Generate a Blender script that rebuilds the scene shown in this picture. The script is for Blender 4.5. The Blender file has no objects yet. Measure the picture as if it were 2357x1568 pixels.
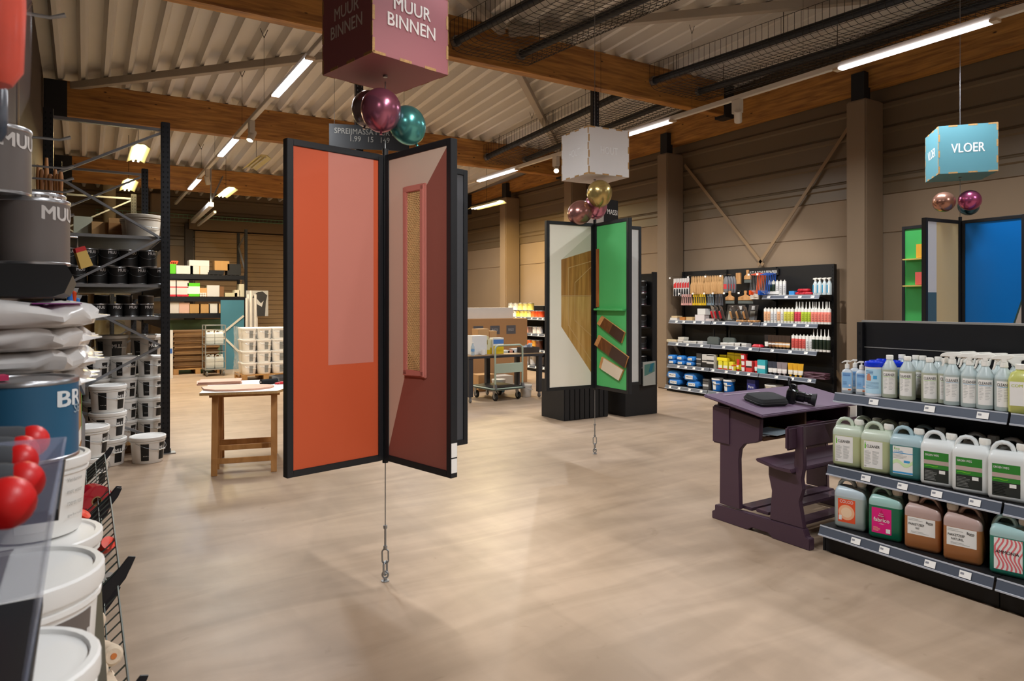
import bpy, bmesh, math, random
from mathutils import Vector, Matrix
random.seed(7)
PI = math.pi
S = bpy.context.scene
COL = S.collection
# ------------------------------------------------------------------ camera
F = 1571.0                                  # focal length in pixels of the 2357 px frame
YAW = math.atan(982.5 / F)                  # the aisles run 32 degrees left of the view axis
SN, CS = math.sin(YAW), math.cos(YAW)
EYE, HOR, CXP = 1.5, 699.0, 1178.5
cam = bpy.data.cameras.new('camera'); camo = bpy.data.objects.new('camera', cam); COL.objects.link(camo)
camo.location = (0, 0, EYE); camo.rotation_euler = (PI/2, 0, -YAW)
cam.sensor_width = 36; cam.lens = F / 2357 * 36; cam.shift_y = -(784 - HOR) / 2357
cam.clip_start = 0.02; cam.clip_end = 100
cam.dof.use_dof = True; cam.dof.focus_distance = 5.5; cam.dof.aperture_fstop = 6.3
S.camera = camo
# ------------------------------------------------------------------ world, exposure
S.view_settings.view_transform = 'Standard'; S.view_settings.look = 'None'
S.view_settings.gamma = 1; S.view_settings.use_curve_mapping = False
S.view_settings.exposure = 0.45
w = bpy.data.worlds.new('world'); S.world = w; w.use_nodes = True
w.node_tree.nodes['Background'].inputs[0].default_value = (1, .86, .7, 1)
w.node_tree.nodes['Background'].inputs[1].default_value = 0.05
S.cycles.max_bounces = 8; S.cycles.diffuse_bounces = 4; S.cycles.glossy_bounces = 3
S.cycles.transmission_bounces = 5; S.cycles.transparent_max_bounces = 8
S.cycles.caustics_reflective = False; S.cycles.caustics_refractive = False
S.cycles.sample_clamp_indirect = 4
# ------------------------------------------------------------------ measuring helpers
def c2w(a, d): return (a*CS + d*SN, -a*SN + d*CS)            # lateral, depth -> world X, Y
def R_(px): return (px - CXP) / F
def flr(px, py, z=0.0):                                      # where a sight line meets height z
    d = (EYE - z) * F / (py - HOR); return c2w(R_(px)*d, d)
def onX(px, X):                                              # Y where a sight line meets plane X
    r = R_(px); d = X / (r*CS + SN); return d*(CS - r*SN)
def onY(px, Y):
    r = R_(px); d = Y / (CS - r*SN); return d*(r*CS + SN)
def dep(X, Y): return X*SN + Y*CS
def zat(py, d): return EYE + (HOR - py) / F * d
def zX(px, py, X): r = R_(px); return zat(py, X / (r*CS + SN))
# ------------------------------------------------------------------ materials
def lin(h):
    if isinstance(h, str):
        h = tuple(int(h[i:i+2], 16)/255 for i in (0, 2, 4))
    return tuple((c/12.92 if c <= .04045 else ((c+.055)/1.055)**2.4) for c in h)
MATS = {}
def M(name, col='808080', rough=.5, metal=0.0, var=.05, scale=6.0, bump=0.0, sss=0.0, coat=0.0, trans=0.0, emit=None, estr=0, stretch=None, alpha=1.0, ior=1.45):
    if name in MATS: return MATS[name]
    m = bpy.data.materials.new(name); m.use_nodes = True; nt = m.node_tree; b = nt.nodes['Principled BSDF']
    c = lin(col)
    tc = nt.nodes.new('ShaderNodeTexCoord'); nz = nt.nodes.new('ShaderNodeTexNoise'); nz.inputs['Scale'].default_value = scale
    nz.inputs['Detail'].default_value = 3
    if stretch:
        mp = nt.nodes.new('ShaderNodeMapping'); mp.inputs['Scale'].default_value = stretch
        nt.links.new(tc.outputs['Object'], mp.inputs[0]); nt.links.new(mp.outputs[0], nz.inputs['Vector'])
    else: nt.links.new(tc.outputs['Object'], nz.inputs['Vector'])
    mx = nt.nodes.new('ShaderNodeMix'); mx.data_type = 'RGBA'
    mx.inputs[6].default_value = tuple(max(0, x*(1-var)) for x in c) + (1,)
    mx.inputs[7].default_value = tuple(min(1, x*(1+var)) for x in c) + (1,)
    nt.links.new(nz.outputs['Fac'], mx.inputs[0]); nt.links.new(mx.outputs[2], b.inputs['Base Color'])
    b.inputs['Roughness'].default_value = rough; b.inputs['Metallic'].default_value = metal
    b.inputs['IOR'].default_value = ior; b.inputs['Alpha'].default_value = alpha
    if sss: b.inputs['Subsurface Weight'].default_value = sss; b.inputs['Subsurface Radius'].default_value = (.03, .03, .03)
    if coat: b.inputs['Coat Weight'].default_value = coat
    if trans: b.inputs['Transmission Weight'].default_value = trans
    if emit: b.inputs['Emission Color'].default_value = lin(emit) + (1,); b.inputs['Emission Strength'].default_value = estr
    if bump:
        bp = nt.nodes.new('ShaderNodeBump'); bp.inputs['Strength'].default_value = bump; bp.inputs['Distance'].default_value = .01
        nt.links.new(nz.outputs['Fac'], bp.inputs['Height']); nt.links.new(bp.outputs[0], b.inputs['Normal'])
    MATS[name] = m; return m
def wood(name, c1, c2, stretch, scale=3.0, rough=.55, knots=False):
    if name in MATS: return MATS[name]
    m = bpy.data.materials.new(name); m.use_nodes = True; nt = m.node_tree; b = nt.nodes['Principled BSDF']; L = nt.links.new
    tc = nt.nodes.new('ShaderNodeTexCoord'); mp = nt.nodes.new('ShaderNodeMapping'); mp.inputs['Scale'].default_value = stretch
    L(tc.outputs['Object'], mp.inputs[0])
    nz = nt.nodes.new('ShaderNodeTexNoise'); nz.inputs['Scale'].default_value = scale; nz.inputs['Detail'].default_value = 6; nz.inputs['Distortion'].default_value = .6
    L(mp.outputs[0], nz.inputs['Vector'])
    cr = nt.nodes.new('ShaderNodeValToRGB'); cr.color_ramp.elements[0].position = .32; cr.color_ramp.elements[1].position = .68
    cr.color_ramp.elements[0].color = lin(c2) + (1,); cr.color_ramp.elements[1].color = lin(c1) + (1,)
    L(nz.outputs['Fac'], cr.inputs[0]); out = cr.outputs[0]
    if knots:
        v = nt.nodes.new('ShaderNodeTexVoronoi'); v.inputs['Scale'].default_value = 3.4
        mp2 = nt.nodes.new('ShaderNodeMapping'); mp2.inputs['Scale'].default_value = (1, 1, 2.2); L(tc.outputs['Object'], mp2.inputs[0]); L(mp2.outputs[0], v.inputs['Vector'])
        r2 = nt.nodes.new('ShaderNodeValToRGB'); r2.color_ramp.elements[0].position = .045; r2.color_ramp.elements[1].position = .10
        r2.color_ramp.elements[0].color = (1, 1, 1, 1); r2.color_ramp.elements[1].color = (0, 0, 0, 1)
        L(v.outputs['Distance'], r2.inputs[0])
        mx = nt.nodes.new('ShaderNodeMix'); mx.data_type = 'RGBA'; mx.inputs[7].default_value = lin('3a1c08') + (1,)
        L(out, mx.inputs[6]); L(r2.outputs[0], mx.inputs[0]); out = mx.outputs[2]
    L(out, b.inputs['Base Color']); b.inputs['Roughness'].default_value = rough
    MATS[name] = m; return m
# ------------------------------------------------------------------ mesh builder
class MB:
    def __init__(s): s.v = []; s.f = []; s.m = []; s.s = []
    def add(s, vs, fs, m=0, sm=False, T=None):
        o = len(s.v)
        if T is not None: vs = [tuple(T @ Vector(p)) for p in vs]
        s.v += [tuple(p) for p in vs]; s.f += [tuple(i+o for i in f) for f in fs]
        s.m += [m]*len(fs); s.s += [sm]*len(fs); return s
    def box(s, x0, x1, y0, y1, z0, z1, m=0, T=None):
        v = [(x, y, z) for z in (z0, z1) for y in (y0, y1) for x in (x0, x1)]
        return s.add(v, [(0,2,3,1),(4,5,7,6),(0,1,5,4),(2,6,7,3),(0,4,6,2),(1,3,7,5)], m, False, T)
    def bar(s, p, q, w, h, m=0, up=(0,0,1)):                       # box beam from p to q
        p, q = Vector(p), Vector(q); z = (q-p); L = z.length; z.normalize()
        u = Vector(up)
        if abs(u.dot(z)) > .98: u = Vector((1,0,0))
        x = u.cross(z).normalized(); y = z.cross(x)
        T = Matrix((( x.x, y.x, z.x, p.x), (x.y, y.y, z.y, p.y), (x.z, y.z, z.z, p.z), (0,0,0,1)))
        return s.box(-w/2, w/2, -h/2, h/2, 0, L, m, T)
    def lathe(s, prof, n=24, c=(0,0,0), m=0, T=None, sm=True, a0=0, a1=2*PI):
        full = abs(a1-a0-2*PI) < 1e-6; k = n if full else n+1
        ms = m if isinstance(m, (list, tuple)) else [m]*(len(prof)-1)
        vs = []
        for r, z in prof:
            for i in range(k):
                a = a0 + (a1-a0)*i/n; vs.append((c[0]+r*math.cos(a), c[1]+r*math.sin(a), c[2]+z))
        for j in range(len(prof)-1):
            fs = []
            for i in range(n):
                i2 = (i+1) % k if full else i+1
                A, B, C_, D = j*k+i, j*k+i2, (j+1)*k+i2, (j+1)*k+i
                if prof[j][0] < 1e-6: fs.append((A, C_, D))
                elif prof[j+1][0] < 1e-6: fs.append((A, B, C_))
                else: fs.append((A, B, C_, D))
            if j == 0: s.add(vs, fs, ms[0], sm, T); o = len(s.v)-len(vs)
            else:
                s.f += [tuple(q+o for q in f) for f in fs]; s.m += [ms[j]]*len(fs); s.s += [sm]*len(fs)
        return s
    def cyl(s, c, r, h, n=20, m=0, r2=None, T=None):
        r2 = r if r2 is None else r2
        return s.lathe([(0,0),(r,0),(r,1e-4),(r2,h-1e-4),(r2,h),(0,h)], n, c, m, T)
    def tube(s, pts, r, n=8, m=0, closed=False, sm=True, T=None):
        P = [Vector(p) for p in pts]; N = len(P); vs = []; up = Vector((0,0,1)); px = None
        for i in range(N):
            t = (P[(i+1) % N]-P[i-1]) if closed else (P[min(i+1, N-1)]-P[max(i-1, 0)])
            t.normalize()
            if px is None: x = up.cross(t) if abs(t.z) < .95 else Vector((1,0,0)).cross(t)
            else: x = px - t*px.dot(t)
            if x.length < 1e-6: x = Vector((1,0,0))
            x.normalize(); y = t.cross(x); px = x
            rr = r[i] if isinstance(r, (list, tuple)) else r
            for k in range(n):
                a = 2*PI*k/n; q = P[i]+x*math.cos(a)*rr+y*math.sin(a)*rr; vs.append(tuple(q))
        fs = []
        for i in range(N if closed else N-1):
            j = (i+1) % N
            for k in range(n): fs.append((i*n+k, i*n+(k+1) % n, j*n+(k+1) % n, j*n+k))
        if not closed: fs += [tuple(range(n))[::-1], tuple((N-1)*n+k for k in range(n))]
        return s.add(vs, fs, m, sm, T)
    def prism(s, poly, ax, a0, a1, m=0, T=None, sm=False):                # poly in the other two axes
        def p3(p, a): return {'x': (a, p[0], p[1]), 'y': (p[0], a, p[1]), 'z': (p[0], p[1], a)}[ax]
        n = len(poly); vs = [p3(p, a0) for p in poly]+[p3(p, a1) for p in poly]
        fs = [(i, (i+1) % n, n+(i+1) % n, n+i) for i in range(n)]
        s.add(vs, fs, m, sm, T); o = len(s.v)-2*n
        s.f += [tuple(o+i for i in range(n))[::-1], tuple(o+n+i for i in range(n))]; s.m += [m, m]; s.s += [False, False]; return s
    def loft(s, secs, m=0, sm=True, cap=True, T=None):                  # secs: loops of equal count
        n = len(secs[0]); vs = [p for q in secs for p in q]; ms = m if isinstance(m, list) else [m]*(len(secs)-1)
        s.add(vs, [], 0, sm, T); o = len(s.v)-len(vs)
        for j in range(len(secs)-1):
            for i in range(n):
                s.f.append((o+j*n+i, o+j*n+(i+1) % n, o+(j+1)*n+(i+1) % n, o+(j+1)*n+i)); s.m.append(ms[j]); s.s.append(sm)
        if cap:
            s.f += [tuple(o+i for i in range(n))[::-1], tuple(o+(len(secs)-1)*n+i for i in range(n))]; s.m += [ms[0], ms[-1]]; s.s += [False, False]
        return s
    def ball(s, c, rx, ry=None, rz=None, n=20, m=0, T=None):
        ry = rx if ry is None else ry; rz = rx if rz is None else rz; k = n//2; vs = []; fs = []
        for j in range(k+1):
            t = PI*j/k
            for i in range(n):
                a = 2*PI*i/n; vs.append((c[0]+rx*math.sin(t)*math.cos(a), c[1]+ry*math.sin(t)*math.sin(a), c[2]-rz*math.cos(t)))
        for j in range(k):
            for i in range(n):
                A, B, C_, D = j*n+i, j*n+(i+1) % n, (j+1)*n+(i+1) % n, (j+1)*n+i
                fs.append((A, C_, D) if j == 0 else ((A, B, C_) if j == k-1 else (A, B, C_, D)))
        return s.add(vs, fs, m, True, T)
    def quad(s, a, b, c, d, m=0): return s.add([a, b, c, d], [(0,1,2,3)], m)
    def text(s, t, h, T, m=0, width=None, bold=.0, cyl=None, depth=0.0):
        vs, fs, bw, bh = text_mesh(t); k = h/bh; kx = k if width is None else width/bw; b = bold*.5
        for j, (sx, sz) in enumerate(((0, 0), (-b, b*.5), (b, -b*.5)) if bold else ((0, 0),)):
            P = []
            for x, y in vs:
                x, y = (x+sx)*kx, (y+sz)*k
                if cyl: c = cyl+j*.00012; P.append((c*math.sin(x/c), -c*math.cos(x/c), y))
                else: P.append((x, -j*.00012, y))
            s.add(P, fs, m, False, T)
        return s
    def build(s, name, mats, parent=None, bevel=0, loc=None, rot=None, recalc=True):
        me = bpy.data.meshes.new(name); me.from_pydata(s.v, [], s.f)
        if not isinstance(mats, (list, tuple)): mats = [mats]
        for x in mats: me.materials.append(x)
        me.polygons.foreach_set('material_index', s.m); me.polygons.foreach_set('use_smooth', s.s)
        if bevel or recalc:
            bm = bmesh.new(); bm.from_mesh(me)
            bmesh.ops.remove_doubles(bm, verts=bm.verts, dist=1e-6) if bevel else None
            if recalc: bmesh.ops.recalc_face_normals(bm, faces=bm.faces)
            if bevel:
                ed = [e for e in bm.edges if len(e.link_faces) == 2 and e.calc_face_angle() > .6]
                bmesh.ops.bevel(bm, geom=ed, offset=bevel, segments=2, affect='EDGES', clamp_overlap=True)
            bm.to_mesh(me); bm.free()
        if any(s.s): me.set_sharp_from_angle(angle=.65)
        o = bpy.data.objects.new(name, me); COL.objects.link(o)
        if parent: o.parent = parent
        if loc: o.location = loc
        if rot is not None: o.rotation_euler = (0, 0, rot) if not isinstance(rot, (tuple, list)) else rot
        return o
_TX = {}
def text_mesh(t, bold=0.0):
    key = (t, bold)
    if key in _TX: return _TX[key]
    cu = bpy.data.curves.new('t', 'FONT'); cu.body = t; cu.align_x = 'CENTER'; cu.size = 1; cu.offset = bold; cu.resolution_u = 3
    cu.space_line = .95
    o = bpy.data.objects.new('t', cu); COL.objects.link(o)
    dg = bpy.context.evaluated_depsgraph_get(); dg.update(); me = bpy.data.meshes.new_from_object(o.evaluated_get(dg))
    vs = [(v.co.x, v.co.y) for v in me.vertices]; fs = [tuple(p.vertices) for p in me.polygons]
    bpy.data.objects.remove(o); bpy.data.curves.remove(cu); bpy.data.meshes.remove(me)
    x0, x1 = min(v[0] for v in vs), max(v[0] for v in vs); y0, y1 = min(v[1] for v in vs), max(v[1] for v in vs)
    vs = [(x-(x0+x1)/2, y-(y0+y1)/2) for x, y in vs]; _TX[key] = (vs, fs, x1-x0, y1-y0); return _TX[key]
def Tr(x=0, y=0, z=0, rz=0, rx=0, ry=0):
    return Matrix.Translation((x, y, z)) @ Matrix.Rotation(rz, 4, 'Z') @ Matrix.Rotation(ry, 4, 'Y') @ Matrix.Rotation(rx, 4, 'X')
def rrect(w, d, r, z, cx=0, cy=0, k=4):
    out = []
    for sx, sy, a0 in ((1,1,0), (-1,1,PI/2), (-1,-1,PI), (1,-1,3*PI/2)):
        for i in range(k+1):
            a = a0 + PI/2*i/k; out.append((cx+sx*(w/2-r)+r*math.cos(a), cy+sy*(d/2-r)+r*math.sin(a), z))
    return out
# ------------------------------------------------------------------ scene tree helpers
def tag(o, label, cat, group=None):
    o['label'] = label; o['category'] = cat
    if group: o['group'] = group
    return o
def thing(name, label, cat, loc=(0,0,0), rz=0, group=None):
    o = bpy.data.objects.new(name, None); COL.objects.link(o); o.empty_display_size = .05
    o.location = loc; o.rotation_euler = (0, 0, rz); return tag(o, label, cat, group)
def struct(o): o['kind'] = 'structure'; return o
def dup(root, loc, rz=None, label=None, group=None):
    r = root.copy(); COL.objects.link(r); r.location = loc
    if rz is not None: r.rotation_euler = (0, 0, rz)
    if label: r['label'] = label
    if group: r['group'] = group
    for ch in list(root.children):
        c = ch.copy(); COL.objects.link(c); c.parent = r
        for g in list(ch.children):
            q = g.copy(); COL.objects.link(q); q.parent = c
    return r
ORD = ['first', 'second', 'third', 'fourth', 'fifth', 'sixth', 'seventh', 'eighth', 'ninth', 'tenth', 'eleventh', 'twelfth', 'thirteenth', 'fourteenth', 'fifteenth', 'sixteenth', 'seventeenth', 'eighteenth', 'nineteenth', 'twentieth', 'twenty-first', 'twenty-second', 'twenty-third', 'twenty-fourth']
PROTO = {}
def stock(key, maker, loc, rz, label, group=None):                 # first call builds, the others copy
    if key not in PROTO:
        o = maker(); PROTO[key] = o
        o.location = loc; o.rotation_euler = (0, 0, rz); o['label'] = label
        if group: o['group'] = group
        return o
    return dup(PROTO[key], loc, rz, label, group)
def area(name, loc, sx, sy, power, col, rot=(0,0,0), spread=PI):
    l = bpy.data.lights.new(name, 'AREA'); l.shape = 'RECTANGLE'; l.size = sx; l.size_y = sy; l.energy = power; l.color = col; l.spread = spread
    o = bpy.data.objects.new(name, l); COL.objects.link(o); o.location = loc; o.rotation_euler = rot; return o
def spot(name, loc, tgt, power, col, ang=50, blend=.6, size=.04):
    l = bpy.data.lights.new(name, 'SPOT'); l.energy = power; l.color = col; l.spot_size = math.radians(ang); l.spot_blend = blend; l.shadow_soft_size = size
    o = bpy.data.objects.new(name, l); COL.objects.link(o); o.location = loc
    o.rotation_euler = (Vector(tgt)-Vector(loc)).to_track_quat('-Z', 'Y').to_euler(); return o
# common materials
BLK = M('black_powder_coat', '141416', .45, var=.15)
BLK2 = M('matte_black_paint', '1b1b1d', .6, var=.12)
STEEL = M('galvanised_steel', '9a9da0', .35, .85, var=.15, scale=20)
WHT = M('white_plastic', 'eeebe6', .4, var=.03)
WIRE = M('dark_wire', '2a2724', .5, .3)
PAPER = M('paper_white', 'ece9e4', .6)
INK = M('ink_black', '161616', .6)
CARD = M('cardboard_brown', 'a07c54', .85, var=.08, scale=12)
TAN = M('honeycomb_edge', 'b58e5c', .85, var=.45, scale=90)
CHROME = M('chromed_wire', 'c8c8c8', .2, 1.0)
# ================================================================== THE SETTING
XL, XR, YB, YF = -.52, 9.05, 19.0, -8.0
def deckz(y): return 5.0 + .0644*(7.45-y)
def floor_mat():
    m = bpy.data.materials.new('polished_beige_concrete'); m.use_nodes = True; nt = m.node_tree; b = nt.nodes['Principled BSDF']; L = nt.links.new
    tc = nt.nodes.new('ShaderNodeTexCoord'); out = None
    def noise(scale, st, det=4, dist=0):
        mp = nt.nodes.new('ShaderNodeMapping'); mp.inputs['Scale'].default_value = st; L(tc.outputs['Object'], mp.inputs[0])
        n = nt.nodes.new('ShaderNodeTexNoise'); n.inputs['Scale'].default_value = scale; n.inputs['Detail'].default_value = det; n.inputs['Distortion'].default_value = dist
        L(mp.outputs[0], n.inputs['Vector']); return n.outputs['Fac']
    def ramp(f, p0, c0, p1, c1):
        r = nt.nodes.new('ShaderNodeValToRGB'); r.color_ramp.elements[0].position = p0; r.color_ramp.elements[1].position = p1
        r.color_ramp.elements[0].color = c0+(1,); r.color_ramp.elements[1].color = c1+(1,); L(f, r.inputs[0]); return r.outputs[0]
    def mul(a, c):
        x = nt.nodes.new('ShaderNodeMix'); x.data_type = 'RGBA'; x.blend_type = 'MULTIPLY'; x.inputs[0].default_value = 1; L(a, x.inputs[6]); L(c, x.inputs[7]); return x.outputs[2]
    base = ramp(noise(.7, (1, 1, 1), 5, .5), .3, lin('9d8671'), .7, lin('af9882'))
    st = ramp(noise(1.6, (.5, 2.2, 1), 6, 1.2), .35, (.84,.83,.81), .62, (1.06,1.06,1.06))
    st2 = ramp(noise(5, (1.5, .4, 1), 5, .8), .35, (.95,.95,.95), .7, (1.03,1.03,1.03))
    c = mul(mul(base, st), st2)
    # dark scuffs
    sc = ramp(noise(3.2, (1, 1.6, 1), 8, 2.0), .66, (1,1,1), .76, (.82,.80,.77)); c = mul(c, sc)
    L(c, b.inputs['Base Color'])
    rr = nt.nodes.new('ShaderNodeMapRange'); rr.inputs['To Min'].default_value = .32; rr.inputs['To Max'].default_value = .5
    L(noise(3, (1, 1, 1)), rr.inputs['Value']); L(rr.outputs[0], b.inputs['Roughness']); b.inputs['Specular IOR Level'].default_value = .35
    return m
FLOOR = floor_mat()
WALLC = M('brown_concrete', '8c7862', .85, var=.06, scale=1.5, bump=.1)
SIDE = M('brown_steel_siding', '6c5c47', .45, .0, var=.05, scale=1.2)
DECK = M('offwhite_steel_deck', 'dcd8d0', .5, .0, var=.07, scale=1.5)
GLU = wood('glulam_pine', 'bf8842', '85562a', (.5, 3, 6), 4.0, .5, True)
GLU2 = wood('glulam_pine_side', 'bf8842', '85562a', (3, .5, 6), 4.0, .5, True)
struct(MB().box(XL, XR+.3, YF, YB+.3, -.1, 0).build('floor', FLOOR))
def wall_profile(top):
    p = [(0, 0)]; z = 0
    for zz in (1.22, 2.44): p += [(0, zz-.012), (-.015, zz), (0, zz+.012)]
    p += [(0, 2.95), (.02, 2.96)]
    z = 2.97
    while z < top-.35:
        p += [(.02, z), (.02, z+.13), (.045, z+.15), (.045, z+.20), (.02, z+.22), (.02, z+.225), (.008, z+.235), (.02, z+.245), (.02, z+.30)]; z += .33
    p += [(.02, top)]
    return p
def sweep_wall(name, horiz, top, a0, a1, sgn, mat):
    # profile offset pushes out of the wall toward the room
    pr = wall_profile(top); m = MB()
    for (o1, z1), (o2, z2) in zip(pr, pr[1:]):
        k = 0 if max(z1, z2) <= 2.955 else 1
        if horiz == 'Y': m.quad((sgn(o1), a0, z1), (sgn(o1), a1, z1), (sgn(o2), a1, z2), (sgn(o2), a0, z2), k)
        else: m.quad((a0, sgn(o1), z1), (a1, sgn(o1), z1), (a1, sgn(o2), z2), (a0, sgn(o2), z2), k)
    if horiz == 'Y': X = sgn(-.12); m.box(min(X, sgn(-.02)), max(X, sgn(-.02)), a0, a1, 0, top)
    else: X = sgn(-.12); m.box(a0, a1, min(X, sgn(-.02)), max(X, sgn(-.02)), 0, top)
    return struct(m.build(name, [WALLC, SIDE], recalc=False))
sweep_wall('wall_right', 'Y', 6.2, YF, YB, lambda o: XR-o, None)
sweep_wall('wall_back', 'X', 4.6, XL, XR, lambda o: YB-o, None)
struct(MB().box(XL-.15, XL, YF, YB, 0, 6.2).build('wall_left', M('left_wall_brown', '4a3c32', .85, var=.06)))
struct(MB().box(XL, XR, YF-.15, YF, 0, 6.2).build('wall_front', WALLC))
# corrugated roof deck, ribs run along the aisles, falling toward the back
m = MB(); pr = []; x = XL
while x < XR+.1:
    pr += [(x, .12), (x+.15, .12), (x+.19, .0), (x+.24, .0), (x+.28, .12)]; x += .28
ys = [YF, YB+.05]
for (x1, o1), (x2, o2) in zip(pr, pr[1:]):
    if x1 == x2: continue
    m.quad((x1, ys[0], deckz(ys[0])+o1), (x2, ys[0], deckz(ys[0])+o2), (x2, ys[1], deckz(ys[1])+o2), (x1, ys[1], deckz(ys[1])+o1))
m.add([(XL, YF, deckz(YF)+.16), (XR, YF, deckz(YF)+.16), (XR, YB+.05, deckz(YB+.05)+.16), (XL, YB+.05, deckz(YB+.05)+.16)], [(0,1,2,3)])
struct(m.build('ceiling', DECK, recalc=False))
# glulam beams: the frame of the roof, one object each
n = 0
for y in (-5.6, -1.25, 3.1, 7.45, 11.8, 16.15):
    n += 1; z1 = deckz(y)-.012; z0 = z1-.5
    b = struct(MB().box(-.3, 8.75, y-.08, y+.08, z0, z1).build('trim_%d' % n, GLU, bevel=.006))
    if y > 5:
        struct(MB().box(XL+.02, -.22, y-.1, y+.1, z0-.03, z1-.01).build('trim_%d' % (n+10), BLK2, bevel=.004))
        struct(MB().box(8.56, 8.76, y-.11, y+.11, z0-.04, z1-.02).build('trim_%d' % (n+20), BLK2, bevel=.004))
# eave beam along the right wall
m = MB(); yy = [YF+.01, 3.5, 16, YB-.02]
sec = [[(8.76, y, 4.42-.013*y), (8.98, y, 4.42-.013*y), (8.98, y, min(4.42-.013*y+.52, deckz(y)-.01)), (8.76, y, min(4.42-.013*y+.52, deckz(y)-.01))] for y in yy]
struct(m.loft(sec, sm=False).build('trim_9', GLU2))
# columns of the right wall
COLM = M('column_brown', '85715b', .8, var=.05, scale=2)
for k, (y0, y1) in enumerate(((1.5, 1.78), (5.09, 5.37), (8.67, 8.93), (11.43, 11.72), (14.07, 14.36), (17.0, 17.3))):
    struct(MB().box(8.62, 9.03, y0, y1, 0, 4.25-.012*y0).build('trim_%d' % (30+k), COLM, bevel=.02))
    struct(MB().box(8.66, 8.80, y0+.05, y1-.05, 4.25-.012*y0, 4.62-.013*y0).build('trim_%d' % (40+k), BLK2))
# wind bracing under the deck (white square tube) and on the right wall
WT = M('white_steel_tube', 'a89e90', .5)
for k, (p, q) in enumerate((((4.5, 7.5), (-.2, 11.8)), ((4.5, 7.5), (8.6, 11.75)), ((4.45, 7.35), (-.4, 4.35)), ((4.55, 7.35), (8.7, 3.9)))):
    struct(MB().bar((p[0], p[1], deckz(p[1])-.07), (q[0], q[1], deckz(q[1])-.07), .1, .1).build('trim_%d' % (50+k), WT, bevel=.004))
for k, (y0, z0, y1, z1) in enumerate(((8.6, 3.95, 6.95, 2.1), (5.5, 4.0, 7.05, 2.1), (8.6, .1, 7.15, 2.0), (5.4, .1, 6.85, 2.0))):
    struct(MB().bar((8.97, y0, z0), (8.97, y1, z1), .05, .008, up=(1,0,0)).build('trim_%d' % (60+k), M('brace_flat_brown', '8d7355', .6)))
# back wall: column, sectional door with frame and rails
struct(MB().box(1.35, 1.75, YB-.25, YB-.03, 0, 4.2).build('trim_70', COLM, bevel=.02))
m = MB(); z = 0
while z < 3.3:
    m.box(2.35, 7.9, YB-.16, YB-.11, z+.006, min(z+.118, 3.33)); z += .122
m.box(2.35, 7.9, YB-.13, YB-.07, 0, 3.33)
d1 = struct(m.build('door_1', M('door_brown', '8f7350', .6, var=.04)))
MB().box(5.2, 5.32, YB-.19, YB-.16, 1.05, 1.09).build('door_handle', BLK, d1)
struct(MB().box(2.12, 2.3, YB-.2, YB-.06, 0, 3.5).build('trim_71', M('dark_frame', '3b3026', .6)))
struct(MB().box(2.2, 8.0, YB-.3, YB-.06, 3.36, 3.62).build('trim_72', M('door_header', '6b563d', .6)))
# door rail hung from the roof
t = thing('door_rail', 'white overhead door rail hung near the back wall', 'rail', (2.28, 15.75, 3.5))
MB().bar((0, 0, .12), (0, 3.2, .05), .1, .09).build('rail', WHT, t)
MB().bar((.12, .3, .0), (.12, 3.2, -.04), .05, .05).build('lower_rail', WHT, t)
MB().bar((0, .05, .16), (0, .05, deckz(15.5)-3.5), .03, .02).build('hanger', STEEL, t)
MB().bar((0, .05, .16), (.35, .4, deckz(15.9)-3.5), .03, .02).build('hanger', STEEL, t)
# cable tray across the back wall
t = thing('cable_tray', 'green wire cable tray running across the top of back wall', 'cable tray', (0, 0, 0))
m = MB()
for z in (3.62, 3.70):
    m.tube([(0.2, YB-.4, z), (8.4, YB-.4, z)], .007, 5)
for i in range(80): m.tube([(.25+i*.1, YB-.4, 3.70), (.25+i*.1, YB-.4, 3.62), (.25+i*.1, YB-.28, 3.62)], .004, 4)
m.build('tray_wire', M('green_wire', '6f9a78', .5), t)
m = MB()
for k in (0, .1): m.tube([(1.15+k, YB-.35, 3.6), (1.15+k, YB-.35, 2.05)], .007, 5)
for i in range(24): m.tube([(1.15, YB-.35, 3.55-i*.06), (1.25, YB-.35, 3.55-i*.06)], .004, 4)
m.build('drop_wire', M('green_wire'), t)
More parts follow.
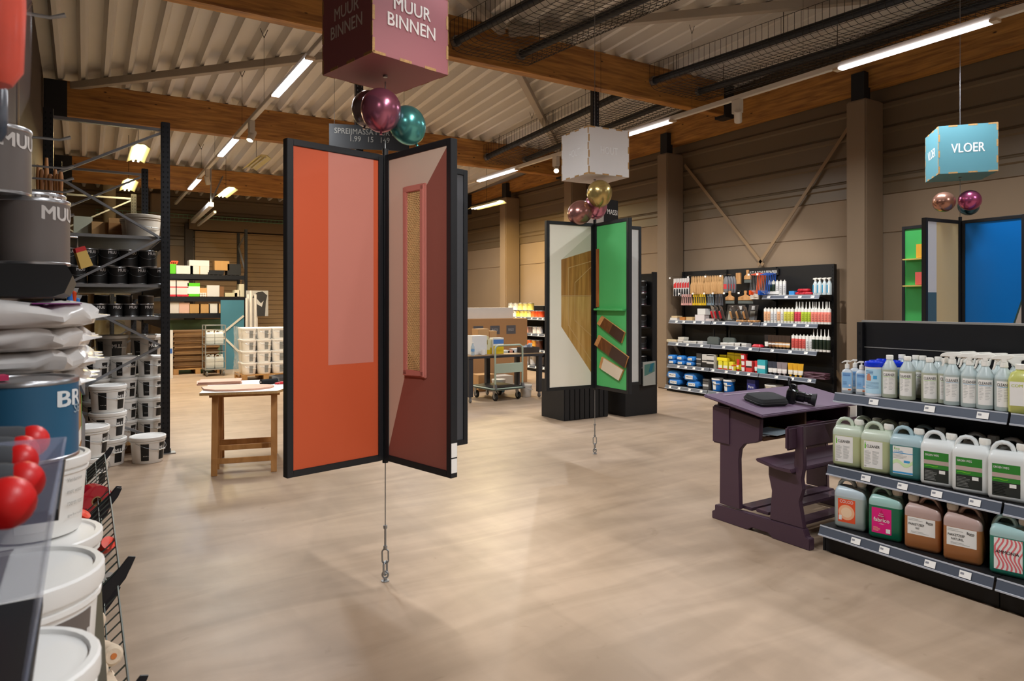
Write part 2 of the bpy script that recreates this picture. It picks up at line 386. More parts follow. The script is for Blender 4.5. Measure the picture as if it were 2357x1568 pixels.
# ================================================================== LIGHTS (track lines with LED bars, fluorescent battens)
TRK = M('track_white', 'd8d2c8', .4)
LED = M('led_diffuser', 'ffffff', .5, emit='fbf6ff', estr=6)
COOL = (.93, .97, 1.0)
TZ = 3.93
def track(x, side, segs, spots, hang):
    t = thing('track_light', 'long white lighting track with LED bars hung over the %s aisle' % side, 'track light', (x, 0, TZ))
    MB().box(-.03, .03, YF+.1, 18.6, 0, .055).build('rail', TRK, t, bevel=.004)
    for a, b in segs:
        o = MB().box(-.04, .04, a, b, -.02, .0).build('led_bar', [LED], t)
        for c in (a-.06, b): MB().box(-.045, .045, c, c+.06, -.022, .002).build('end_cap', M('cap_beige', 'cdb9a0', .5), o)
        area('led_bar_light', (x, (a+b)/2, TZ-.025), .08, b-a, LEDP, COOL, spread=2.8)
    for y in hang:
        m = MB(); m.tube([(0, y, .055), (0, y, deckz(y)-TZ-.1)], .002, 4); m.tube([(0, y, deckz(y)-TZ-.12), (.045, y, deckz(y)-TZ-.01)], .004, 4); m.tube([(0, y, deckz(y)-TZ-.12), (-.045, y, deckz(y)-TZ-.01)], .004, 4)
        m.build('suspension_wire', WIRE, t)
    for k, (y, tx, ty, tz, pw) in enumerate(spots):
        h = MB().box(-.035, .035, y-.03, y+.09, -.16, 0).build('spot_adapter', TRK, t, bevel=.004)
        dv = Vector((tx-x, ty-y, tz-TZ+.2)).normalized(); c = Vector((.0, y+.02, -.2))
        q = dv.to_track_quat('Z', 'Y').to_matrix().to_4x4(); T = Matrix.Translation(c) @ q
        MB().lathe([(0,-.08), (.042,-.08), (.045,-.07), (.045,.07), (.04,.07), (.035,.055), (0,.055)], 20, T=T, m=[0,0,0,0,1,1]).build('spot_head', [TRK, M('spot_lens', 'fff2dd', .3, emit='ffe6c4', estr=6)], h)
        cw = Vector((x, 0, TZ)) + c + dv*.09
        spot('spot_lamp', cw, (tx, ty, tz), pw, (1, .95, .90), 62)
LEDP = 60
track(1.88, 'left', ((-7.0, -5.6), (-4.75, -3.35), (-.9, .5), (2.96, 4.38), (6.79, 8.21), (10.63, 12.03), (14.45, 15.85)),  # two rearmost bars on each track: unseen, added for more front light
      ((1.6, 1.3, 3.4, 1.4, 60), (5.6, 1.6, 3.6, 1.2, 40), (9.53, .6, 8.6, .8, 60), (13.4, 2.8, 14.6, .8, 90)), (2, 4.7, 6.1, 8.8, 10.2, 12.6, 14.2, 16.5))
track(6.60, 'right', ((-7.1, -5.7), (-4.9, -3.5), (-1.05, .33), (2.79, 4.17), (6.57, 7.97), (10.4, 11.8), (14.2, 15.6)),
      ((1.5, 4.4, 2.0, .6, 110), (5.45, 8.6, 7.0, 1.1, 150), (9.15, 5.0, 7.0, 1.2, 80), (12.9, 8.4, 13.0, .9, 120)), (1.5, 2.4, 4.6, 6.2, 8.4, 9.9, 12.2, 13.8))
# added unseen rail and spot above the left shelving, to brighten the turning display
t = thing('track_light', 'added unseen white rail with one spot head above the left shelving', 'track light', (-.22, .9, 3.3))
MB().box(-.03, .03, -.6, .6, 0, .05).build('rail', TRK, t, bevel=.004)
for y in (-.5, .5): MB().tube([(0, y, .05), (0, y, deckz(.9+y)-3.31)], .003, 4).build('suspension_wire', WIRE, t)
h = MB().box(-.035, .035, -.04, .08, -.14, 0).build('spot_adapter', TRK, t, bevel=.004)
dv = Vector((1.5+.22, 3.1-.9, 1.45-3.1)).normalized(); T = Matrix.Translation((0, .02, -.19)) @ dv.to_track_quat('Z', 'Y').to_matrix().to_4x4()
MB().lathe([(0,-.08), (.042,-.08), (.045,-.07), (.045,.07), (.04,.07), (.035,.055), (0,.055)], 20, T=T, m=[0,0,0,0,1,1]).build('spot_head', [TRK, M('spot_lens')], h)
spot('spot_lamp', Vector((-.22, .92, 3.11))+dv*.09, (1.5, 3.1, 1.35), 110, (1, .95, .9), 46, .5)  # added lamp out of view, brightens the maroon panel side
def batten(px, py, z, label, lit, length=1.25, power=60):
    d = (z-EYE)*F/(HOR-py); x, y = c2w(R_(px)*d, d)
    t = thing('fluorescent_light', label, 'ceiling light', (x, y, z))
    MB().prism([(-.05,.06), (.05,.06), (.13,0), (.12,0), (.045,.045), (-.045,.045), (-.12,0), (-.13,0)], 'y', -length/2, length/2).build('reflector', M('reflector_white', 'd9cf9a', .4), t)
    tm = M('fluorescent_tube_lit', 'ffffff', emit='fff3c4', estr=16) if lit else M('fluorescent_tube_off', 'cfc8b4', .3)
    for s in (-.035, .035): MB().cyl((0,0,0), .014, length-.06, 12, T=Tr(s, -length/2+.03, .02, rx=-PI/2)).build('tube', tm, t)
    MB().tube([(0, 0, .06), (0, 0, deckz(y)-z-.01)], .004, 5).build('hanger', WIRE, t)
    if lit: area('batten_light', (x, y, z-.01), .2, length, power, (1, .74, .32))
batten(318, 358, 3.75, 'lit twin tube fluorescent light beyond the left rack, nearest of the row', True, power=70)
batten(296, 430, 3.62, 'lit twin tube fluorescent light far behind, beyond the first one', True, power=22)
batten(520, 446, 3.75, 'lit twin tube fluorescent light left of the orange panel, low over back area', True, power=50)
batten(590, 378, 4.05, 'unlit twin tube fluorescent light beside the top of orange panel', False)
batten(1120, 475, 3.6, 'lit twin tube fluorescent light near the right wall at the back', True, power=110)
# ================================================================== HANGING DISPLAYS, SIGN CUBES, BALLOONS
DZ0, DZ1 = .661, 2.296
FRM = M('display_frame_black', '1c1d20', .45, var=.08)
def paint(col, rough=.55): return M('paint_'+col, col, rough, var=.03, scale=3)
def display(name_label, a, d, Ld, Rd, w_, faces):
    x, y = c2w(a, d)
    t = thing('hanging_panel_display', name_label, 'display', (x, y, 0))
    def wd(v): return Vector((v[0]*CS+v[1]*SN, -v[0]*SN+v[1]*CS, 0))
    MB().cyl((0,0,DZ0-.02), .016, DZ1-DZ0+.06, 14).build('axle', FRM, t)
    wings = {}
    for key, v in (('L', Ld), ('R', Rd), ('L2', (-Ld[0], -Ld[1])), ('R2', (-Rd[0], -Rd[1]))):
        dv = wd(v).normalized(); ang = math.atan2(dv.y, dv.x)
        fr = bpy.data.objects.new('wing_frame', None)
        m = MB(); hw = .021; b = .032; u0, u1 = .024, w_
        m.box(u0, u0+b, -hw, hw, DZ0, DZ1).box(u1-b, u1, -hw, hw, DZ0, DZ1).box(u0+b, u1-b, -hw, hw, DZ0, DZ0+b).box(u0+b, u1-b, -hw, hw, DZ1-b, DZ1)
        fr = m.build('wing_frame', FRM, t, rot=ang, bevel=.002)
        mh = MB()
        for zz in (.75, 1.48, 2.2): mh.cyl((.014, 0, zz), .01, .05, 10)
        mh.build('hinge', BLK2, fr)
        MB().box(u0+b, u1-b, -.014, .014, DZ0+b, DZ1-b).build('panel', faces.get(key+'0', paint('3a3b3e')), fr)
        wings[key] = (fr, u0+b, u1-b, ang)
    def uv(key, px, py):                                            # a point of the photograph on a wing -> distance from axle, height
        v = {'L': Ld, 'R': Rd, 'L2': (-Ld[0], -Ld[1]), 'R2': (-Rd[0], -Rd[1])}[key]
        n = math.hypot(*v); ax, dy = v[0]/n, v[1]/n; r = R_(px); u = (r*d-a)/(ax-r*dy); return u, zat(py, d+u*dy)
    # cable, turnbuckle, floor hook
    m = MB().tube([(0,0,DZ0), (0,0,.30)], .0028, 6)
    m.build('cable', STEEL, t); MB().tube([(0,0,DZ1+.04), (0,0,2.70)], .0028, 6).build('cable', STEEL, t)
    m = MB().cyl((0,0,.285), .011, .016, 10).cyl((0,0,.175), .011, .016, 10).cyl((0,0,.19), .006, .1, 8)
    m.build('cable_clamp', STEEL, t)
    def link(z0, z1, rr, rot, nm, r=.0045):
        P = []; hh = (z1-z0)/2-rr
        for i in range(20):
            q = 2*PI*i/20; P.append((rr*math.cos(q)*math.cos(rot), rr*math.cos(q)*math.sin(rot), (z0+z1)/2+(hh if math.sin(q) > 0 else -hh)+rr*math.sin(q)))
        return MB().tube(P, r, 8, closed=True).build(nm, STEEL, t)
    link(.095, .172, .017, -YAW, 'snap_link'); link(.035, .105, .017, -YAW+1.2, 'snap_link', .006)
    m = MB().lathe([(0,0), (.022,0), (.022,.004), (.009,.006), (.009,.018), (0,.018)], 16)
    P = [(.016*math.cos(q)*CS, -.016*math.cos(q)*SN, .034+.018*math.sin(q)) for q in [2*PI*i/16 for i in range(16)]]
    m.tube(P, .005, 8, closed=True); m.build('floor_eye', STEEL, t)
    return t, wings, uv
def facing(ang, side):                                              # transform from (u, out, z) to wing-local for the +n or -n face
    return side
def layer(fr, polys, mats, side, name='painted_field', off=.0145):
    k = 0
    for (pl, mi) in polys:
        o = off + k*.0004; k += 1
        n = len(pl); m = MB().prism([(p[0], p[1]) for p in pl], 'y', side*(o-.0004) if side > 0 else -o, side*o if side > 0 else -(o-.0004))
        m.build(name, mats[mi], fr)
c45 = math.sqrt(.5)
D1 = display('black framed turning display with orange and maroon panels hung in the foreground', -.685, 3.69, (-c45, -c45), (c45, -c45), .575, {'R20': paint('39393c'), 'L20': paint('48494d')})
t, W, uv = D1
zb, zt = DZ0+.032, DZ1-.032
def side_to(fr, ang, key, W, a, d):                                 # +1 if the wing's +y side looks at the camera
    n = Vector((-math.sin(ang), math.cos(ang))); x, y = c2w(a, d); return 1 if n.dot(Vector((-x, -y))) > 0 else -1
OR, PK, TP, MR = paint('c2532e'), paint('c07a6c'), paint('d6bfad'), paint('96594e')
fr, u0, u1, an = W['L']; s = side_to(fr, an, 'L', W, -.685, 3.69)
layer(fr, [([(u0, zb), (u1, zb), (u1, zt), (u0, zt)], 0), ([(.085, 1.19), (.352, 1.19), (.352, zt), (.085, zt)], 1)], [OR, PK], s)
fr, u0, u1, an = W['R']; s = side_to(fr, an, 'R', W, -.685, 3.69)
layer(fr, [([(u0, zb), (u1, zb), (u1, zt), (u0, zt)], 0), ([(u1, zt), (u1, zb), (u0, zb), (u0, zb+.04), (.215, 1.17), (.36, 2.07)], 1)], [TP, MR], s)
# cane panel in a pink moulding
g = bpy.data.objects.new('cane_panel', None)
x0, x1, y0, y1 = .212, .375, 1.135, 2.095
m = MB()
def sy(a, b): return (a, b) if s > 0 else (-b, -a)
for (A, B, C_, D_) in ((x0, x1, y0, y0+.026), (x0, x1, y1-.026, y1), (x0, x0+.026, y0, y1), (x1-.026, x1, y0, y1)):
    q = sy(.0145, .036); m.box(A, B, q[0], q[1], C_, D_)
for (A, B, C_, D_) in ((x0-.008, x1+.008, y0-.008, y0+.008), (x0-.008, x1+.008, y1-.008, y1+.008), (x0-.008, x0+.008, y0, y1), (x1-.008, x1+.008, y0, y1)):
    q = sy(.0145, .028); m.box(A, B, q[0], q[1], C_, D_)
mo = m.build('moulding', paint('c47a6e'), fr, bevel=.003)
m = MB(); q = .026; mid = s*q
m.box(x0+.024, x1-.024, min(s*.016, s*.019), max(s*.016, s*.019), y0+.024, y1-.024, 1)
k = 0; st = .0092; xx = x0+.03
while xx < x1-.03:
    m.bar((xx, mid, y0+.026), (xx, mid, y1-.026), .0032, .0016, up=(0,1,0)); xx += st
zz = y0+.03
while zz < y1-.03:
    m.bar((x0+.026, mid*1.06, zz), (x1-.026, mid*1.06, zz), .0032, .0016, up=(0,1,0)); zz += st
L_ = x1-x0-.052; zz = y0+.03
while zz < y1-.03-L_:
    m.bar((x0+.026, mid*1.12, zz), (x1-.026, mid*1.12, zz+L_), .0022, .0012, up=(0,1,0)); m.bar((x0+.026, mid*1.12, zz+L_), (x1-.026, mid*1.12, zz), .0022, .0012, up=(0,1,0)); zz += st*2
m.build('cane_webbing', [M('cane', 'e8c48a', .6, var=.12, scale=40), M('cane_shadow_board', 'b08850', .8)], mo)
# two small stickers at the outer edge
for z in (.685, .76):
    MB().box(W['R'][2]+.0325, W['R'][2]+.0332, -.018, .018, z, z+.068).build('sticker', PAPER, fr)
# second display (wood)
D2 = display('black framed turning display with cream wood-inlay and green panels hung in middle', .826, 6.81, (-.884, -.468), (.468, -.884), .57, {'L20': paint('c9c9c6'), 'R20': paint('55504a')})
t, W, uv = D2
CR_, SH, GR, BR = paint('ece4d4'), paint('d6cfbc'), paint('55bd6c'), wood('strip_wood', 'b8743c', '945628', (1, 1, .3), 12)
WD1 = wood('walnut_veneer', 'c08a48', '8c5c28', (6, 6, .45), 4, .35); WD2 = wood('walnut_veneer_lower', 'd2a868', 'b0823f', (6, 6, .45), 4, .35); LN = paint('cda874')
fr, u0, u1, an = W['L']; s = side_to(fr, an, 'L', W, .826, 6.81)
def U(k, *p): return [uv(k, *q) for q in p]
seam = [uv('L', 1290, 681)[0], uv('L', 1362, 681)[0], 1.575]
ue = u0+.0
Lp = U('L', (1290, 598), (1362, 577), (1362, 852), (1290, 752))
up_ = [(seam[0], seam[2]), (ue, seam[2]), (ue, Lp[1][1]), Lp[0]]
dn_ = [(seam[0], seam[2]), Lp[3], (ue, Lp[2][1]-.02), (ue, seam[2])]
def line(k, p, q, w_=.006):
    (a1, b1), (a2, b2) = uv(k, *p), uv(k, *q); a1 = max(a1, ue); a2 = max(a2, ue); dx, dz = a2-a1, b2-b1; n = math.hypot(dx, dz); nx, nz = -dz/n*w_/2, dx/n*w_/2
    return [(a1+nx, b1+nz), (a2+nx, b2+nz), (a2-nx, b2-nz), (a1-nx, b1-nz)]
layer(fr, [([(u0, zb), (u1, zb), (u1, zt), (u0, zt)], 0), ([(ue, Lp[1][1]), (ue, 2.20), (Lp[0][0], Lp[0][1])], 1), (up_, 2), (dn_, 3)]
      + [(line('L', p, q), 4) for p, q in (((1306, 617), (1362, 602)), ((1306, 617), (1306, 748)), ((1306, 748), (1362, 830)), ((1321, 651), (1362, 615)), ((1321, 651), (1321, 738)), ((1321, 738), (1362, 772)), ((1290, 681), (1362, 681)))], [CR_, SH, WD1, WD2, LN], s)
fr, u0, u1, an = W['R']; s = side_to(fr, an, 'R', W, .826, 6.81)
layer(fr, [([(u0, zb), (u1, zb), (u1, zt), (u0, zt)], 0)], [GR], s)
def slab(k, pts, th, mats, bev=.003, cut=None):
    p = U(k, *pts); q = sy(.0148, .0148+th)
    o = MB().prism(p, 'y', q[0], q[1]).build('wood_sample', mats[0], fr, bevel=bev)
    if cut:
        for c, mt in zip(cut, mats[1:]): pp = [((p[0][0]*(1-f)+p[3][0]*f), (p[0][1]*(1-f)+p[3][1]*f)) for f in c] + [((p[1][0]*(1-f)+p[2][0]*f), (p[1][1]*(1-f)+p[2][1]*f)) for f in c[::-1]]; qq = sy(.0148+th-.001, .0148+th+.0008); MB().prism(pp, 'y', qq[0], qq[1]).build('stain_field', mt, o)
    return o
RAW = wood('raw_wood', 'd9a066', 'c58a50', (3, 3, 3), 8)
D_W, D_D = wood('stain_walnut', '7a4a24', '5e3415', (4, 4, 1), 8), M('stain_dark', '43291f', .4)
slab('R', ((1380, 745), (1391, 727), (1444, 765), (1436, 790)), .022, [RAW, D_W, D_D], cut=[(.14, .52), (.52, 1.0)])
slab('R', ((1374, 793), (1384, 771), (1452, 821), (1444, 847)), .022, [RAW, D_W, D_D], cut=[(.12, .5), (.5, 1.0)])
slab('R', ((1385, 846), (1391, 821), (1441, 852), (1431, 876)), .022, [RAW, paint('e6d6bd')], cut=[(.12, 1.0)])
q = sy(.0148, .022); a1 = uv('R', 1376, 600)[0]; MB().box(a1, a1+.045, q[0], q[1], uv('R', 1380, 707)[1], uv('R', 1380, 573)[1]).build('wood_strip', BR, fr)
q = sy(.0148, .06); MB().box(u0+.005, u1-.01, q[0], q[1], 1.432, 1.452).build('ledge', GR, fr, bevel=.003)
# third display (floor)
D3 = display('black framed turning display with blue and tan panels hung behind right shelf', 4.32, 6.58, (-.89, -.455), (.455, -.89), .57, {'L20': paint('55504a'), 'R20': paint('44b45c')})
t, W, uv = D3
fr, u0, u1, an = W['L']; s = side_to(fr, an, 'L', W, 4.32, 6.58)
ub = uv('L', 2152, 600)[0]; zs = zat(673, 6.35)
layer(fr, [([(u0, zb), (ub, zb), (ub, zt), (u0, zt)], 0), ([(ub, zs), (u1, zs), (u1, zt), (ub, zt)], 1), ([(ub, zb), (u1, zb), (u1, zs), (ub, zs)], 2)], [paint('c2ac80'), paint('c3c3c8'), paint('3e5a68')], s)
fr, u0, u1, an = W['R']; s = side_to(fr, an, 'R', W, 4.32, 6.58)
layer(fr, [([(u0, zb), (u1, zb), (u1, zt), (u0, zt)], 0), ([(.28, zb), (u1, zb), (u1, 1.55)], 2), ([(.30, zb), (u1, zb), (u1, 1.50)], 1)], [paint('0072c6', .35), paint('b8ada4'), paint('2d4a45')], s)
fr, u0, u1, an = W['R2']; s = side_to(fr, an, 'R2', W, 4.05, 7.1)
layer(fr, [([(u0, zb), (u1, zb), (u1, zt), (u0, zt)], 0)], [paint('44b45c')], s)
for z in (zat(599, 7.0), zat(660, 7.0)):
    q = sy(.0148, .075); MB().box(u0+.1, u1-.01, q[0], q[1], z, z+.012).build('shelf_ledge', paint('e2c56a'), fr)
z = zat(598, 7.0); q = sy(.016, .05)
MB().box(.25, .40, q[0], q[1], z+.0125, z+.15).build('sample_block', paint('f0b43a'), fr)
z = zat(659, 7.0)
MB().box(.31, .41, q[0], q[1], z+.0125, z+.14).build('sample_block', paint('e8655c'), fr)
MB().box(.20, .305, q[0], q[1], z+.0125, z+.145).build('sample_block', paint('c9d6e0'), fr)
# ---- sign cubes
def cube(label, a, d, z0, side, h, ang, col, txt, tcol, th, txt2=None, tw=None):
    x, y = c2w(a, d); wang = ang - YAW                                    # camera-frame angle -> world
    t = thing('sign_cube', label, 'hanging sign', (x, y, z0), wang)
    H = side/2; cm = paint(col, .6)
    MB().box(-H, H, -H, H, 0, h).build('panel_box', cm, t, bevel=.001)
    m = MB(); e = .0012; tw_ = .013
    for i in range(0, 6):
        f0 = -H+side*(i+ (0 if i % 1 == 0 else 0))/6; f1 = f0+side/6*.78
        for sx in (-1, 1):
            for sy_ in (-1, 1):
                if i % 2 == 0:
                    pass
    seg = side/6
    for i in range(6):
        z1, z2 = h*i/6+.004, h*(i+1)/6-.004; p1, p2 = -H+seg*i+.003, -H+seg*(i+1)-.003
        for sx in (-1, 1):
            for sq in (-1, 1):
                if i % 2 == (0 if sx*sq > 0 else 1): m.box(*sorted((sx*H+e*sx, sx*(H-tw_))), *sorted((sq*(H+e), sq*(H-.002))), z1, z2)
                else: m.box(*sorted((sx*(H+e), sx*(H-.002))), *sorted((sq*(H+e), sq*(H-tw_))), z1, z2)
        for zz in (0, h):
            za, zb_ = (-e, tw_) if zz == 0 else (h-tw_, h+e)
            if i % 2 == 0:
                for sq in (-1, 1):
                    m.box(p1, p2, *sorted((sq*(H+e), sq*(H-.002))), za, zb_); m.box(*sorted((sq*(H+e), sq*(H-.002))), p1, p2, za, zb_)
    m.build('cardboard_joint', TAN, t)
    tm = paint(tcol, .5)
    zc = h*.5 if txt2 else h*.52
    for rz in (0, PI/2, PI, -PI/2):
        T = Matrix.Rotation(rz, 4, 'Z') @ Matrix.Translation((0, -H-.0015, zc))
        MB().text(txt, th, T, width=tw or side*.42, bold=.035).build('lettering', tm, t)
    MB().cyl((0,0,-.012), .012, .0119, 12).build('ring', STEEL, t)
    MB().tube([(0,0,h+.001), (0,0,deckz(y)-z0-.01)], .0028, 6).build('cable', STEEL, t)
    return t
# the corner of each cube that points at the camera is found from the photograph
cube('large dusty-pink hanging cube sign reading MUUR BINNEN above orange display', -.685, 3.69, 2.735, .48, .48, PI/4, 'a4656b', 'MUUR\nBINNEN', 'efe6e2', .155, True, .30)
cube('white hanging cube sign reading HOUT above the green wood display', .826, 6.81, 2.74, .48, .455, math.radians(27.9), 'e2dfde', 'HOUT', 'f4f4f4', .07, tw=.20)
cube('teal hanging cube sign reading VLOER above the blue floor display', 4.32, 6.58, 2.72, .48, .45, math.radians(71.4), '5b94a2', 'VLOER', 'f2f2f2', .085, tw=.27)
# ---- balloons
def balloon(px, py, d, r, col, label, tilt=(0, 0), k=1.12):
    x, y = c2w(R_(px)*d, d); z = zat(py, d)
    t = thing('balloon', label, 'balloon', (x, y, z))
    pr = []
    for i in range(25):
        q = PI*i/24; rr = r*math.sin(q); zz = -r*math.cos(q)
        if zz < 0: zz *= k+.06; rr *= 1-.08*(1-abs(math.cos(q)))*0
        else: zz *= 1.02
        pr.append((max(rr, 0 if i in (0, 24) else .003), zz))
    o = MB().lathe(pr, 36).build('skin', M('chrome_balloon_'+col, col, .24, .75, var=.02), t); o.rotation_euler = (tilt[0], tilt[1], 0)
    kn = MB().lathe([(.004, -r*(k+.06)+.004), (.009, -r*(k+.06)-.012), (0, -r*(k+.06)-.012)], 12).build('knot', M('chrome_balloon_'+col), o)
    return t
balloon(877, 251, 3.60, .105, 'b8708a', 'pink-purple chrome balloon, foremost of cluster below MUUR BINNEN cube')
balloon(850, 249, 3.80, .095, '9a8c8e', 'silver chrome balloon mostly hidden behind the pink-purple balloon', (0, .25))
balloon(937, 286, 3.72, .098, '62b4b2', 'teal chrome balloon at right of the cluster below MUUR BINNEN cube', (0, -.5))
balloon(1380, 444, 6.66, .122, 'c8b070', 'gold chrome balloon just under the white HOUT cube')
balloon(1336, 489, 6.72, .118, 'b07c74', 'rose gold balloon at lower left below the HOUT cube', (0, .9))
balloon(1371, 474, 6.86, .115, 'd288a0', 'light pink balloon mostly hidden behind the gold balloon')
balloon(2173, 465, 6.45, .095, 'b0816f', 'copper rose balloon lying left under the teal VLOER cube', (0, 1.5))
balloon(2232, 461, 6.45, .095, 'c05f8e', 'magenta pink balloon at right under the teal VLOER cube', (0, -1.4))
balloon(2229, 474, 6.62, .09, '3f6b80', 'dark blue-teal balloon peeking below the magenta pink one', (0, -1.3))
# ================================================================== SCHOOL DESK
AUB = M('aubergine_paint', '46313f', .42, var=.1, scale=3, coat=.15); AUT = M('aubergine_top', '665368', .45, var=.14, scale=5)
t = thing('school_desk', 'old purple-painted wooden two-seat school desk with attached bench beside right shelf', 'school desk', (3.70, 2.55, 0))
Wd = 1.06
def run(xa):                                                          # runner under both legs
    return [(0, 0), (.26, 0), (.30, .025), (.42, .025), (.46, 0), (.76, 0), (.76, .05), (.735, .06), (.735, .10), (.04, .12), (.025, .075), (0, .07)]
for xa, lab in ((.02, 0), (Wd-.07, 1)):
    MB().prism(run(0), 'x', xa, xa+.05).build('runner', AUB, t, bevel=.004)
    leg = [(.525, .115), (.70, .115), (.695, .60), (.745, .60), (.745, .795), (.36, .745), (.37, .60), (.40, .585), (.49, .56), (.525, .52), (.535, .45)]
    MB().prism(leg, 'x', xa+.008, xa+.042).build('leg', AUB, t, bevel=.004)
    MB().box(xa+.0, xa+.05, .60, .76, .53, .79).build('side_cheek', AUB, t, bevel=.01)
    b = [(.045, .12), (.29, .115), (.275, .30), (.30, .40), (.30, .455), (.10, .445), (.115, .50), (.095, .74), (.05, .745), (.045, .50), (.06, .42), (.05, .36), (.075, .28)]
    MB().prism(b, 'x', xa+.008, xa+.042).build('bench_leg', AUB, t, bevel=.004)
sl = math.atan2(.06, .37)
T = Tr(0, .30, .772, rx=0)
top = MB().add([], [])
ov = [(.30, .765), (.79, .845), (.79, .865), (.30, .787)]
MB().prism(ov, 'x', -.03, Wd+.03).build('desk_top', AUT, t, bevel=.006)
MB().box(.1, .48, .715, .735, .8455, .8575).build('pen_groove', paint('8f8190'), t)
m = MB().box(.06, Wd-.06, .36, .74, .60, .615).box(.06, Wd-.06, .725, .742, .6, .83).box(Wd/2-.01, Wd/2+.01, .38, .73, .615, .77); m.build('book_box', M('dark_brown_wood', '4a2f1c', .6, var=.2), t)
seat = [(.10, .455), (.115, .448), (.22, .452), (.355, .475), (.37, .485), (.365, .497), (.34, .495), (.22, .472), (.11, .475)]
MB().prism(seat, 'x', -.01, Wd+.0).build('seat', AUB, t, bevel=.004)
MB().box(-.045, Wd+.045, .098, .130, .595, .74).build('backrest', AUB, t, bevel=.012)
MB().box(.07, Wd-.07, .33, .43, .12, .14).build('foot_board', AUB, t, bevel=.004)
MB().box(.07, Wd-.07, .46, .56, .115, .135).build('foot_board', AUB, t, bevel=.004)
MB().box(.07, Wd-.07, .10, .20, .11, .13).build('foot_board', AUB, t, bevel=.004)
# papers in the desk
cols = ['d8d4cc', 'c9c2c8', 'e4d24a', 'b7c6cf', 'd14f8e', 'e8e4dc', '7aa0b8', 'd98fb0']
for i in range(8):
    x = (4.05+.03*i) if i < 4 else (4.30+.05*(i-3)); lab = ['grey magazine', 'plastic sleeve', 'yellow paper', 'pale blue sheet', 'pink magazine', 'white booklet', 'blue leaflet', 'light pink flyer'][i]
    s_ = 'left' if i < 4 else 'right'
    m = MB().box(-.13, .13, -.10, .10, 0, .0025+.001*(i % 3)); o = m.build('paper', M('paper_'+cols[i], cols[i], .5), loc=(3.70+(.27 if i < 4 else .80)+.01*((i*7) % 3), 2.55+.50-.015*(i % 4), .6155+.0042*(i % 4)), rot=(-.12+.1*((i*5) % 4)))
    tag(o, '%s lying in the %s book compartment of purple desk' % (lab, s_), 'paper')
# camera bag and camera on the desk
slope = math.atan2(.078, .49)
def onDesk(dx, dy): return (3.70+dx, 2.55+dy, .787+(dy-.30)*math.tan(slope)+.001)
t2 = thing('camera_case', 'soft black zipped case lying on the purple school desk', 'case', onDesk(.26, .50), -.15)
t2.rotation_euler = (slope, 0, -.2)
MB().loft([rrect(.23, .17, .03, 0), rrect(.25, .19, .04, .008), rrect(.25, .19, .04, .03), rrect(.245, .185, .04, .034), rrect(.23, .17, .04, .05), rrect(.19, .13, .04, .056)]).build('body', M('black_fabric', '1c1c1e', .8, var=.1, scale=60), t2)
MB().tube([p for p in rrect(.253, .193, .04, .02)], .004, 6, closed=True).build('zipper', BLK, t2)
t2 = thing('photo_camera', 'black camera with strap lying beside the soft black case on desk', 'camera', onDesk(.48, .46), .2); t2.rotation_euler = (slope, 0, .5)
GB = M('glossy_black', '101012', .25)
MB().loft([rrect(.14, .06, .015, 0), rrect(.145, .065, .02, .01), rrect(.145, .065, .02, .085), rrect(.12, .05, .02, .095)]).build('body', GB, t2)
MB().loft([rrect(.06, .055, .01, .094), rrect(.05, .045, .01, .122), rrect(.035, .03, .01, .128)]).build('viewfinder', GB, t2)
MB().lathe([(0,0), (.034,0), (.036,.01), (.036,.05), (.03,.055), (.03,.075), (.036,.078), (.036,.1), (.03,.1), (.026,.09), (0,.088)], 24, T=Tr(.01, -.03, .048, rx=PI/2)).build('lens', GB, t2)
MB().lathe([(.036,0), (.044,.03), (.04,.03), (.034,.004)], 24, T=Tr(.01, -.125, .048, rx=PI/2)).build('lens_hood', BLK2, t2)
MB().tube([(-.07, 0, .09), (-.10, .02, .13), (-.09, .03, .17), (-.03, .02, .16), (.02, .03, .13), (.06, .03, .11), (.07, 0, .09)], .006, 6).build('strap', BLK2, t2)
MB().box(.074, .078, -.02, .01, .03, .055).build('yellow_tag', paint('d8d22a'), t2)
# ================================================================== TRESTLE TABLE
PINE = wood('pine_batten', 'c08a50', 'a06c36', (2, 2, .5), 6)
t = thing('trestle_table', 'cardboard-top table on two wooden trestles left of the orange display', 'table', (.95, 6.40, 0), math.atan2(-.114, .479))
def trestle(xc, y, par):
    tr = MB().bar((xc, y, .0), (xc+.03, y+.0, .695), .045, .022, up=(0,1,0)).build('trestle_leg', PINE, par, bevel=.002)
for y0, yd in ((0, .26), (.78, -.26)):
    for x0 in (.0, .49):
        MB().bar((x0, y0, 0), (x0, y0+yd*.35, .70), .05, .022, up=(0,1,0)).build('trestle_leg', PINE, t, bevel=.002)
        MB().bar((x0, y0+yd, 0), (x0, y0+yd*.65, .66), .045, .022, up=(0,1,0)).build('trestle_leg', PINE, t, bevel=.002)
    MB().box(-.02, .51, y0+yd*.05-.011, y0+yd*.05+.011, .10, .145).build('stretcher', PINE, t, bevel=.002)
    MB().box(-.02, .51, y0+yd*.95-.011, y0+yd*.95+.011, .17, .215).build('stretcher', PINE, t, bevel=.002)
    MB().box(-.05, .54, y0+yd*.5-.03, y0+yd*.5+.03, .67, .70).build('top_rail', PINE, t, bevel=.002)
m = MB().prism([(-.12, .02), (.52, -.02), (.62, .25), (.70, .95), (-.10, .95)], 'z', .7005, .722, 0); m.build('table_top', [TAN], t)
MB().prism([(-.12, .02), (.52, -.02), (.62, .25), (.70, .95), (-.10, .95)], 'z', .7222, .7242, 0).build('top_sheet', PAPER, t)
TT = t
PKS = M('pale_pink_board', 'd9a890', .5, var=.03)
def onT(x, y, z=.7245):
    r = TT.rotation_euler.z; return (.95+x*math.cos(r)-y*math.sin(r), 6.40+x*math.sin(r)+y*math.cos(r), z)
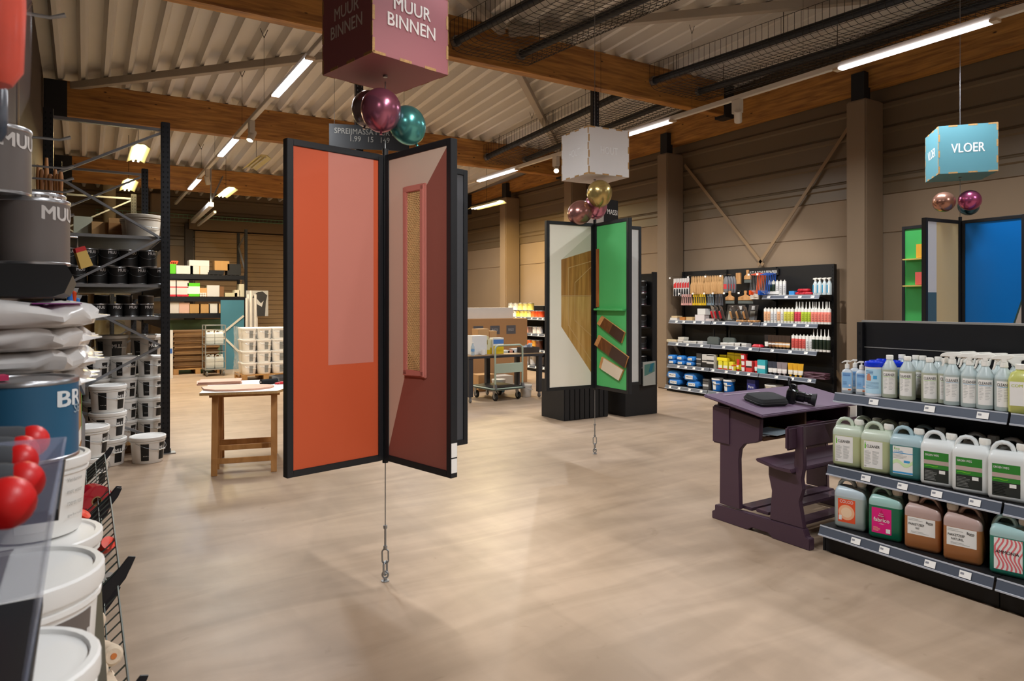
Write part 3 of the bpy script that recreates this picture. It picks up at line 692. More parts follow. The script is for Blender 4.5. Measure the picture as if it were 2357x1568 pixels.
o = MB().prism([(-.14, .2), (-.1, -.0), (0, -.09), (.15, -.13), (.32, -.11), (.45, -.03), (.49, .08), (.45, .2), (.3, .27), (.1, .28), (-.05, .26)], 'z', 0, .016).build('pink_board', [PKS], bevel=.002, loc=onT(0, .18), rot=TT.rotation_euler.z)
tag(o, 'pale pink painted round-edged board at the front of trestle table', 'board')
o = MB().box(-.2, .2, -.15, .15, 0, .015).build('pink_board', PKS, bevel=.002, loc=onT(-.02, .78), rot=TT.rotation_euler.z+.1)
tag(o, 'pale pink painted rectangular board at the back left of trestle table', 'board')
o = MB().box(-.18, .2, -.15, .15, 0, .012).build('pink_board', M('pale_pink_dark', 'c09078', .5), bevel=.002, loc=onT(-.02, .775, .7405), rot=TT.rotation_euler.z+.02)
tag(o, 'darker pink thin board stacked on the rectangular board at table back left', 'board')
o.location.z = .7402
t2 = thing('paint_roller', 'black foam paint roller with red handle lying on trestle table', 'paint roller', onT(.44, .52), .35)
MB().cyl((0,0,0), .026, .17, 20, T=Tr(-.085, 0, .0265, ry=PI/2)).build('roller_sleeve', M('black_foam', '17171a', .9), t2)
MB().cyl((0,0,0), .009, .002, 12, T=Tr(-.0875, 0, .0265, ry=PI/2)).build('end_cap', WHT, t2)
MB().tube([(.086, 0, .0265), (.1, 0, .0265), (.1, -.08, .0265), (.03, -.09, .022), (.03, -.13, .016)], .003, 6).build('wire_frame', CHROME, t2)
MB().tube([(.0, -.10, .014), (.05, -.115, .016), (.16, -.13, .014)], [.008, .013, .011], 10).build('handle', paint('c8202a', .35), t2)
t2 = thing('paint_tray', 'low dark paint tray standing on back right of the trestle table', 'tray', onT(.60, .80), .1)
m = MB().loft([rrect(.2, .22, .02, 0), rrect(.24, .26, .02, .05), rrect(.23, .25, .02, .05), rrect(.19, .21, .02, .006)], cap=False); m.add(rrect(.19, .21, .02, .006), [tuple(range(20))]); m.add(rrect(.2, .22, .02, 0), [tuple(range(20))]); m.build('tray_body', M('tray_dark', '4a423c', .5), t2)
# ================================================================== GONDOLA UNITS (metal shop shelving)
RAILM = M('price_rail_grey', '565c68', .35, .2, var=.05); RAILW = M('price_rail_clear', 'b9bdc6', .25, .1)
SHELF = M('shelf_black', '1b1b1c', .4, var=.1)
def gondola(label, x_back, y0, y1, zt, n, shelves, base_x, base_h, cat='shelving'):
    # faces -X; shelves: list of (z, front x, first module, last module); modules counted from y0
    t = thing('shelving_unit', label, cat, (x_back, y0, 0)); L = y1-y0; w = L/n
    for i in range(n): MB().box(0, .03, i*w+.002, (i+1)*w-.002, base_h, zt).build('back_panel', BLK, t)
    if zt < 1.6: MB().box(-.002, .032, 0, L, zt-.004, zt+.008).build('top_edge', M('pale_edge', '8e8a84', .5), t); MB().box(-.004, 0, 0, L, zt-.165, zt-.160).build('panel_seam', M('pale_edge'), t)
    for i in range(n+1):
        m = MB().box(-.025, .04, i*w-.018, i*w+.018, 0, zt-.004); m.build('upright', BLK, t)
        mm = MB(); z = .2
        while z < zt-.05: mm.box(-.0255, -.0245, i*w-.006, i*w+.006, z, z+.02); z += .05
        mm.build('slot_perforation', M('slot_dark', '050505', .9), t)
    bx = base_x-x_back
    for i in range(n):
        MB().box(bx, 0, i*w+.003, (i+1)*w-.003, base_h-.02, base_h).build('base_shelf', SHELF, t)
        MB().box(bx+.035, bx+.055, i*w+.003, (i+1)*w-.003, 0, base_h-.02).build('kick_panel', BLK2, t)
        rail(t, bx, i*w+.006, (i+1)*w-.006, base_h)
    MB().box(bx+.03, 0, L-.012, L, 0, base_h-.021).build('base_end', BLK2, t); MB().box(bx+.03, 0, 0, .012, 0, base_h-.021).build('base_end', BLK2, t)
    for z, fx, a, b in shelves:
        f = fx-x_back
        for i in range(a, b):
            MB().box(f, -.026, i*w+.003, (i+1)*w-.003, z-.022, z).build('shelf', SHELF, t)
            rail(t, f, i*w+.006, (i+1)*w-.006, z)
            for yb in (i*w+.004, (i+1)*w-.008): MB().prism([(f+.02, z-.0225), (-.027, z-.0225), (-.027, z-.09)], 'y', yb, yb+.004).build('bracket', BLK, t)
    return t
def rail(t, f, ya, yb, z, tags=None):
    r = MB().prism([(f-.002, z+.004), (f-.006, z+.004), (f-.026, z-.05), (f-.022, z-.052)], 'y', ya, yb).build('price_rail', RAILM, t)
    MB().prism([(f-.004, z+.0045), (f-.009, z+.0045), (f-.010, z-.002), (f-.005, z-.002)], 'y', ya, yb).build('rail_lip', RAILW, r)
    MB().prism([(f-.026, z-.045), (f-.030, z-.0465), (f-.030, z-.054), (f-.024, z-.052)], 'y', ya, yb).build('rail_lip', RAILW, r)
    k = 0; y = ya+.06+random.random()*.1
    while y < yb-.08:
        sl = .02/.054
        def P(dy, dz): return (f-.0095-.0035-(-dz)*sl+.001, y+dy, z+dz)
        m = MB().quad(P(0, -.008), P(.055, -.008), P(.055, -.04), P(0, -.04), 0)
        m.quad(tuple(Vector(P(.033, -.016))+Vector((-.0006, 0, 0))), tuple(Vector(P(.05, -.016))+Vector((-.0006, 0, 0))), tuple(Vector(P(.05, -.026))+Vector((-.0006, 0, 0))), tuple(Vector(P(.033, -.026))+Vector((-.0006, 0, 0))), 1)
        m.build('price_tag', [PAPER, M('tag_ink', '8a8a90', .7)], r); y += .16+random.random()*.16
GX = 4.22
G1 = gondola('low black shop shelving with cleaning liquids at the right foreground', GX, .63, 2.52, 1.386, 2,
        [(.949, 3.93, 0, 2), (.511, 3.86, 0, 2)], 3.78, .157)
# ------------------------------------------------------------------ jerrycans
def plastic(name, col, rough=.3, sss=.25): return M(name, col, rough, var=.02, sss=sss, coat=.2)
def jerry(cm, lm, cap, label, cat='jerrycan', flip=1, lab=None, fill=.19):
    t = thing('jerrycan', label, cat)
    W_, D_ = .172, .122; secs = []; ms = []
    prof = [(0, .86, .80), (.006, .95, .9), (.02, 1, 1), (.10, 1, 1), (fill, 1, 1), (fill+.001, 1, 1), (.205, 1, 1), (.218, .98, .96), (.232, .92, .84), (.243, .82, .66), (.246, .74, .55)]
    for z, a, b in prof: secs.append(rrect(W_*a, D_*b, .019*min(a, b), z, k=4))
    mi = [0 if z < fill else 1 for z, _, _ in prof[:-1]]
    MB().loft(secs, m=mi).build('body', [lm, cm], t)
    s = flip
    MB().lathe([(.026, .236), (.024, .25), (.022, .258)], 20, (s*.052, 0, 0)).build('neck', cm, t)
    mc = MB().lathe([(.0, .256), (.0245, .256), (.0255, .262), (.0255, .284), (.024, .288), (0, .288)], 24, (s*.052, 0, 0))
    for i in range(24): q = 2*PI*i/24; mc.bar((s*.052+.0255*math.cos(q), .0255*math.sin(q), .262), (s*.052+.0255*math.cos(q), .0255*math.sin(q), .284), .002, .002)
    mc.build('cap', cap, t)
    P = [(-.076, .205), (-.074, .232), (-.066, .258), (-.052, .277), (-.032, .285), (-.010, .283), (.006, .272), (.015, .254), (.020, .234)]
    vs = []
    n = 10
    loops = []
    for i, (x, z) in enumerate(P):
        p0 = P[max(i-1, 0)]; p1 = P[min(i+1, len(P)-1)]; tx, tz = p1[0]-p0[0], p1[1]-p0[1]; q = math.hypot(tx, tz); nx, nz = -tz/q, tx/q
        loops.append([(s*(x+nx*.0115*math.cos(2*PI*k/n)), .020*math.sin(2*PI*k/n), z+nz*.0115*math.cos(2*PI*k/n)) for k in range(n)])
    MB().loft(loops).build('handle', cm, t)
    if lab: lab(t)
    return t
def face(m, x0, x1, z0, z1, mi, k=0): y = -.0612-.0004*k; m.quad((x0, y, z0), (x1, y, z0), (x1, y, z1), (x0, y, z1), mi)
def lines(m, x0, x1, z0, z1, n, mi, k=1, seed=1):
    r = random.Random(seed); h = (z1-z0)/n
    for i in range(n): face(m, x0, x0+(x1-x0)*(.6+.4*r.random()), z1-h*(i+.7), z1-h*(i+.35), mi, k)
LBL = lambda: [PAPER, INK, paint('6cbf2a'), M('fine_print_grey', 'a9a9a6', .7), paint('e8552c'), paint('e0187a'), paint('2f7f2c'), paint('262a26'), paint('b9a39a'), paint('3f9ad0'), paint('e27076'), paint('f4b890')]
LB = LBL()
def TT_(x, z, k=2): return Tr(x, -.0612-.0004*k, z)
def lab_icleaner(t):
    m = MB(); face(m, -.066, .034, .03, .185, 0); face(m, -.062, -.055, .140, .168, 2, 1); face(m, -.061, -.056, .172, .177, 2, 1)
    m.text('CLEANER', .016, TT_(-.016, .155), 1, width=.07, bold=.02); lines(m, -.062, -.026, .05, .13, 12, 3); lines(m, -.020, .016, .05, .13, 12, 3, seed=2)
    m.text('Q', .009, TT_(-.058, .038), 1, width=.010); m.build('label', LB, t)
def lab_eco(t):
    m = MB(); face(m, -.066, .034, .03, .185, 0); face(m, -.066, .034, .145, .149, 9, 1); face(m, -.066, .034, .033, .043, 9, 1); face(m, -.01, .02, .095, .108, 9, 1)
    pts = [(-.066+.1*i/12, .08+.012*math.sin(i*.6)) for i in range(13)]
    m.add([(x, -.0618, z) for x, z in pts]+[(x, -.0618, z+.02) for x, z in pts[::-1]], [tuple(range(26))], 11+1)
    m.text('Eco', .014, TT_(-.045, .172), 2, width=.028); m.text('CLEAN', .011, TT_(-.036, .1555), 9, width=.045); lines(m, -.064, .01, .115, .142, 4, 3)
    m.build('label', LB+[paint('cfe8b4')], t)
def lab_groen(t):
    m = MB(); face(m, -.066, .05, .025, .185, 6); face(m, -.066, .05, .025, .095, 7, 1); face(m, -.066, .05, .118, .140, 8, 1)
    m.text('GROEN WEG', .011, TT_(-.028, .168), 0, width=.065, bold=.02); lines(m, -.062, -.0, .032, .085, 7, 3); face(m, .006, .034, .072, .09, 0, 2)
    m.text('~', .008, TT_(-.03, .108), 2, width=.06); m.build('label', LB, t)
def lab_cotex(t):
    m = MB(); face(m, -.062, .035, .04, .178, 4)
    for i, (a, c) in enumerate(((.045, 11), (.03, 11))): m.add([(-.014+a*math.cos(q), -.0616-.0003*i, .10+a*math.sin(q)) for q in [2*PI*k/24 for k in range(24)]], [tuple(range(24))], 11+i)
    m.text('COLOD', .018, TT_(-.014, .163), 0, width=.075); face(m, -.057, -.04, .052, .08, 0, 3); m.build('label', LB+[paint('f8d4b0')], t)
def lab_fabrico(t):
    m = MB(); face(m, -.066, .036, .035, .178, 5)
    m.add([(-.045, -.0617, .105), (.015, -.0617, .105), (-.015, -.0617, .17)], [(0,1,2)], 12)
    m.text('fabrico', .022, TT_(-.015, .112), 0, width=.082, bold=.03); m.text('huur\nhanger', .022, TT_(-.015, .14, 3), 0, width=.03); lines(m, -.058, -.02, .045, .07, 4, 11); face(m, .008, .03, .042, .066, 0, 2); m.add([(-.03, -.0622, .088), (.0, -.0622, .088), (-.015, -.0622, .092)], [(0,1,2)], 0)
    m.build('label', LB+[paint('c4105f')], t)
def lab_parket(word):
    def f(t):
        m = MB(); face(m, -.068, .064, .085, .178, 0); m.text('PARKETZEEP', .012, TT_(-.025, .14), 1, width=.075, bold=.01); m.text(word, .011, TT_(-.02, .120), 1, width=.02 if word == 'WIT' else .055, bold=.01)
        lines(m, -.064, .01, .158, .172, 2, 3); m.text('Bono', .012, TT_(.038, .160), 1, width=.032, bold=.04); lines(m, -.05, .04, .092, .104, 2, 3); face(m, .03, .052, .150, .152, 1, 2); m.build('label', LB, t)
    return f
def lab_ammonia(t):
    m = MB(); face(m, -.066, .049, .03, .185, 0)
    for i in range(7):
        P = []; n = 14
        for j in range(n+1): z = .03+.155*j/n; x = -.060+.017*i+.012*math.sin(j*.55+i*.3); P.append((min(max(x, -.066), .049), z))
        Q = [(min(x+.008, .049), z) for x, z in P[::-1]]
        m.add([(x, -.0617, z) for x, z in P+Q], [tuple(range(len(P+Q)))], 10)
    m.text('AMMONIA', .016, TT_(-.012, .118, 4), 1, width=.095, bold=.02); m.build('label', LB, t)
CAPW = M('cap_white', 'efece4', .45)
HAZE = plastic('translucent_hdpe', 'b9c6c6'); 
def jpos(px, X): return onX(px, X)
JR = -PI/2 + math.radians(14)                                       # broad face looks at the aisle, turned a little to the viewer
def place(key, maker, px, X, z, label, rz=JR, dx=.0):
    y = onX(px, X); stock(key, maker, (X+dx, y, z+.0005), rz, label, 'jerrycans on the right shelving'); return y
X2 = 3.955
mk = dict(
 ic=lambda: jerry(plastic('hdpe_haze_green', 'c2cbb8'), plastic('pale_yellow_liquid', 'bcc296'), CAPW, 'x', lab=lab_icleaner),
 eco=lambda: jerry(plastic('hdpe_haze_blue', 'a9bfc4'), plastic('teal_liquid', '3d7b78'), CAPW, 'x', lab=lab_eco),
 gr=lambda: jerry(plastic('white_hdpe', 'dddfdd'), plastic('white_hdpe', 'dddfdd'), CAPW, 'x', lab=lab_groen),
 co=lambda: jerry(plastic('hdpe_haze_clear', 'b9c6cc'), plastic('clear_grey_liquid', 'aab4ae'), CAPW, 'x', lab=lab_cotex),
 fa=lambda: jerry(plastic('hdpe_haze_mint', '9cc0b8'), plastic('green_liquid', '0f6b4c'), CAPW, 'x', lab=lab_fabrico),
 pw=lambda: jerry(plastic('hdpe_haze_amber', 'b59a92'), plastic('amber_liquid', 'a4693c'), CAPW, 'x', flip=-1, lab=lab_parket('WIT'), fill=.18),
 pn=lambda: jerry(plastic('hdpe_haze_amber', 'b59a92'), plastic('amber_liquid', 'a4693c'), CAPW, 'x', flip=-1, lab=lab_parket('NATUREL'), fill=.18),
 am=lambda: jerry(plastic('hdpe_haze_sea', '9fbdbb'), plastic('sea_green_liquid', '257865'), CAPW, 'x', lab=lab_ammonia),
)
row2 = [('ic', 1957, 'pale yellow jerrycan labelled CLEANER at the left end of middle shelf'), ('ic', 2024, 'pale yellow jerrycan labelled CLEANER between its twin and the teal one'),
        ('eco', 2092, 'teal jerrycan with blue and green label on middle shelf'), ('gr', 2165, 'white jerrycan with GROEN WEG label right beside the teal one'),
        ('gr', 2240, 'white jerrycan with GROEN WEG label, middle one of three in front'), ('gr', 2325, 'white jerrycan with GROEN WEG label, rightmost one in front')]
for k, px, lb in row2: place(k, mk[k], px, X2, .511, lb)
def back(k, px, X, z, lb, rz=JR): stock(k, mk[k], (X, onX(px, X), z+.0005), rz, lb, 'jerrycans on the right shelving')
for k, px, lb in (('ic', 1998, 'pale jerrycan behind the leftmost CLEANER jerrycan on middle shelf'), ('ic', 2058, 'pale jerrycan second in the back row of middle shelf'),
                  ('eco', 2140, 'teal jerrycan in the back row behind the front teal one'), ('gr', 2260, 'dim white jerrycan in the back row behind the GROEN WEG ones'), ('gr', 2345, 'dim white jerrycan at the right of back row, middle shelf')):
    back(k, px, 4.09, .511, lb)
X3 = 3.90
for k, px, lb in (('co', 1962, 'clear grey jerrycan with orange label at left of bottom shelf'), ('fa', 2043, 'green jerrycan with pink fabrico label on bottom shelf'), ('pw', 2128, 'amber jerrycan with white PARKETZEEP WIT label on bottom shelf'),
                  ('pn', 2220, 'amber jerrycan with white PARKETZEEP NATUREL label on bottom shelf'), ('am', 2330, 'sea green jerrycan with swirled AMMONIA label on bottom shelf')):
    place(k, mk[k], px, X3, .157, lb)
for k, px, lb in (('co', 2060, 'clear jerrycan in shade behind the orange-labelled one, bottom shelf'), ('fa', 2135, 'dark green jerrycan in shade behind the fabrico one'), ('pw', 2235, 'brown jerrycan in shade behind the two PARKETZEEP ones'), ('am', 2352, 'dim green jerrycan behind the AMMONIA one')):
    back(k, px, 4.088, .157, lb)
# ------------------------------------------------------------------ top shelf bottles
def cleaner(colliq, head, lineM):
    t = thing('bottle', 'x', 'bottle'); r = .041
    pr = [(0, 0), (.034, 0), (.04, .004), (r, .01), (r, .165), (r, .166), (.038, .180), (.018, .218), (.0165, .222), (.0165, .23), (0, .23)]
    MB().lathe(pr, 28, m=[0]*5+[1]*5).build('body', [colliq, HAZE], t)
    if head == 'cap':
        MB().lathe([(0, .2245), (.0185, .2245), (.019, .228), (.019, .246), (.0175, .249), (0, .249)], 20).build('cap', CAPW, t)
    else:
        MB().lathe([(0, .2245), (.0185, .2245), (.019, .228), (.017, .25), (0, .25)], 18).build('collar', CAPW, t)
        m = MB().prism([(-.058, .262), (-.05, .277), (-.03, .285), (.035, .290), (.045, .283), (.03, .268), (.012, .262), (.012, .249), (-.012, .249), (-.014, .262)], 'y', -.011, .011)
        m.build('spray_head', CAPW, t, bevel=.003)
        MB().tube([(-.02, 0, .262), (-.035, 0, .25), (-.04, 0, .225), (-.046, 0, .21)], [.006, .006, .005, .004], 8).build('trigger', CAPW, t)
    m = MB(); R = r+.0006; n = 12; a = .85
    def strip(x0, x1, z0, z1, mi, rr):
        vs = []; 
        for i in range(n+1):
            x = x0+(x1-x0)*i/n; q = x/rr; vs += [(rr*math.sin(q), -rr*math.cos(q), z0), (rr*math.sin(q), -rr*math.cos(q), z1)]
        m.add(vs, [(2*i, 2*i+2, 2*i+3, 2*i+1) for i in range(n)], mi, True)
    strip(-.034, .036, .025, .155, 0, R)
    m.text('CLEANER', .015, Tr(0, 0, .137), 1, width=.062, bold=.02, cyl=R+.0004)
    m.text('i', .024, Tr(-.0, 0, .137), 2, width=.003, cyl=R+.0003) if False else None
    strip(-.03, .032, .1245, .1265, 2, R+.0004)
    rr_ = random.Random(5)
    for i in range(9): strip(-.028, -.028+.022*(.5+.5*rr_.random()), .117-.008*i, .119-.008*i, 3, R+.0004); strip(.0, .026*(.5+.5*rr_.random()), .117-.008*i, .119-.008*i, 3, R+.0004)
    m.build('label', [PAPER, INK, lineM, M('fine_print_grey')], t)
    return t
B1 = lambda: cleaner(plastic('straw_liquid', 'b5b8a2'), 'cap', paint('8cc63f'))
B2 = lambda: cleaner(plastic('clear_liquid', 'b3bdb9'), 'spray', paint('58a9d8'))
VR = -PI/2 + math.radians(22)
BG = 'cleaning bottles on the top shelf'
XA, XB = 3.99, 4.12
fr_ = [('c', 2048, XA), ('c', 2089, XA), ('c', 2140, XA), ('c', 2176, XA+.03)]
for i, (k, px, X) in enumerate(fr_): stock('b1', B1, (X, onX(px, X), .9495), VR+[0, -.25, .1, .2][i], 'capped CLEANER bottle, %s from left in the front row of top shelf' % ORD[i], BG)
for i, px in enumerate((2076, 2108, 2124, 2160)): X = XB-.01; stock('b1', B1, (X, onX(px, X), .9495), VR, 'capped CLEANER bottle, %s from left in the back row of top shelf' % ORD[i], BG)
for i, px in enumerate((2192, 2232, 2268, 2311)): stock('b2', B2, (XA-.005, onX(px, XA-.005), .9495), VR, 'CLEANER spray bottle, %s from left in the front row of top shelf' % ORD[i], BG)
for i, px in enumerate((2226, 2262, 2298, 2338)): X = XB; stock('b2', B2, (X, onX(px, X), .9495), VR-.2, 'white-headed spray bottle, %s from left in the back row of top shelf' % ORD[i], BG)
def pump():
    t = thing('bottle', 'x', 'bottle')
    MB().loft([rrect(.056, .040, .012, 0), rrect(.062, .045, .014, .006), rrect(.062, .045, .014, .125), rrect(.050, .038, .014, .140), rrect(.024, .024, .011, .148), rrect(.024, .024, .011, .152)]).build('body', plastic('frosted_plastic', 'c9d0d6'), t)
    m = MB().lathe([(0, .1525), (.013, .1525), (.013, .176), (.005, .178), (.005, .192), (0, .192)], 16); m.prism([(-.03, .189), (-.03, .183), (-.012, .192), (.012, .192), (.012, .201), (-.012, .201)], 'y', -.007, .007); m.build('pump', CAPW, t)
    m = MB()
    m.quad((-.026, -.0232, .018), (.026, -.0232, .018), (.026, -.0232, .128), (-.026, -.0232, .128), 0); m.quad((-.026, -.0235, .034), (.026, -.0235, .034), (.026, -.0235, .128), (-.026, -.0235, .128), 1)
    for i in range(3): m.quad((-.022, -.0238, .118-.006*i), (.018, -.0238, .118-.006*i), (.018, -.0238, .1205-.006*i), (-.022, -.0238, .1205-.006*i), 2)
    for i in range(4): m.quad((-.022, -.0238, .07-.006*i), (.0, -.0238, .07-.006*i), (.0, -.0238, .0715-.006*i), (-.022, -.0238, .0715-.006*i), 2)
    m.quad((.006, -.0238, .02), (.022, -.0238, .02), (.022, -.0238, .027), (.006, -.0238, .027), 3); m.quad((.008, -.0238, .05), (.015, -.0238, .043), (.022, -.0238, .05), (.015, -.0238, .057), 4)
    m.build('label', [PAPER, paint('8cbbe4'), paint('1f4f98'), paint('d86a2a'), paint('f4dede')], t); return t
for i, (px, X, lb) in enumerate(((1950, 3.98, 'small pump bottle with sky blue label at the far left of top shelf'), (1983, 3.99, 'small pump bottle with sky blue label beside the wipes tub'), (1968, 4.08, 'small pump bottle half hidden behind the two front pump bottles'))):
    stock('pump', pump, (X, onX(px, X), .9495), VR+.1, lb, 'hand gel pump bottles')
def tub():
    t = thing('tub', 'x', 'tub')
    MB().lathe([(0, 0), (.048, 0), (.052, .004), (.052, .176), (0, .176)], 32).build('body', M('tub_white', 'e6e6ea', .35), t)
    MB().lathe([(0, .1765), (.054, .1765), (.055, .18), (.055, .2), (.050, .206), (.03, .208), (.028, .214), (0, .215)], 32).build('lid', M('tub_blue_lid', '0a35d0', .25), t)
    m = MB(); R = .0525; n = 12
    def strip(x0, x1, z0, z1, mi, rr):
        vs = []
        for i in range(n+1): q = (x0+(x1-x0)*i/n)/rr; vs += [(rr*math.sin(q), -rr*math.cos(q), z0), (rr*math.sin(q), -rr*math.cos(q), z1)]
        m.add(vs, [(2*i, 2*i+2, 2*i+3, 2*i+1) for i in range(n)], mi, True)
    strip(-.05, .045, .02, .165, 0, R)
    for i in range(3): strip(-.045, -.0, .150-.008*i, .154-.008*i, 1, R+.0003)
    strip(-.04, -.012, .095, .125, 2, R+.0004); strip(-.034, -.018, .118, .135, 2, R+.0005); strip(.0, .02, .105, .125, 3, R+.0004)
    for i in range(6): strip(-.045, .03, .085-.007*i, .087-.007*i, 1, R+.0003)
    m.build('label', [paint('b7dcf0'), paint('5a86b0'), paint('c98468'), paint('4aa3d8')], t); return t
for px, X, lb in ((2013, 3.985, 'white wipes tub with blue lid and hands on label, front of top shelf'), (2045, 4.12, 'blue lidded wipes tub behind, left of the other one in back row'), (2062, 4.09, 'blue lidded wipes tub behind, right one in the back row')):
    if px == 2045: px = 2030
    stock('tub', tub, (X, onX(px, X), .9495), VR, lb, 'wipes tubs')
t = thing('canister', 'pale yellow canister with green and white label at the right edge of top shelf', 'canister', (3.99, onX(2352, 3.99), .9495), VR)
MB().loft([rrect(.10, .08, .02, 0), rrect(.112, .09, .02, .008), rrect(.112, .09, .02, .17), rrect(.09, .075, .02, .2), rrect(.05, .05, .02, .214), rrect(.05, .05, .02, .22)]).build('body', plastic('pale_yellow_plastic', 'c2c36e'), t)
MB().lathe([(0, .2205), (.027, .2205), (.028, .245), (0, .245)], 20).build('cap', CAPW, t)
m = MB(); m.quad((-.05, -.0456, .04), (.02, -.0456, .04), (.02, -.0456, .16), (-.05, -.0456, .16), 0); m.quad((.02, -.0456, .04), (.05, -.0456, .04), (.05, -.0456, .16), (.02, -.0456, .16), 1); m.text('COM', .014, Tr(-.02, -.046, .14), 2, width=.045, bold=.02); m.build('label', [PAPER, paint('a8b414'), paint('b8c41c')], t)
t = thing('bottle', 'clear spray bottle standing behind the pale yellow canister', 'bottle', (4.09, onX(2352, 4.13), .9495), VR)
MB().lathe([(0, 0), (.036, 0), (.038, .01), (.038, .17), (.015, .22), (0, .22)], 24).build('body', HAZE, t); MB().prism([(-.05, .255), (-.04, .28), (.04, .28), (.04, .265), (.012, .255), (.012, .2205), (-.012, .2205)], 'y', -.01, .01).build('spray_head', CAPW, t, bevel=.003)
# white pail behind the desk
# ================================================================== FAR GONDOLA AGAINST THE RIGHT WALL
G2X = 8.93
G2 = gondola('tall black shop shelving with tools, sealants and fillers against the right wall', G2X, 5.74, 8.58, 2.06, 3,
        [(1.215, 8.58, 0, 3), (.835, 8.56, 0, 3), (.456, 8.54, 0, 3), (1.62, 8.62, 0, 1)], 8.49, .10)
def g2(px, X): return onX(px, X)
WHM = M('carton_white', 'd9d5cc', .6)
def bar_label(m, w, d, z0, z1, mi): m.quad((-w/2, -d/2-.0006, z0), (w/2, -d/2-.0006, z0), (w/2, -d/2-.0006, z1), (-w/2, -d/2-.0006, z1), mi)
WR = -PI/2
def cartridge(body, band, nozzle, key):
    def f():
        t = thing('cartridge', 'x', 'sealant cartridge')
        mb = MB().lathe([(0, 0), (.023, 0), (.024, .003), (.024, .03), (.0243, .031), (.0243, .12), (.0243, .165), (.024, .166), (.024, .205), (.02, .21), (0, .21)], 16, m=[0, 0, 0, 1, 1, 1, 1, 0, 0, 0])
        mb.build('tube', [M('cartridge_'+body, body, .4), M('cartridge_'+band, band, .4)], t)
        m = MB()
        for z in (.05, .075, .10, .125): m.text('W', .015, Tr(0, 0, z), 0, width=.022, bold=.02, cyl=.0247)
        m.build('label_print', INK, t)
        if nozzle: MB().lathe([(0, .2105), (.014, .2105), (.012, .222), (.008, .226), (.003, .31), (0, .31)], 12).build('nozzle', M('clear_nozzle', 'e2e0da', .3), t)
        else: MB().lathe([(0, .2105), (.008, .2105), (.008, .228), (0, .228)], 12).build('thread', WHM, t)
        return t
    return f
def rowof(key, maker, px0, px1, n, X, z, labelfmt, grp, rz=WR, jit=0, start=0):
    for i in range(n):
        px = px0+(px1-px0)*(i/(n-1) if n > 1 else 0)
        stock(key, maker, (X, g2(px, X), z+.0005), rz+(random.random()-.5)*jit, labelfmt % ORD[i+start], grp)
# cartridge rows
def crow(keys, px0, px1, X, z, fmt, grp):
    n = len(keys)
    for i, k in enumerate(keys):
        px = px0+(px1-px0)*i/(n-1); stock(k[0], cartridge(*k[1]), (X, g2(px, X), z+.0005), WR+.5, fmt % (k[2], ORD[i]), grp)
c_or = ('c_or', ('e8e6e0', 'e8b48a', False, 0), 'orange'); c_ye = ('c_ye', ('e8e6e0', 'd8d25a', False, 0), 'yellow'); c_wh = ('c_wh', ('e8e6e0', 'dadada', False, 0), 'white')
c_re = ('c_re', ('e8e6e0', 'd8485a', True, 0), 'red'); c_li = ('c_li', ('e8e6e0', 'b4c83c', True, 0), 'lime'); c_sa = ('c_sa', ('e8e6e0', 'e88878', True, 0), 'salmon')
crow([c_or, c_or, c_wh, c_wh, c_or, c_wh, c_ye, c_ye, c_ye], 1762, 1824, 8.62, 1.215, '%s-banded cartridge, %s from left among the short ones on upper shelf', 'short cartridges on the upper shelf')
crow([c_re, c_re, c_li, c_li, c_li, c_sa, c_sa, c_sa, c_sa, c_sa, c_sa], 1833, 1909, 8.62, 1.215, '%s cartridge with long nozzle, %s from left on upper shelf', 'nozzled cartridges on the upper shelf')
crow([c_re, c_re, c_li, c_li, c_sa, c_sa, c_sa, c_sa], 1836, 1904, 8.69, 1.215, '%s cartridge with long nozzle, %s from left in the row behind', 'nozzled cartridges on the upper shelf')
c_rw = ('c_rw', ('e8e6e0', 'd86058', False, 0), 'red'); c_gb = ('c_gb', ('e8e6e0', '1c2a1c', True, 0), 'dark green')
crow([c_rw, c_rw, c_rw, c_rw, c_wh, c_wh], 1826, 1867, 8.60, .835, '%s-banded short cartridge, %s from left on the shelf below', 'short cartridges on the lower shelf')
crow([c_gb]*5, 1873, 1907, 8.60, .835, '%s cartridge with nozzle, %s from left on the shelf below', 'dark green cartridges')
crow([('c_bg', ('d8d8d0', '24382a', False, 0), 'green')]*2+[c_wh]*3, 1772, 1806, 8.68, 1.62, '%s cartridge, %s from left on the top shelf', 'cartridges on the top right shelf')
# squeeze tubes (standing on cap)
def sqtube(col, col2, h=.16, w_=.05):
    def f():
        t = thing('squeeze_tube', 'x', 'tube')
        MB().lathe([(0, 0), (.016, 0), (.017, .03), (0, .03)], 14).build('cap', M('cap_'+col2, col2, .4), t)
        secs = []
        for k in range(6):
            q = k/5; d = .036*(1-q)+.002; ww = w_*(.8+.2*q); secs.append(rrect(ww, d, min(d, ww)*.45, .0305+(h-.03)*q, k=3))
        MB().loft(secs, m=[0, 0, 1, 1, 1]).build('tube_body', [M('tube_'+col, col, .4), M('tube_'+col2, col2, .4)], t)
        m = MB(); bar_label(m, w_*.7, .03, .06, .085, 0); m.build('label', [PAPER], t)
        return t
    return f
for i, (c, nm) in enumerate((('e4ded2', 'white'), ('6b4a30', 'dark brown'), ('7a5230', 'walnut'), ('a87a48', 'oak'), ('c0905a', 'ochre brown'), ('b88450', 'mid brown'), ('c4985c', 'light brown'))):
    stock('sq_'+c, sqtube(c, '3b2a1e' if i else '2c2420', .20, .07), (8.60, g2(1765+i*8.2, 8.60), .8355), WR+.45, '%s wood filler tube, %s from the left in the filler tube row' % (nm, ORD[i]), 'wood filler tubes')
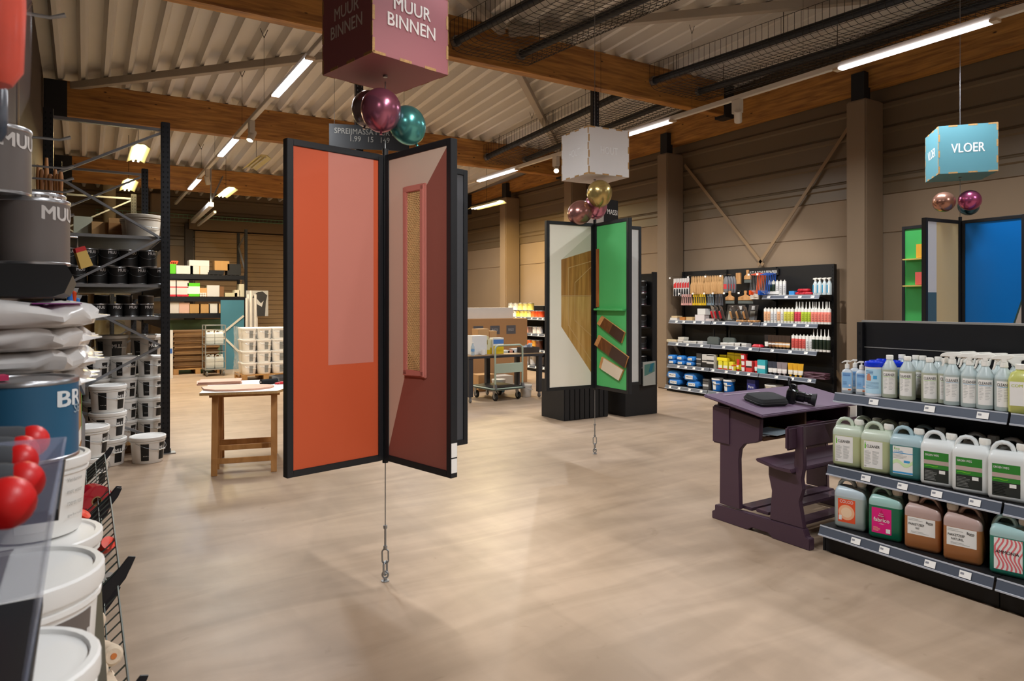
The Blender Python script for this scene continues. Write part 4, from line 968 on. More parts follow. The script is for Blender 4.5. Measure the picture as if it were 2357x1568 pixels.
for i, (c, c2, nm) in enumerate((('e2ddd6', '3a3d48', 'white and dark blue'), ('e2ddd6', '3a3d48', 'white and dark blue'), ('dcd4d0', '8d7f80', 'white and mauve'), ('dcd4d0', '8d7f80', 'white and mauve'), ('e8dcc0', 'd8a024', 'white and amber'), ('e8dcc0', 'd8a024', 'white and amber'), ('e8dcc0', 'd8a024', 'white and amber'))):
    stock('sq2_'+c2, sqtube(c, c2, .19, .08), (8.585, g2((1774, 1784, 1795, 1806, 1820, 1832, 1843)[i], 8.585), .4565), WR+.45, '%s tube, %s from left on the fourth shelf' % (nm, ORD[i]), 'paste tubes on the fourth shelf')
# boxes, bags, pails helper
def carton(label, cat, x, y, z, w_, d, h, col, rz=WR, text=None, tcol='303030', bands=(), name='box', grp=None, flap=False):
    t = thing(name, label, cat, (x, y, z+.0006), rz, grp)
    MB().box(-w_/2, w_/2, -d/2, d/2, 0, h).build('carton', M('carton_'+col, col, .65, var=.05), t, bevel=.002)
    if bands or text:
        m = MB(); mats = []
        for (z0, z1, c) in bands:
            y_ = -d/2-.0007; m.quad((-w_/2*.98, y_, z0*h), (w_/2*.98, y_, z0*h), (w_/2*.98, y_, z1*h), (-w_/2*.98, y_, z1*h), len(mats)); mats.append(M('print_'+c, c, .5))
        if text: mats.append(M('print_'+tcol, tcol, .5)); m.text(text, h*.16, Tr(0, -d/2-.0012, h*.55), len(mats)-1, width=w_*.6, bold=.02)
        m.build('print', mats, t)
    if name != 'box': pass
    if flap: MB().box(-w_*.02, w_*.02, -d/2-.0008, d/2+.0008, 0, h+.0008).build('packing_tape', M('tape_brown', 'b8935c', .4), t)
    return t
def bag(label, x, y, z, w_, d, h, col, rz=WR, txt=None, grp=None, cat='bag', tcol='f0f0f0'):
    t = thing('bag', label, cat, (x, y, z+.0006), rz, grp)
    secs = []
    for q, a in ((0, .82), (.12, .95), (.35, 1), (.65, 1), (.88, .93), (1, .74)):
        L = rrect(w_*a, d*a, min(w_, d)*.22, h*q, k=4); secs.append([(p[0]*(1+.03*math.sin(9*p[1]/d+q*3)), p[1]*(1+.03*math.cos(8*p[0]/w_)), p[2]+.06*h*math.sin(7*p[0]/w_)*(q > .5)) for p in L])
    MB().loft(secs).build('sack', M('bag_'+col, col, .35, var=.06), t)
    for s in (-1, 1): MB().box(min(s*w_*.46, s*w_*.53), max(s*w_*.46, s*w_*.53), -d*.42, d*.42, h*.35, h*.42).build('seam', M('bag_'+col), t)
    if txt:
        m = MB(); y_ = -d/2-.004; m.quad((-w_*.28, y_, h*.25), (w_*.28, y_, h*.25), (w_*.28, y_, h*.72), (-w_*.28, y_, h*.72), 0); m.text(txt, h*.18, Tr(0, y_-.001, h*.5), 1, width=w_*.45, bold=.03); m.build('label', [PAPER, INK], t)
    return t
def pail(r, h, body, lid, lab, txt, tcol, handle=True, gap=.0, lsz=1.0, label2=True, twist=0.0):
    def f():
        t = thing('bucket', 'x', 'bucket'); k = .88
        MB().lathe([(0, 0), (r*k*.96, 0), (r*k, .006), (r*.985, h*.80), (r*1.03, h*.80), (r*1.03, h*.83), (r*.99, h*.835), (r*.99, h*.88), (0, h*.88)], 32).build('body', body, t)
        MB().lathe([(r*1.0, h*.87), (r*1.06, h*.87), (r*1.07, h*.885), (r*1.07, h*.985), (r*1.04, h), (r*.96, h), (r*.94, h*.975), (0, h*.975)], 32).build('lid', lid, t)
        m = MB()
        def strip(a0_, a1_, z0, z1, mi, off):
            n = 8; vs = []
            for i in range(n+1):
                q = a0_+(a1_-a0_)*i/n
                for z in (z0, z1): rr = r*k+(r*.985-r*k)*z/(h*.8)+off; vs.append((rr*math.sin(q), -rr*math.cos(q), z))
            m.add(vs, [(2*i, 2*i+2, 2*i+3, 2*i+1) for i in range(n)], mi, True)
        if lab:
            strip(twist-.36*lsz, twist+.36*lsz, h*.12, h*.76, 0, .0008)
            if txt: m.text(txt, h*.15, Matrix.Rotation(twist, 4, 'Z') @ Tr(0, 0, h*.56), 1, width=r*.66*lsz, bold=.04, cyl=r*.96+.002)
            m.build('label', [lab, M('print_'+tcol, tcol, .5)], t)
            if label2:
                m.__init__(); strip(twist-1.45, twist-.95, h*.12, h*.76, 0, .0008)
                for i in range(4): strip(twist-1.30+.09*i, twist-1.26+.09*i, h*.28, h*.31, 1, .0014)
                m.build('rear_label', [lab, M('print_'+tcol, tcol, .5)], t)
        if handle:
            P = []
            for i in range(17): q = PI*i/16; P.append((r*1.07*math.cos(q), -r*1.07*math.sin(q)*.98, h*.80-r*.50*math.sin(q)))
            b = MB().tube([(p[0]*math.cos(.6)-p[1]*math.sin(.6), p[0]*math.sin(.6)+p[1]*math.cos(.6), p[2]) for p in P], .0022, 5).build('bail_handle', STEEL, t)
            q = P[8]; x, y = q[0]*math.cos(.6)-q[1]*math.sin(.6), q[0]*math.sin(.6)+q[1]*math.cos(.6); T = Tr(x, y, q[2], rz=.6)
            MB().cyl((0,0,-.04), .006, .08, 8, T=T @ Matrix.Rotation(PI/2, 4, 'Y')).build('grip', WHM, b)
        return t
    return f
BLUEP = M('bucket_blue', '1f72c8', .3); BLUEB = '2a78c4'
S5 = .1005
for i, (px, zz, lb) in enumerate(((1550, 0, 'bottom'), (1597, 0, 'bottom'))):
    bag('big blue filler bag, %s one of the lower layer on base shelf' % ('left', 'right')[i], 8.66, g2((1556, 1598)[i], 8.62), .10, .27, .2, .105, BLUEB, txt='FILLER' if 0 else 'POLYFILLA'[:0] or 'MULTI', grp='big blue bags')
    bag('big blue filler bag, %s one of the upper layer on base shelf' % ('left', 'right')[i], 8.66, g2((1554, 1593)[i], 8.62), .2075, .29, .22, .13, BLUEB, txt='MULTI', grp='big blue bags')
for i in range(3):
    bag('small blue filler bag, %s in the lower layer of fourth shelf' % ORD[i], 8.64, g2((1549, 1569, 1590)[i], 8.6), .456, .165, .16, .075, BLUEB, txt='ROLL', grp='small blue bags')
    bag('small blue filler bag, %s in the upper layer of fourth shelf' % ORD[i], 8.64, g2((1547, 1568, 1592)[i], 8.6), .5335, .165, .16, .08, BLUEB, txt='ROLL', grp='small blue bags')
CB = lambda *a, **k: carton(*a, **k)
CB('small dark and white box beside the big blue bags', 'box', 8.60, g2(1628, 8.6), .10, .12, .08, .17, '5a5856', bands=((.3, .5, 'c8c8c8'), (.75, .85, '222222')))
stock('bluepail', pail(.088, .2, BLUEP, WHT, PAPER, 'FILL', '101010'), (8.62, g2(1652, 8.62), .1005), WR, 'blue bucket with white lid, left of the two on base shelf', 'blue buckets')
stock('bluepail', None, (8.62, g2(1679, 8.62), .1005), WR-.1, 'blue bucket with white lid, right of the two on base shelf', 'blue buckets')
CB('dark blue tall box standing on base shelf behind the desk camera', 'box', 8.62, g2(1733, 8.62), .10, .15, .09, .24, '2a2c70', text='Perm', tcol='e8e8f0', bands=())
stock('wp1', pail(.125, .2, M('bucket_ivory', 'd8d2c4', .4), WHM, None, None, '101010'), (8.66, g2(1782, 8.66), .1005), WR, 'large ivory tub on base shelf right of the dark blue box', 'ivory tubs')
stock('wp2', pail(.085, .13, M('bucket_ivory', 'd8d2c4', .4), WHM, PAPER, 'XTME', '602020', lsz=1.6, label2=False), (8.56, g2(1812, 8.56), .1005), WR-.4, 'small ivory tub with label in front of the large ivory tub', 'ivory tubs')
stock('wp2', None, (8.62, g2(1860, 8.62), .1005), WR, 'small ivory tub near the right end of base shelf', 'ivory tubs')
stock('wp2', None, (8.62, g2(1895, 8.62), .1005), WR, 'small ivory tub at the far right end of base shelf', 'ivory tubs')
# fourth shelf boxes
z4 = .456
CB('tall dark grey box with print left of the white filler boxes', 'box', 8.62, g2(1612, 8.62), z4, .10, .08, .22, '3a3836', bands=((.55, .62, 'c8c8c8'), (.2, .25, 'c8c8c8')))
CB('white and black filler box, left one on fourth shelf', 'box', 8.60, g2(1625, 8.6), z4, .10, .08, .215, 'c8c4be', bands=((0, .4, '1c1c1c'), (.5, .58, '303030')))
CB('white and black filler box, right one on fourth shelf', 'box', 8.60, g2(1639, 8.6), z4, .15, .09, .22, 'ccc8c2', bands=((0, .32, '1c1c1c'), (.48, .6, '303030'), (.9, .96, '303030')))
for i in range(3):
    CB('yellow top-layer carton, %s from left on fourth shelf' % ORD[i], 'box', 8.72, g2((1668, 1686, 1703)[i], 8.72), z4, .14, .09, (.22, .27, .265)[i], 'e8d21c', bands=((.82, .9, 'b8a410'),), grp='yellow cartons')
for i in range(3):
    CB('yellow pack with red and white base, %s from left in front' % ORD[i], 'pack', 8.60, g2((1660, 1672, 1685)[i], 8.6), z4, .08, .05, .13, 'e4d838', bands=((0, .14, 'd83028'), (.14, .5, 'e8ead0')), grp='yellow packs')
CB('yellow display header carton on the yellow packs', 'box', 8.62, g2(1666, 8.62), z4+.132, .20, .09, .05, 'f0dc20')
stock('yt', pail(.04, .085, M('bucket_yellow', 'e0cc30', .4), M('lid_red', 'c83028', .4), PAPER, None, '101010', handle=False), (8.58, g2(1690, 8.58), z4+.0005), WR, 'tiny yellow tub with red lid on fourth shelf')
stock('sqy', sqtube('e8d838', 'd03028', .18, .06), None, WR, '') if False else None
stock('sqyy', sqtube('e6d63c', 'cc3028', .18, .055), (8.59, g2(1699, 8.59), z4+.0005), WR, 'yellow squeeze tube right of the tiny yellow tub')
for i in range(3):
    stock('rt', pail(.05, .09, M('bucket_red', 'c8282c', .4), M('lid_red2', 'd8383a', .4), PAPER, None, '101010', handle=False, label2=False, lsz=1.7), (8.60, g2((1714, 1714, 1713)[i], 8.6), z4+.0005+.0905*i), WR, 'small red filler tub, %s from the bottom of its stack' % ORD[i], 'stacked red tubs')
CB('red and white box beside the stacked red tubs', 'box', 8.59, g2(1727, 8.59), z4, .11, .07, .17, 'd03a36', bands=((.55, 1, 'd8d4d0'), (.4, .55, '282828')))
stock('sqr', sqtube('e0dcd8', 'd03436', .18, .06), (8.59, g2(1741, 8.59), z4+.0005), WR, 'red and white squeeze tube left of the turquoise pack')
CB('turquoise pouch pack with white label on fourth shelf', 'pack', 8.59, g2(1755, 8.59), z4, .14, .06, .2, '3aaab4', bands=((.35, .6, 'e0e4e4'),), name='pouch')
# mauve packs at the right end, lying flat
for i in range(4):
    for j in range(2):
        t = thing('sanding_pad_pack', 'flat mauve pack, %s layer of the %s pile at right end of fourth shelf' % (ORD[i], ('left', 'right')[j]), 'pack', (8.62, g2(1868+j*24, 8.62), z4+.0006+.022*i), WR+.1*((i+j) % 3-1), 'mauve packs')
        MB().loft([rrect(.17, .12, .01, 0), rrect(.18, .13, .012, .008), rrect(.16, .11, .01, .0195)]).build('pack', M('mauve_pack', '5a3a44', .35, var=.3, scale=30), t)
# third shelf: putty knives boxes, trays
z3 = .835
for i, (px, w_, h, c) in enumerate(((1545, .10, .045, 'd8c8a0'), (1556, .12, .04, 'd6c2a0'), (1572, .13, .055, 'd4d0c8'), (1585, .18, .035, 'd8d6d0'), (1603, .16, .04, 'd4d2cc'), (1616, .14, .045, 'cfd0d0'), (1672, .14, .045, 'dad8d4'), (1688, .15, .05, 'd8d6d2'), (1704, .15, .055, 'dcdad6'), (1716, .12, .05, 'd6d4d0'))):
    CB('pale flat carton, %s from the left on the third shelf' % ORD[i], 'box', 8.62, g2(px, 8.62), z3, w_, .12, h, c, bands=((.3, .5, '9a9894'),), grp='pale cartons on the third shelf')
CB('pale carton stacked on top of the third pale carton', 'box', 8.62, g2(1573, 8.62), z3+.056, .13, .12, .04, 'd0ccc0')
for i, px in enumerate((1641, 1677)):
    t = thing('scraper', 'wide grey filling blade with upright black handle, %s of two' % ('left', 'right')[i], 'scraper', (8.66, g2(px, 8.66), z3+.0005), WR+.1, 'wide filling blades')
    MB().prism([(-.11, 0), (.11, 0), (.11, .10), (.08, .125), (-.08, .125), (-.11, .10)], 'y', 0, .05).build('blade_holder', M('blade_grey', '5c625e', .4), t, bevel=.004)
    MB().loft([rrect(.03, .02, .008, .126, 0, .025), rrect(.035, .025, .01, .19, 0, .025), rrect(.03, .022, .01, .25, 0, .025)]).build('handle', BLK, t)
t = thing('tool_pouch', 'crumpled red and clear pack at right of the pale cartons', 'pack', (8.6, g2(1745, 8.6), z3+.0005), WR)
MB().loft([rrect(.16, .08, .03, 0), rrect(.2, .1, .04, .02), rrect(.14, .07, .03, .05)]).build('pack', M('red_pack', 'c02030', .35, var=.3, scale=25), t)
# second shelf (z 1.215): trowels, boxes
z2 = 1.215
for i, (px, w_, h, c, zz) in enumerate(((1556, .16, .04, 'd8d4cc', 0), (1558, .14, .03, 'd0b890', .041), (1576, .12, .055, 'b87838', 0), (1592, .14, .06, 'c8a878', 0), (1616, .2, .10, 'd8d0d0', 0), (1620, .17, .10, 'd8d6d2', .101), (1640, .18, .04, 'cfc2c0', 0))):
    CB('small carton, %s from the left on the second shelf' % ORD[i], 'box', 8.64, g2(px, 8.64), z2+zz, w_, .12, h, c, grp='small cartons on the second shelf')
def trowel(hc, bc, w_=.26):
    def f():
        t = thing('trowel', 'x', 'trowel')
        MB().box(-.055, .055, -.001, .001, 0, w_).build('blade', M('trowel_steel_'+bc, bc, .35, .7), t)
        b = MB().tube([(0, -.002, .05), (0, -.03, .06), (0, -.03, .19), (0, -.002, .2)], .005, 6).build('tang', STEEL, t)
        MB().lathe([(0, 0), (.012, 0), (.016, .02), (.014, .06), (.017, .1), (.012, .125), (0, .126)], 14, T=Tr(0, -.042, .055)).build('handle', hc, t)
        return t
    return f
RDH = M('handle_red', 'd02834', .35); WDH = wood('handle_beech', 'd2a06a', 'b8824c', (4, 4, 1), 8)
for i, (px, k, X) in enumerate(((1648, 'r', 8.60), (1656, 'r', 8.60), (1667, 'r', 8.60), (1692, 'w', 8.64), (1706, 'w', 8.64), (1722, 'w', 8.62))):
    stock('tr_'+k, trowel(RDH if k == 'r' else WDH, '8a8480' if k == 'w' else 'a09a94'), (X, g2(px, X), z2+.0006), WR, '%s-handled steel trowel, %s from left on the second shelf' % ('red' if k == 'r' else 'wooden', ORD[i]), 'trowels leaning on the second shelf')
for o in [o for o in COL.objects if o.name.startswith('trowel') and o.parent is None]: o.rotation_euler = (.45, .3, WR-.3); o.location.z += .022
for i, px in enumerate((1680, 1700, 1730)):
    t = thing('trowel_card', 'dark backing card with steel float, %s of three behind trowels' % ORD[i], 'tool', (8.80, g2(px, 8.8), z2+.0006), WR, 'floats on cards'); t.rotation_euler = (-.2, .0, WR)
    MB().box(-.09, .09, -.002, .002, 0, .27).build('card', M('dark_card', '4a4440', .5), t); MB().box(-.03, .03, -.004, -.0025, .19, .25).build('sticker', PAPER, t); MB().box(-.045, .045, -.006, -.0045, .02, .17).build('steel_float', STEEL, t)
for i in range(5):
    o = MB().lathe([(0, 0), (.01, 0), (.016, .05), (.013, .1), (.018, .14), (0, .15)], 12, T=Tr(0, 0, .019, rx=PI/2)).build('handle', WDH, loc=(8.63, g2(1714+i*9, 8.63), z2+.0006), rot=WR+.3*(i % 3-1))
    tag(o, 'loose beech wood piece, %s from left at shelf edge beside cartridges' % ORD[i], 'wood piece', 'loose wooden pieces'); o.name = 'wooden_peg'
# top row hanging: packs, brushes, scrapers, red/blue frames
def hook(px, z, X=8.93, l=.25, grp='display hooks', lb=''):
    return None
def hang(key, maker, px, z, X, label, grp, rz=WR, tilt=0):
    o = stock(key, maker, (X, g2(px, X), z), rz, label, grp)
    return o
def hookobj(y, z, x0, label):
    t = thing('display_hook', label, 'hook', (8.929, y, z), 0, 'display hooks')
    MB().tube([(0, 0, 0), (x0-8.929, 0, .0), (x0-8.929-.012, 0, .012)], .0025, 5).build('wire', CHROME, t); MB().box(x0-8.929-.02, x0-8.929-.018, -.018, .018, -.04, -.012).build('price_tag', PAPER, t)
    MB().box(-.004, .0, -.014, .014, -.02, .02).build('plate', BLK, t)
def handpack():
    t = thing('packed_tool', 'x', 'packed tool')
    MB().box(-.035, .035, -.004, .004, -.30, 0).build('card', M('pack_card', 'd6d0cc', .5), t)
    MB().prism([(-.03, -.10), (.03, -.06), (.03, -.16), (-.03, -.16)], 'y', -.006, -.0045).build('red_print', paint('d02c30'), t)
    MB().lathe([(0, 0), (.012, 0), (.015, .05), (.01, .12), (0, .12)], 10, T=Tr(0, -.014, -.30)).build('grip', BLK, t); return t
for r_ in range(6): hang('hp', handpack, 1554+r_*5.8, 1.93, 8.60+.012*r_, 'packed scraper with black grip, %s from left on the first top hooks' % ORD[r_], 'packed scrapers')
def mixer():
    t = thing('wooden_spatula', 'x', 'spatula')
    MB().prism([(-.006, 0), (.006, 0), (.012, -.03), (.012, -.10), (.03, -.15), (.03, -.28), (.02, -.30), (-.02, -.30), (-.03, -.28), (-.03, -.15), (-.012, -.10), (-.012, -.03)], 'y', -.004, .004).build('blade', wood('spatula_wood', 'dcb27c', 'c89a62', (3, 3, 1), 8), t, bevel=.002); return t
k = 0
for i in range(19):
    hang('sp', mixer, 1593+i*3.9, 1.955, 8.60+.01*(i % 4), 'wooden paint spatula, %s from left in the hanging row' % ORD[i], 'hanging wooden spatulas', WR+1.15)
def sack_tool():
    t = thing('packed_tool', 'x', 'packed tool'); MB().loft([rrect(.06, .02, .008, -.26), rrect(.09, .04, .015, -.2), rrect(.085, .035, .012, -.06), rrect(.03, .01, .004, 0)]).build('sleeve', M('clear_grey_sleeve', '77777a', .25), t)
    MB().box(-.03, .03, -.021, -.0205, -.2, -.12).build('red_print', paint('c83a40'), t); return t
for i in range(4): hang('sk', sack_tool, 1671+i*6, 1.93, 8.62+.03*i, 'grey sleeved tool pack, %s from left beside the wooden spatulas' % ORD[i], 'grey sleeved tools')
def mini(colr):
    def f():
        t = thing('packed_brush', 'x', 'brush'); MB().prism([(-.012, 0), (.012, 0), (.02, -.09), (.03, -.19), (-.03, -.19), (-.02, -.09)], 'y', -.008, .008).build('pack', M('mini_'+colr, colr, .35, var=.25, scale=40), t, bevel=.003)
        MB().box(-.012, .012, -.0095, -.0085, -.15, -.05).build('tool', M('mini_dark', '38302c', .5), t); return t
    return f
for i, (c, nm) in enumerate((('c89890', 'pinkish'),)*5+(('d8b430', 'yellow'),)*6+(('7a8890', 'blue-grey'),)*3+(('56565a', 'dark grey'),)*4):
    px = [1571, 1576, 1581, 1586, 1590, 1597, 1602, 1607, 1612, 1617, 1622, 1630, 1635, 1640, 1649, 1653, 1657, 1661][i]
    hang('mn'+c, mini(c), px, 1.66, 8.60+.015*(i % 4), '%s tool pack, %s from left in the second hanging row' % (nm, ORD[i]), 'small packs in the second hanging row')
def scraper(w_, h=.20):
    def f():
        t = thing('scraper', 'x', 'scraper')
        MB().prism([(-.022, .1), (.022, .1), (.026, .075), (.018, .05), (.024, .03), (w_*.5, 0), (w_*.5, -.05), (-w_*.5, -.05), (-w_*.5, 0), (-.024, .03), (-.018, .05), (-.026, .075)], 'y', -.011, .011).build('handle', WDH, t, bevel=.004)
        MB().box(-w_*.52, w_*.52, -.001, .001, -.10, -.0505).build('blade', M('blade_grey', '5c625e'), t); return t
    return f
hang('sc1', scraper(.17), 1680, 1.60, 8.64, 'wooden scraper, narrower one left on the second hanging row', 'wooden scrapers')
hang('sc2', scraper(.27), 1716, 1.60, 8.62, 'wide wooden scraper hanging right of the narrower one', 'wooden scrapers')
hang('sc3', scraper(.13), 1721, 1.93, 8.84, 'small wooden scraper with green card, high beside orange frames', 'wooden scrapers')
t = thing('wooden_block', 'upright wooden sanding block hanging left of the small scraper', 'block', (8.84, g2(1700, 8.84), 1.84), WR); MB().box(-.045, .045, -.015, .015, -.03, .15).build('block', WDH, t, bevel=.003); MB().tube([(0, .0, .15), (0, .02, .165), (0, .08, .165)], .002, 4).build('hook_wire', CHROME, t)
o = MB().box(-.07, .07, -.015, .015, 0, .09).build('box', [M('carton_e2d8c8', 'e2d8c8', .6)], bevel=.002, loc=(8.60, g2(1737, 8.6), 1.565), rot=WR); tag(o, 'white striped box hanging under the orange frames', 'box')
def framegun(colr):
    def f():
        t = thing('sealant_gun', 'x', 'sealant gun')
        MB().tube([(-.05, 0, .0), (.05, 0, .03), (.055, 0, .0), (.03, 0, -.28)], .006, 6).build('arm', M('frame_'+colr, colr, .35), t)
        MB().tube([(-.05, 0, 0), (-.06, 0, -.22), (.03, 0, -.285)], .004, 6).build('rod', STEEL, t)
        MB().box(-.075, -.045, -.012, .012, -.3, -.23).build('grip', M('frame_'+colr), t, bevel=.004); return t
    return f
for i in range(6): hang('fo', framegun('e0501c'), 1736+i*3.5, 1.93, 8.52+.05*i, 'orange sealant gun, %s from left of the hanging ones' % ORD[i], 'orange sealant guns', WR+.5)
for i in range(6): hang('fb', framegun('1c4fa8'), 1757+i*4, 1.925, 8.52+.05*i, 'blue sealant gun, %s from left of the hanging ones' % ORD[i], 'blue sealant guns', WR+.5)
for i, px in enumerate((1558, 1600, 1640, 1675, 1740, 1760)): hookobj(g2(px, 8.7), 1.965, 8.55, 'long chrome display hook, %s from left in the top row' % ORD[i])
for i, px in enumerate((1578, 1610, 1636, 1656, 1682, 1716)): hookobj(g2(px, 8.7), 1.69, 8.56, 'long chrome display hook, %s from left in the second row' % ORD[i])
# top right shelf (z 1.62)
z1 = 1.62
CB('flat white box lying at the left of top right shelf', 'box', 8.68, g2(1780, 8.66), z1, .2, .05, .06, 'e0deda', bands=((.1, .3, '404040'),))
CB('small light blue pack on the top right shelf', 'pack', 8.68, g2(1826, 8.68), z1, .09, .08, .06, '3a8cd0')
for i in range(5):
    t = thing('red_pack', 'crumpled red glove pack, %s in the heap on top right shelf' % ORD[i], 'glove pack', (8.70, g2((1836, 1850, 1862, 1845, 1856)[i], 8.70), z1+.0006+(.046 if i > 2 else 0)), WR+.4*(i % 3-1), 'red glove packs')
    MB().loft([rrect(.1, .07, .02, 0), rrect(.13, .09, .03, .02), rrect(.09, .06, .02, .045)]).build('pack', M('red_glove', 'b81c2c', .5, var=.3, scale=20), t)
def spray2():
    t = thing('bottle', 'x', 'bottle')
    MB().loft([rrect(.062, .04, .014, 0), rrect(.066, .045, .016, .01), rrect(.066, .045, .016, .15), rrect(.045, .035, .014, .175), rrect(.026, .026, .012, .19)]).build('body', plastic('blue_white_bottle', 'c2d0d4'), t)
    MB().prism([(-.045, .215), (-.04, .235), (.03, .24), (.03, .225), (.01, .215), (.01, .1905), (-.01, .1905), (-.012, .215)], 'y', -.01, .01).build('spray_head', CAPW, t, bevel=.003)
    m = MB(); m.quad((-.028, -.0235, .03), (.0, -.0235, .03), (.0, -.0235, .14), (-.028, -.0235, .14), 0); m.quad((.0, -.0235, .03), (.026, -.0235, .03), (.026, -.0235, .14), (.0, -.0235, .14), 1); m.build('label', [paint('3d93b8'), PAPER], t); return t
for i in range(4): stock('sp2', spray2, (8.68, g2((1877, 1887, 1898, 1909)[i], 8.68), z1+.0005), WR-.3, 'white spray bottle with blue label, %s from left on top right shelf' % ORD[i], 'spray bottles on the top right shelf')
t = thing('chalk_sign', 'small black sign with white chalk writing on the far shelving', 'sign', (8.90, g2(1757, 8.9), 1.985), WR)
MB().box(-.27, .27, .0, .015, -.05, .05).build('board', BLK, t); m = MB(); m.text('KIT & SCHUURPAPIER', .045, Tr(0, -.002, .0), 0, width=.5); m.build('lettering', PAPER, t)
# ================================================================== PEDESTALS AND CAN RACK BEHIND THE GREEN DISPLAY
t = thing('pedestal', 'black slatted base of a shop fixture under the cream panel', 'pedestal', (5.17, 7.02, 0))
MB().box(0, .72, 0, .50, 0, .5).build('body', BLK2, t)
m = MB()
for i in range(9): m.box(.01+i*.08, .075+i*.08, -.014, -.0005, .01, .49)
m.build('slat_front', BLK2, t)
# post that goes up to the beam
def post(name, label, x, y, z1, wd=.09, parent=None):
    t = thing(name, label, 'post', (x, y, 0))
    MB().box(-wd/2, wd/2, -.03, .03, 0, z1).build('column', M('post_blue_black', '14171f', .4), t)
    m = MB(); z = .1
    while z < z1-.05:
        for s in (-1, 1): m.box(s*wd*.28-.006, s*wd*.28+.006, -.0312, -.0302, z, z+.022)
        z += .05
    m.build('perforation', M('hole_pale', '6b6e74', .6), t); return t
post('perforated_post', 'tall black perforated post rising behind the HOUT cube', onY(1369, 7.62), 7.62, 4.62, .11)
post('perforated_post', 'tall black perforated post rising behind the balloons and orange display', onY(826, 7.95), 7.95, 4.6, .09)
# hanging chalkboards on that post
t = thing('chalkboard', 'wide black chalkboard with faint writing behind top of orange display', 'sign', (onY(848, 7.72), 7.68, 3.45), -.35)
MB().box(-.46, .46, 0, .02, -.14, .14).build('board', BLK, t); m = MB(); m.text('SPREIJMASSA MUR MST\n1.99   15   149', .15, Tr(0, -.003, .02), 0, width=.8); m.build('lettering', M('chalk_grey', '77736c', .8), t)
MB().tube([(-.4, .01, .14), (-.4, .01, deckz(7.9)-3.45)], .002, 4).build('hanger', WIRE, t); MB().tube([(.4, .01, .14), (.4, .01, deckz(7.9)-3.45)], .002, 4).build('hanger', WIRE, t)
# small hanging sign panels behind balloons of the HOUT cube
xs, ys_ = c2w(R_(1383)*8.3, 8.3)
t = thing('sign_cube', 'small black and white cube sign half hidden behind green panel', 'hanging sign', (xs, ys_, 2.45), .3)
MB().box(-.15, .15, -.15, .15, 0, .30).build('panel_box', BLK2, t); m = MB(); m.text('MASSI', .06, Tr(0.02, -.151, .15), 0, width=.22, bold=.03); m.build('lettering', PAPER, t); MB().box(-.155, -.1505, -.14, .14, .01, .29).build('white_side', paint('cfc9c4'), t)
MB().tube([(0, 0, .3), (0, 0, deckz(ys_)-2.45)], .002, 4).build('wire', WIRE, t)
# can rack
t = thing('shelving_unit', 'narrow black shelving with black paint cans right of the green display', 'shelving', (6.06, 6.86, 0))
MB().box(0, .57, 0, .5, 0, .62).build('base_box', BLK2, t)
MB().box(.49, .56, .02, .48, .62, 1.91).build('back_panel', BLK, t); MB().box(.485, .57, .0, .019, .62, 1.93).build('end_panel', BLK2, t)
for z in (.88, 1.18, 1.48): MB().box(.16, .485, .03, .47, z-.016, z).build('shelf', SHELF, t)
def tin(r, h, col, txt, tcol, bail=True, band=None, tw=1.0, tz=.72, twist=0.0, sz=.2):
    def f():
        t = thing('paint_can', 'x', 'paint can'); lm = M('can_'+col, col, .45, var=.05)
        MB().lathe([(0, .002), (r*.94, .002), (r*.97, 0), (r*1.02, .002), (r*1.02, .008), (r, .010), (r, h-.012), (r*1.02, h-.010), (r*1.02, h-.003), (r*1.0, h), (r*.93, h), (r*.90, h-.006), (r*.72, h-.006), (r*.70, h-.002), (0, h-.002)], 36, m=[1]*5+[0]+[1]*8).build('body', [lm, M('tin_rim', 'b8b8ba', .3, .9)], t)
        m = MB()
        if txt: m.text(txt, h*sz, Matrix.Rotation(twist, 4, 'Z') @ Tr(0, 0, h*tz), 0, width=r*tw, bold=.06, cyl=r+.0008)
        if band: m.lathe([(r+.0006, h*band[0]), (r+.0006, h*band[1])], 36, m=1)
        if txt or band: m.build('label', [M('print_'+tcol, tcol, .5), M('band_'+(band[2] if band else tcol), band[2] if band else tcol, .5)], t)
        if bail:
            for s in (-1, 1): MB().lathe([(0, .004), (.010, .004), (.012, 0), (0, 0)], 12, T=Tr(s*(r+.0005), 0, h*.82) @ Matrix.Rotation(s*PI/2, 4, 'Y')).build('lug', STEEL, t)
            P = [(r*1.03*math.cos(PI*i/12), -r*1.05*math.sin(PI*i/12), h*.82-r*.75*math.sin(PI*i/12)) for i in range(13)]
            MB().tube(P, .0017, 5).build('bail_handle', STEEL, t)
        return t
    return f
BK = lambda: tin(.078, .17, '1d1c1c', None, 'cfcfcf', band=(.06, .1, '7a2838'))
blk = tin(.075, .165, '1c1b1b', None, 'c8c8c8', True, (.05, .10, '6a2838'))
for i, (z, n) in enumerate(((.6205, 1), (.8805, 1), (1.1805, 1), (1.4805, 2))):
    for j in range(n):
        for q in (0, 1):
            stock('blk', blk, (6.06+.405+.0*q, 6.86+.14+.21*q, z+.166*j), -.3, 'black paint can with bail, %s one of %s level in narrow can rack' % (('front', 'rear')[q], ORD[i+(1 if j else 0)]), 'black cans in the narrow rack')
t = thing('leaflet_holder', 'clear sloping leaflet holder with picture on front of black base', 'leaflet holder', (6.44, 6.82, .58), .15)
MB().box(-.13, .13, -.012, 0, -.18, .14).build('holder', M('acrylic_grey', 'a8aaa4', .25), t); MB().prism([(-.11, .1), (.11, .12), (.11, .0), (-.11, -.05)], 'y', -.014, -.0125).build('picture', paint('4f7a72'), t); MB().prism([(.02, .10), (.09, .12), (.05, .0), (-.02, .0)], 'y', -.0155, -.0142).build('bottle_picture', paint('1c6a80'), t)
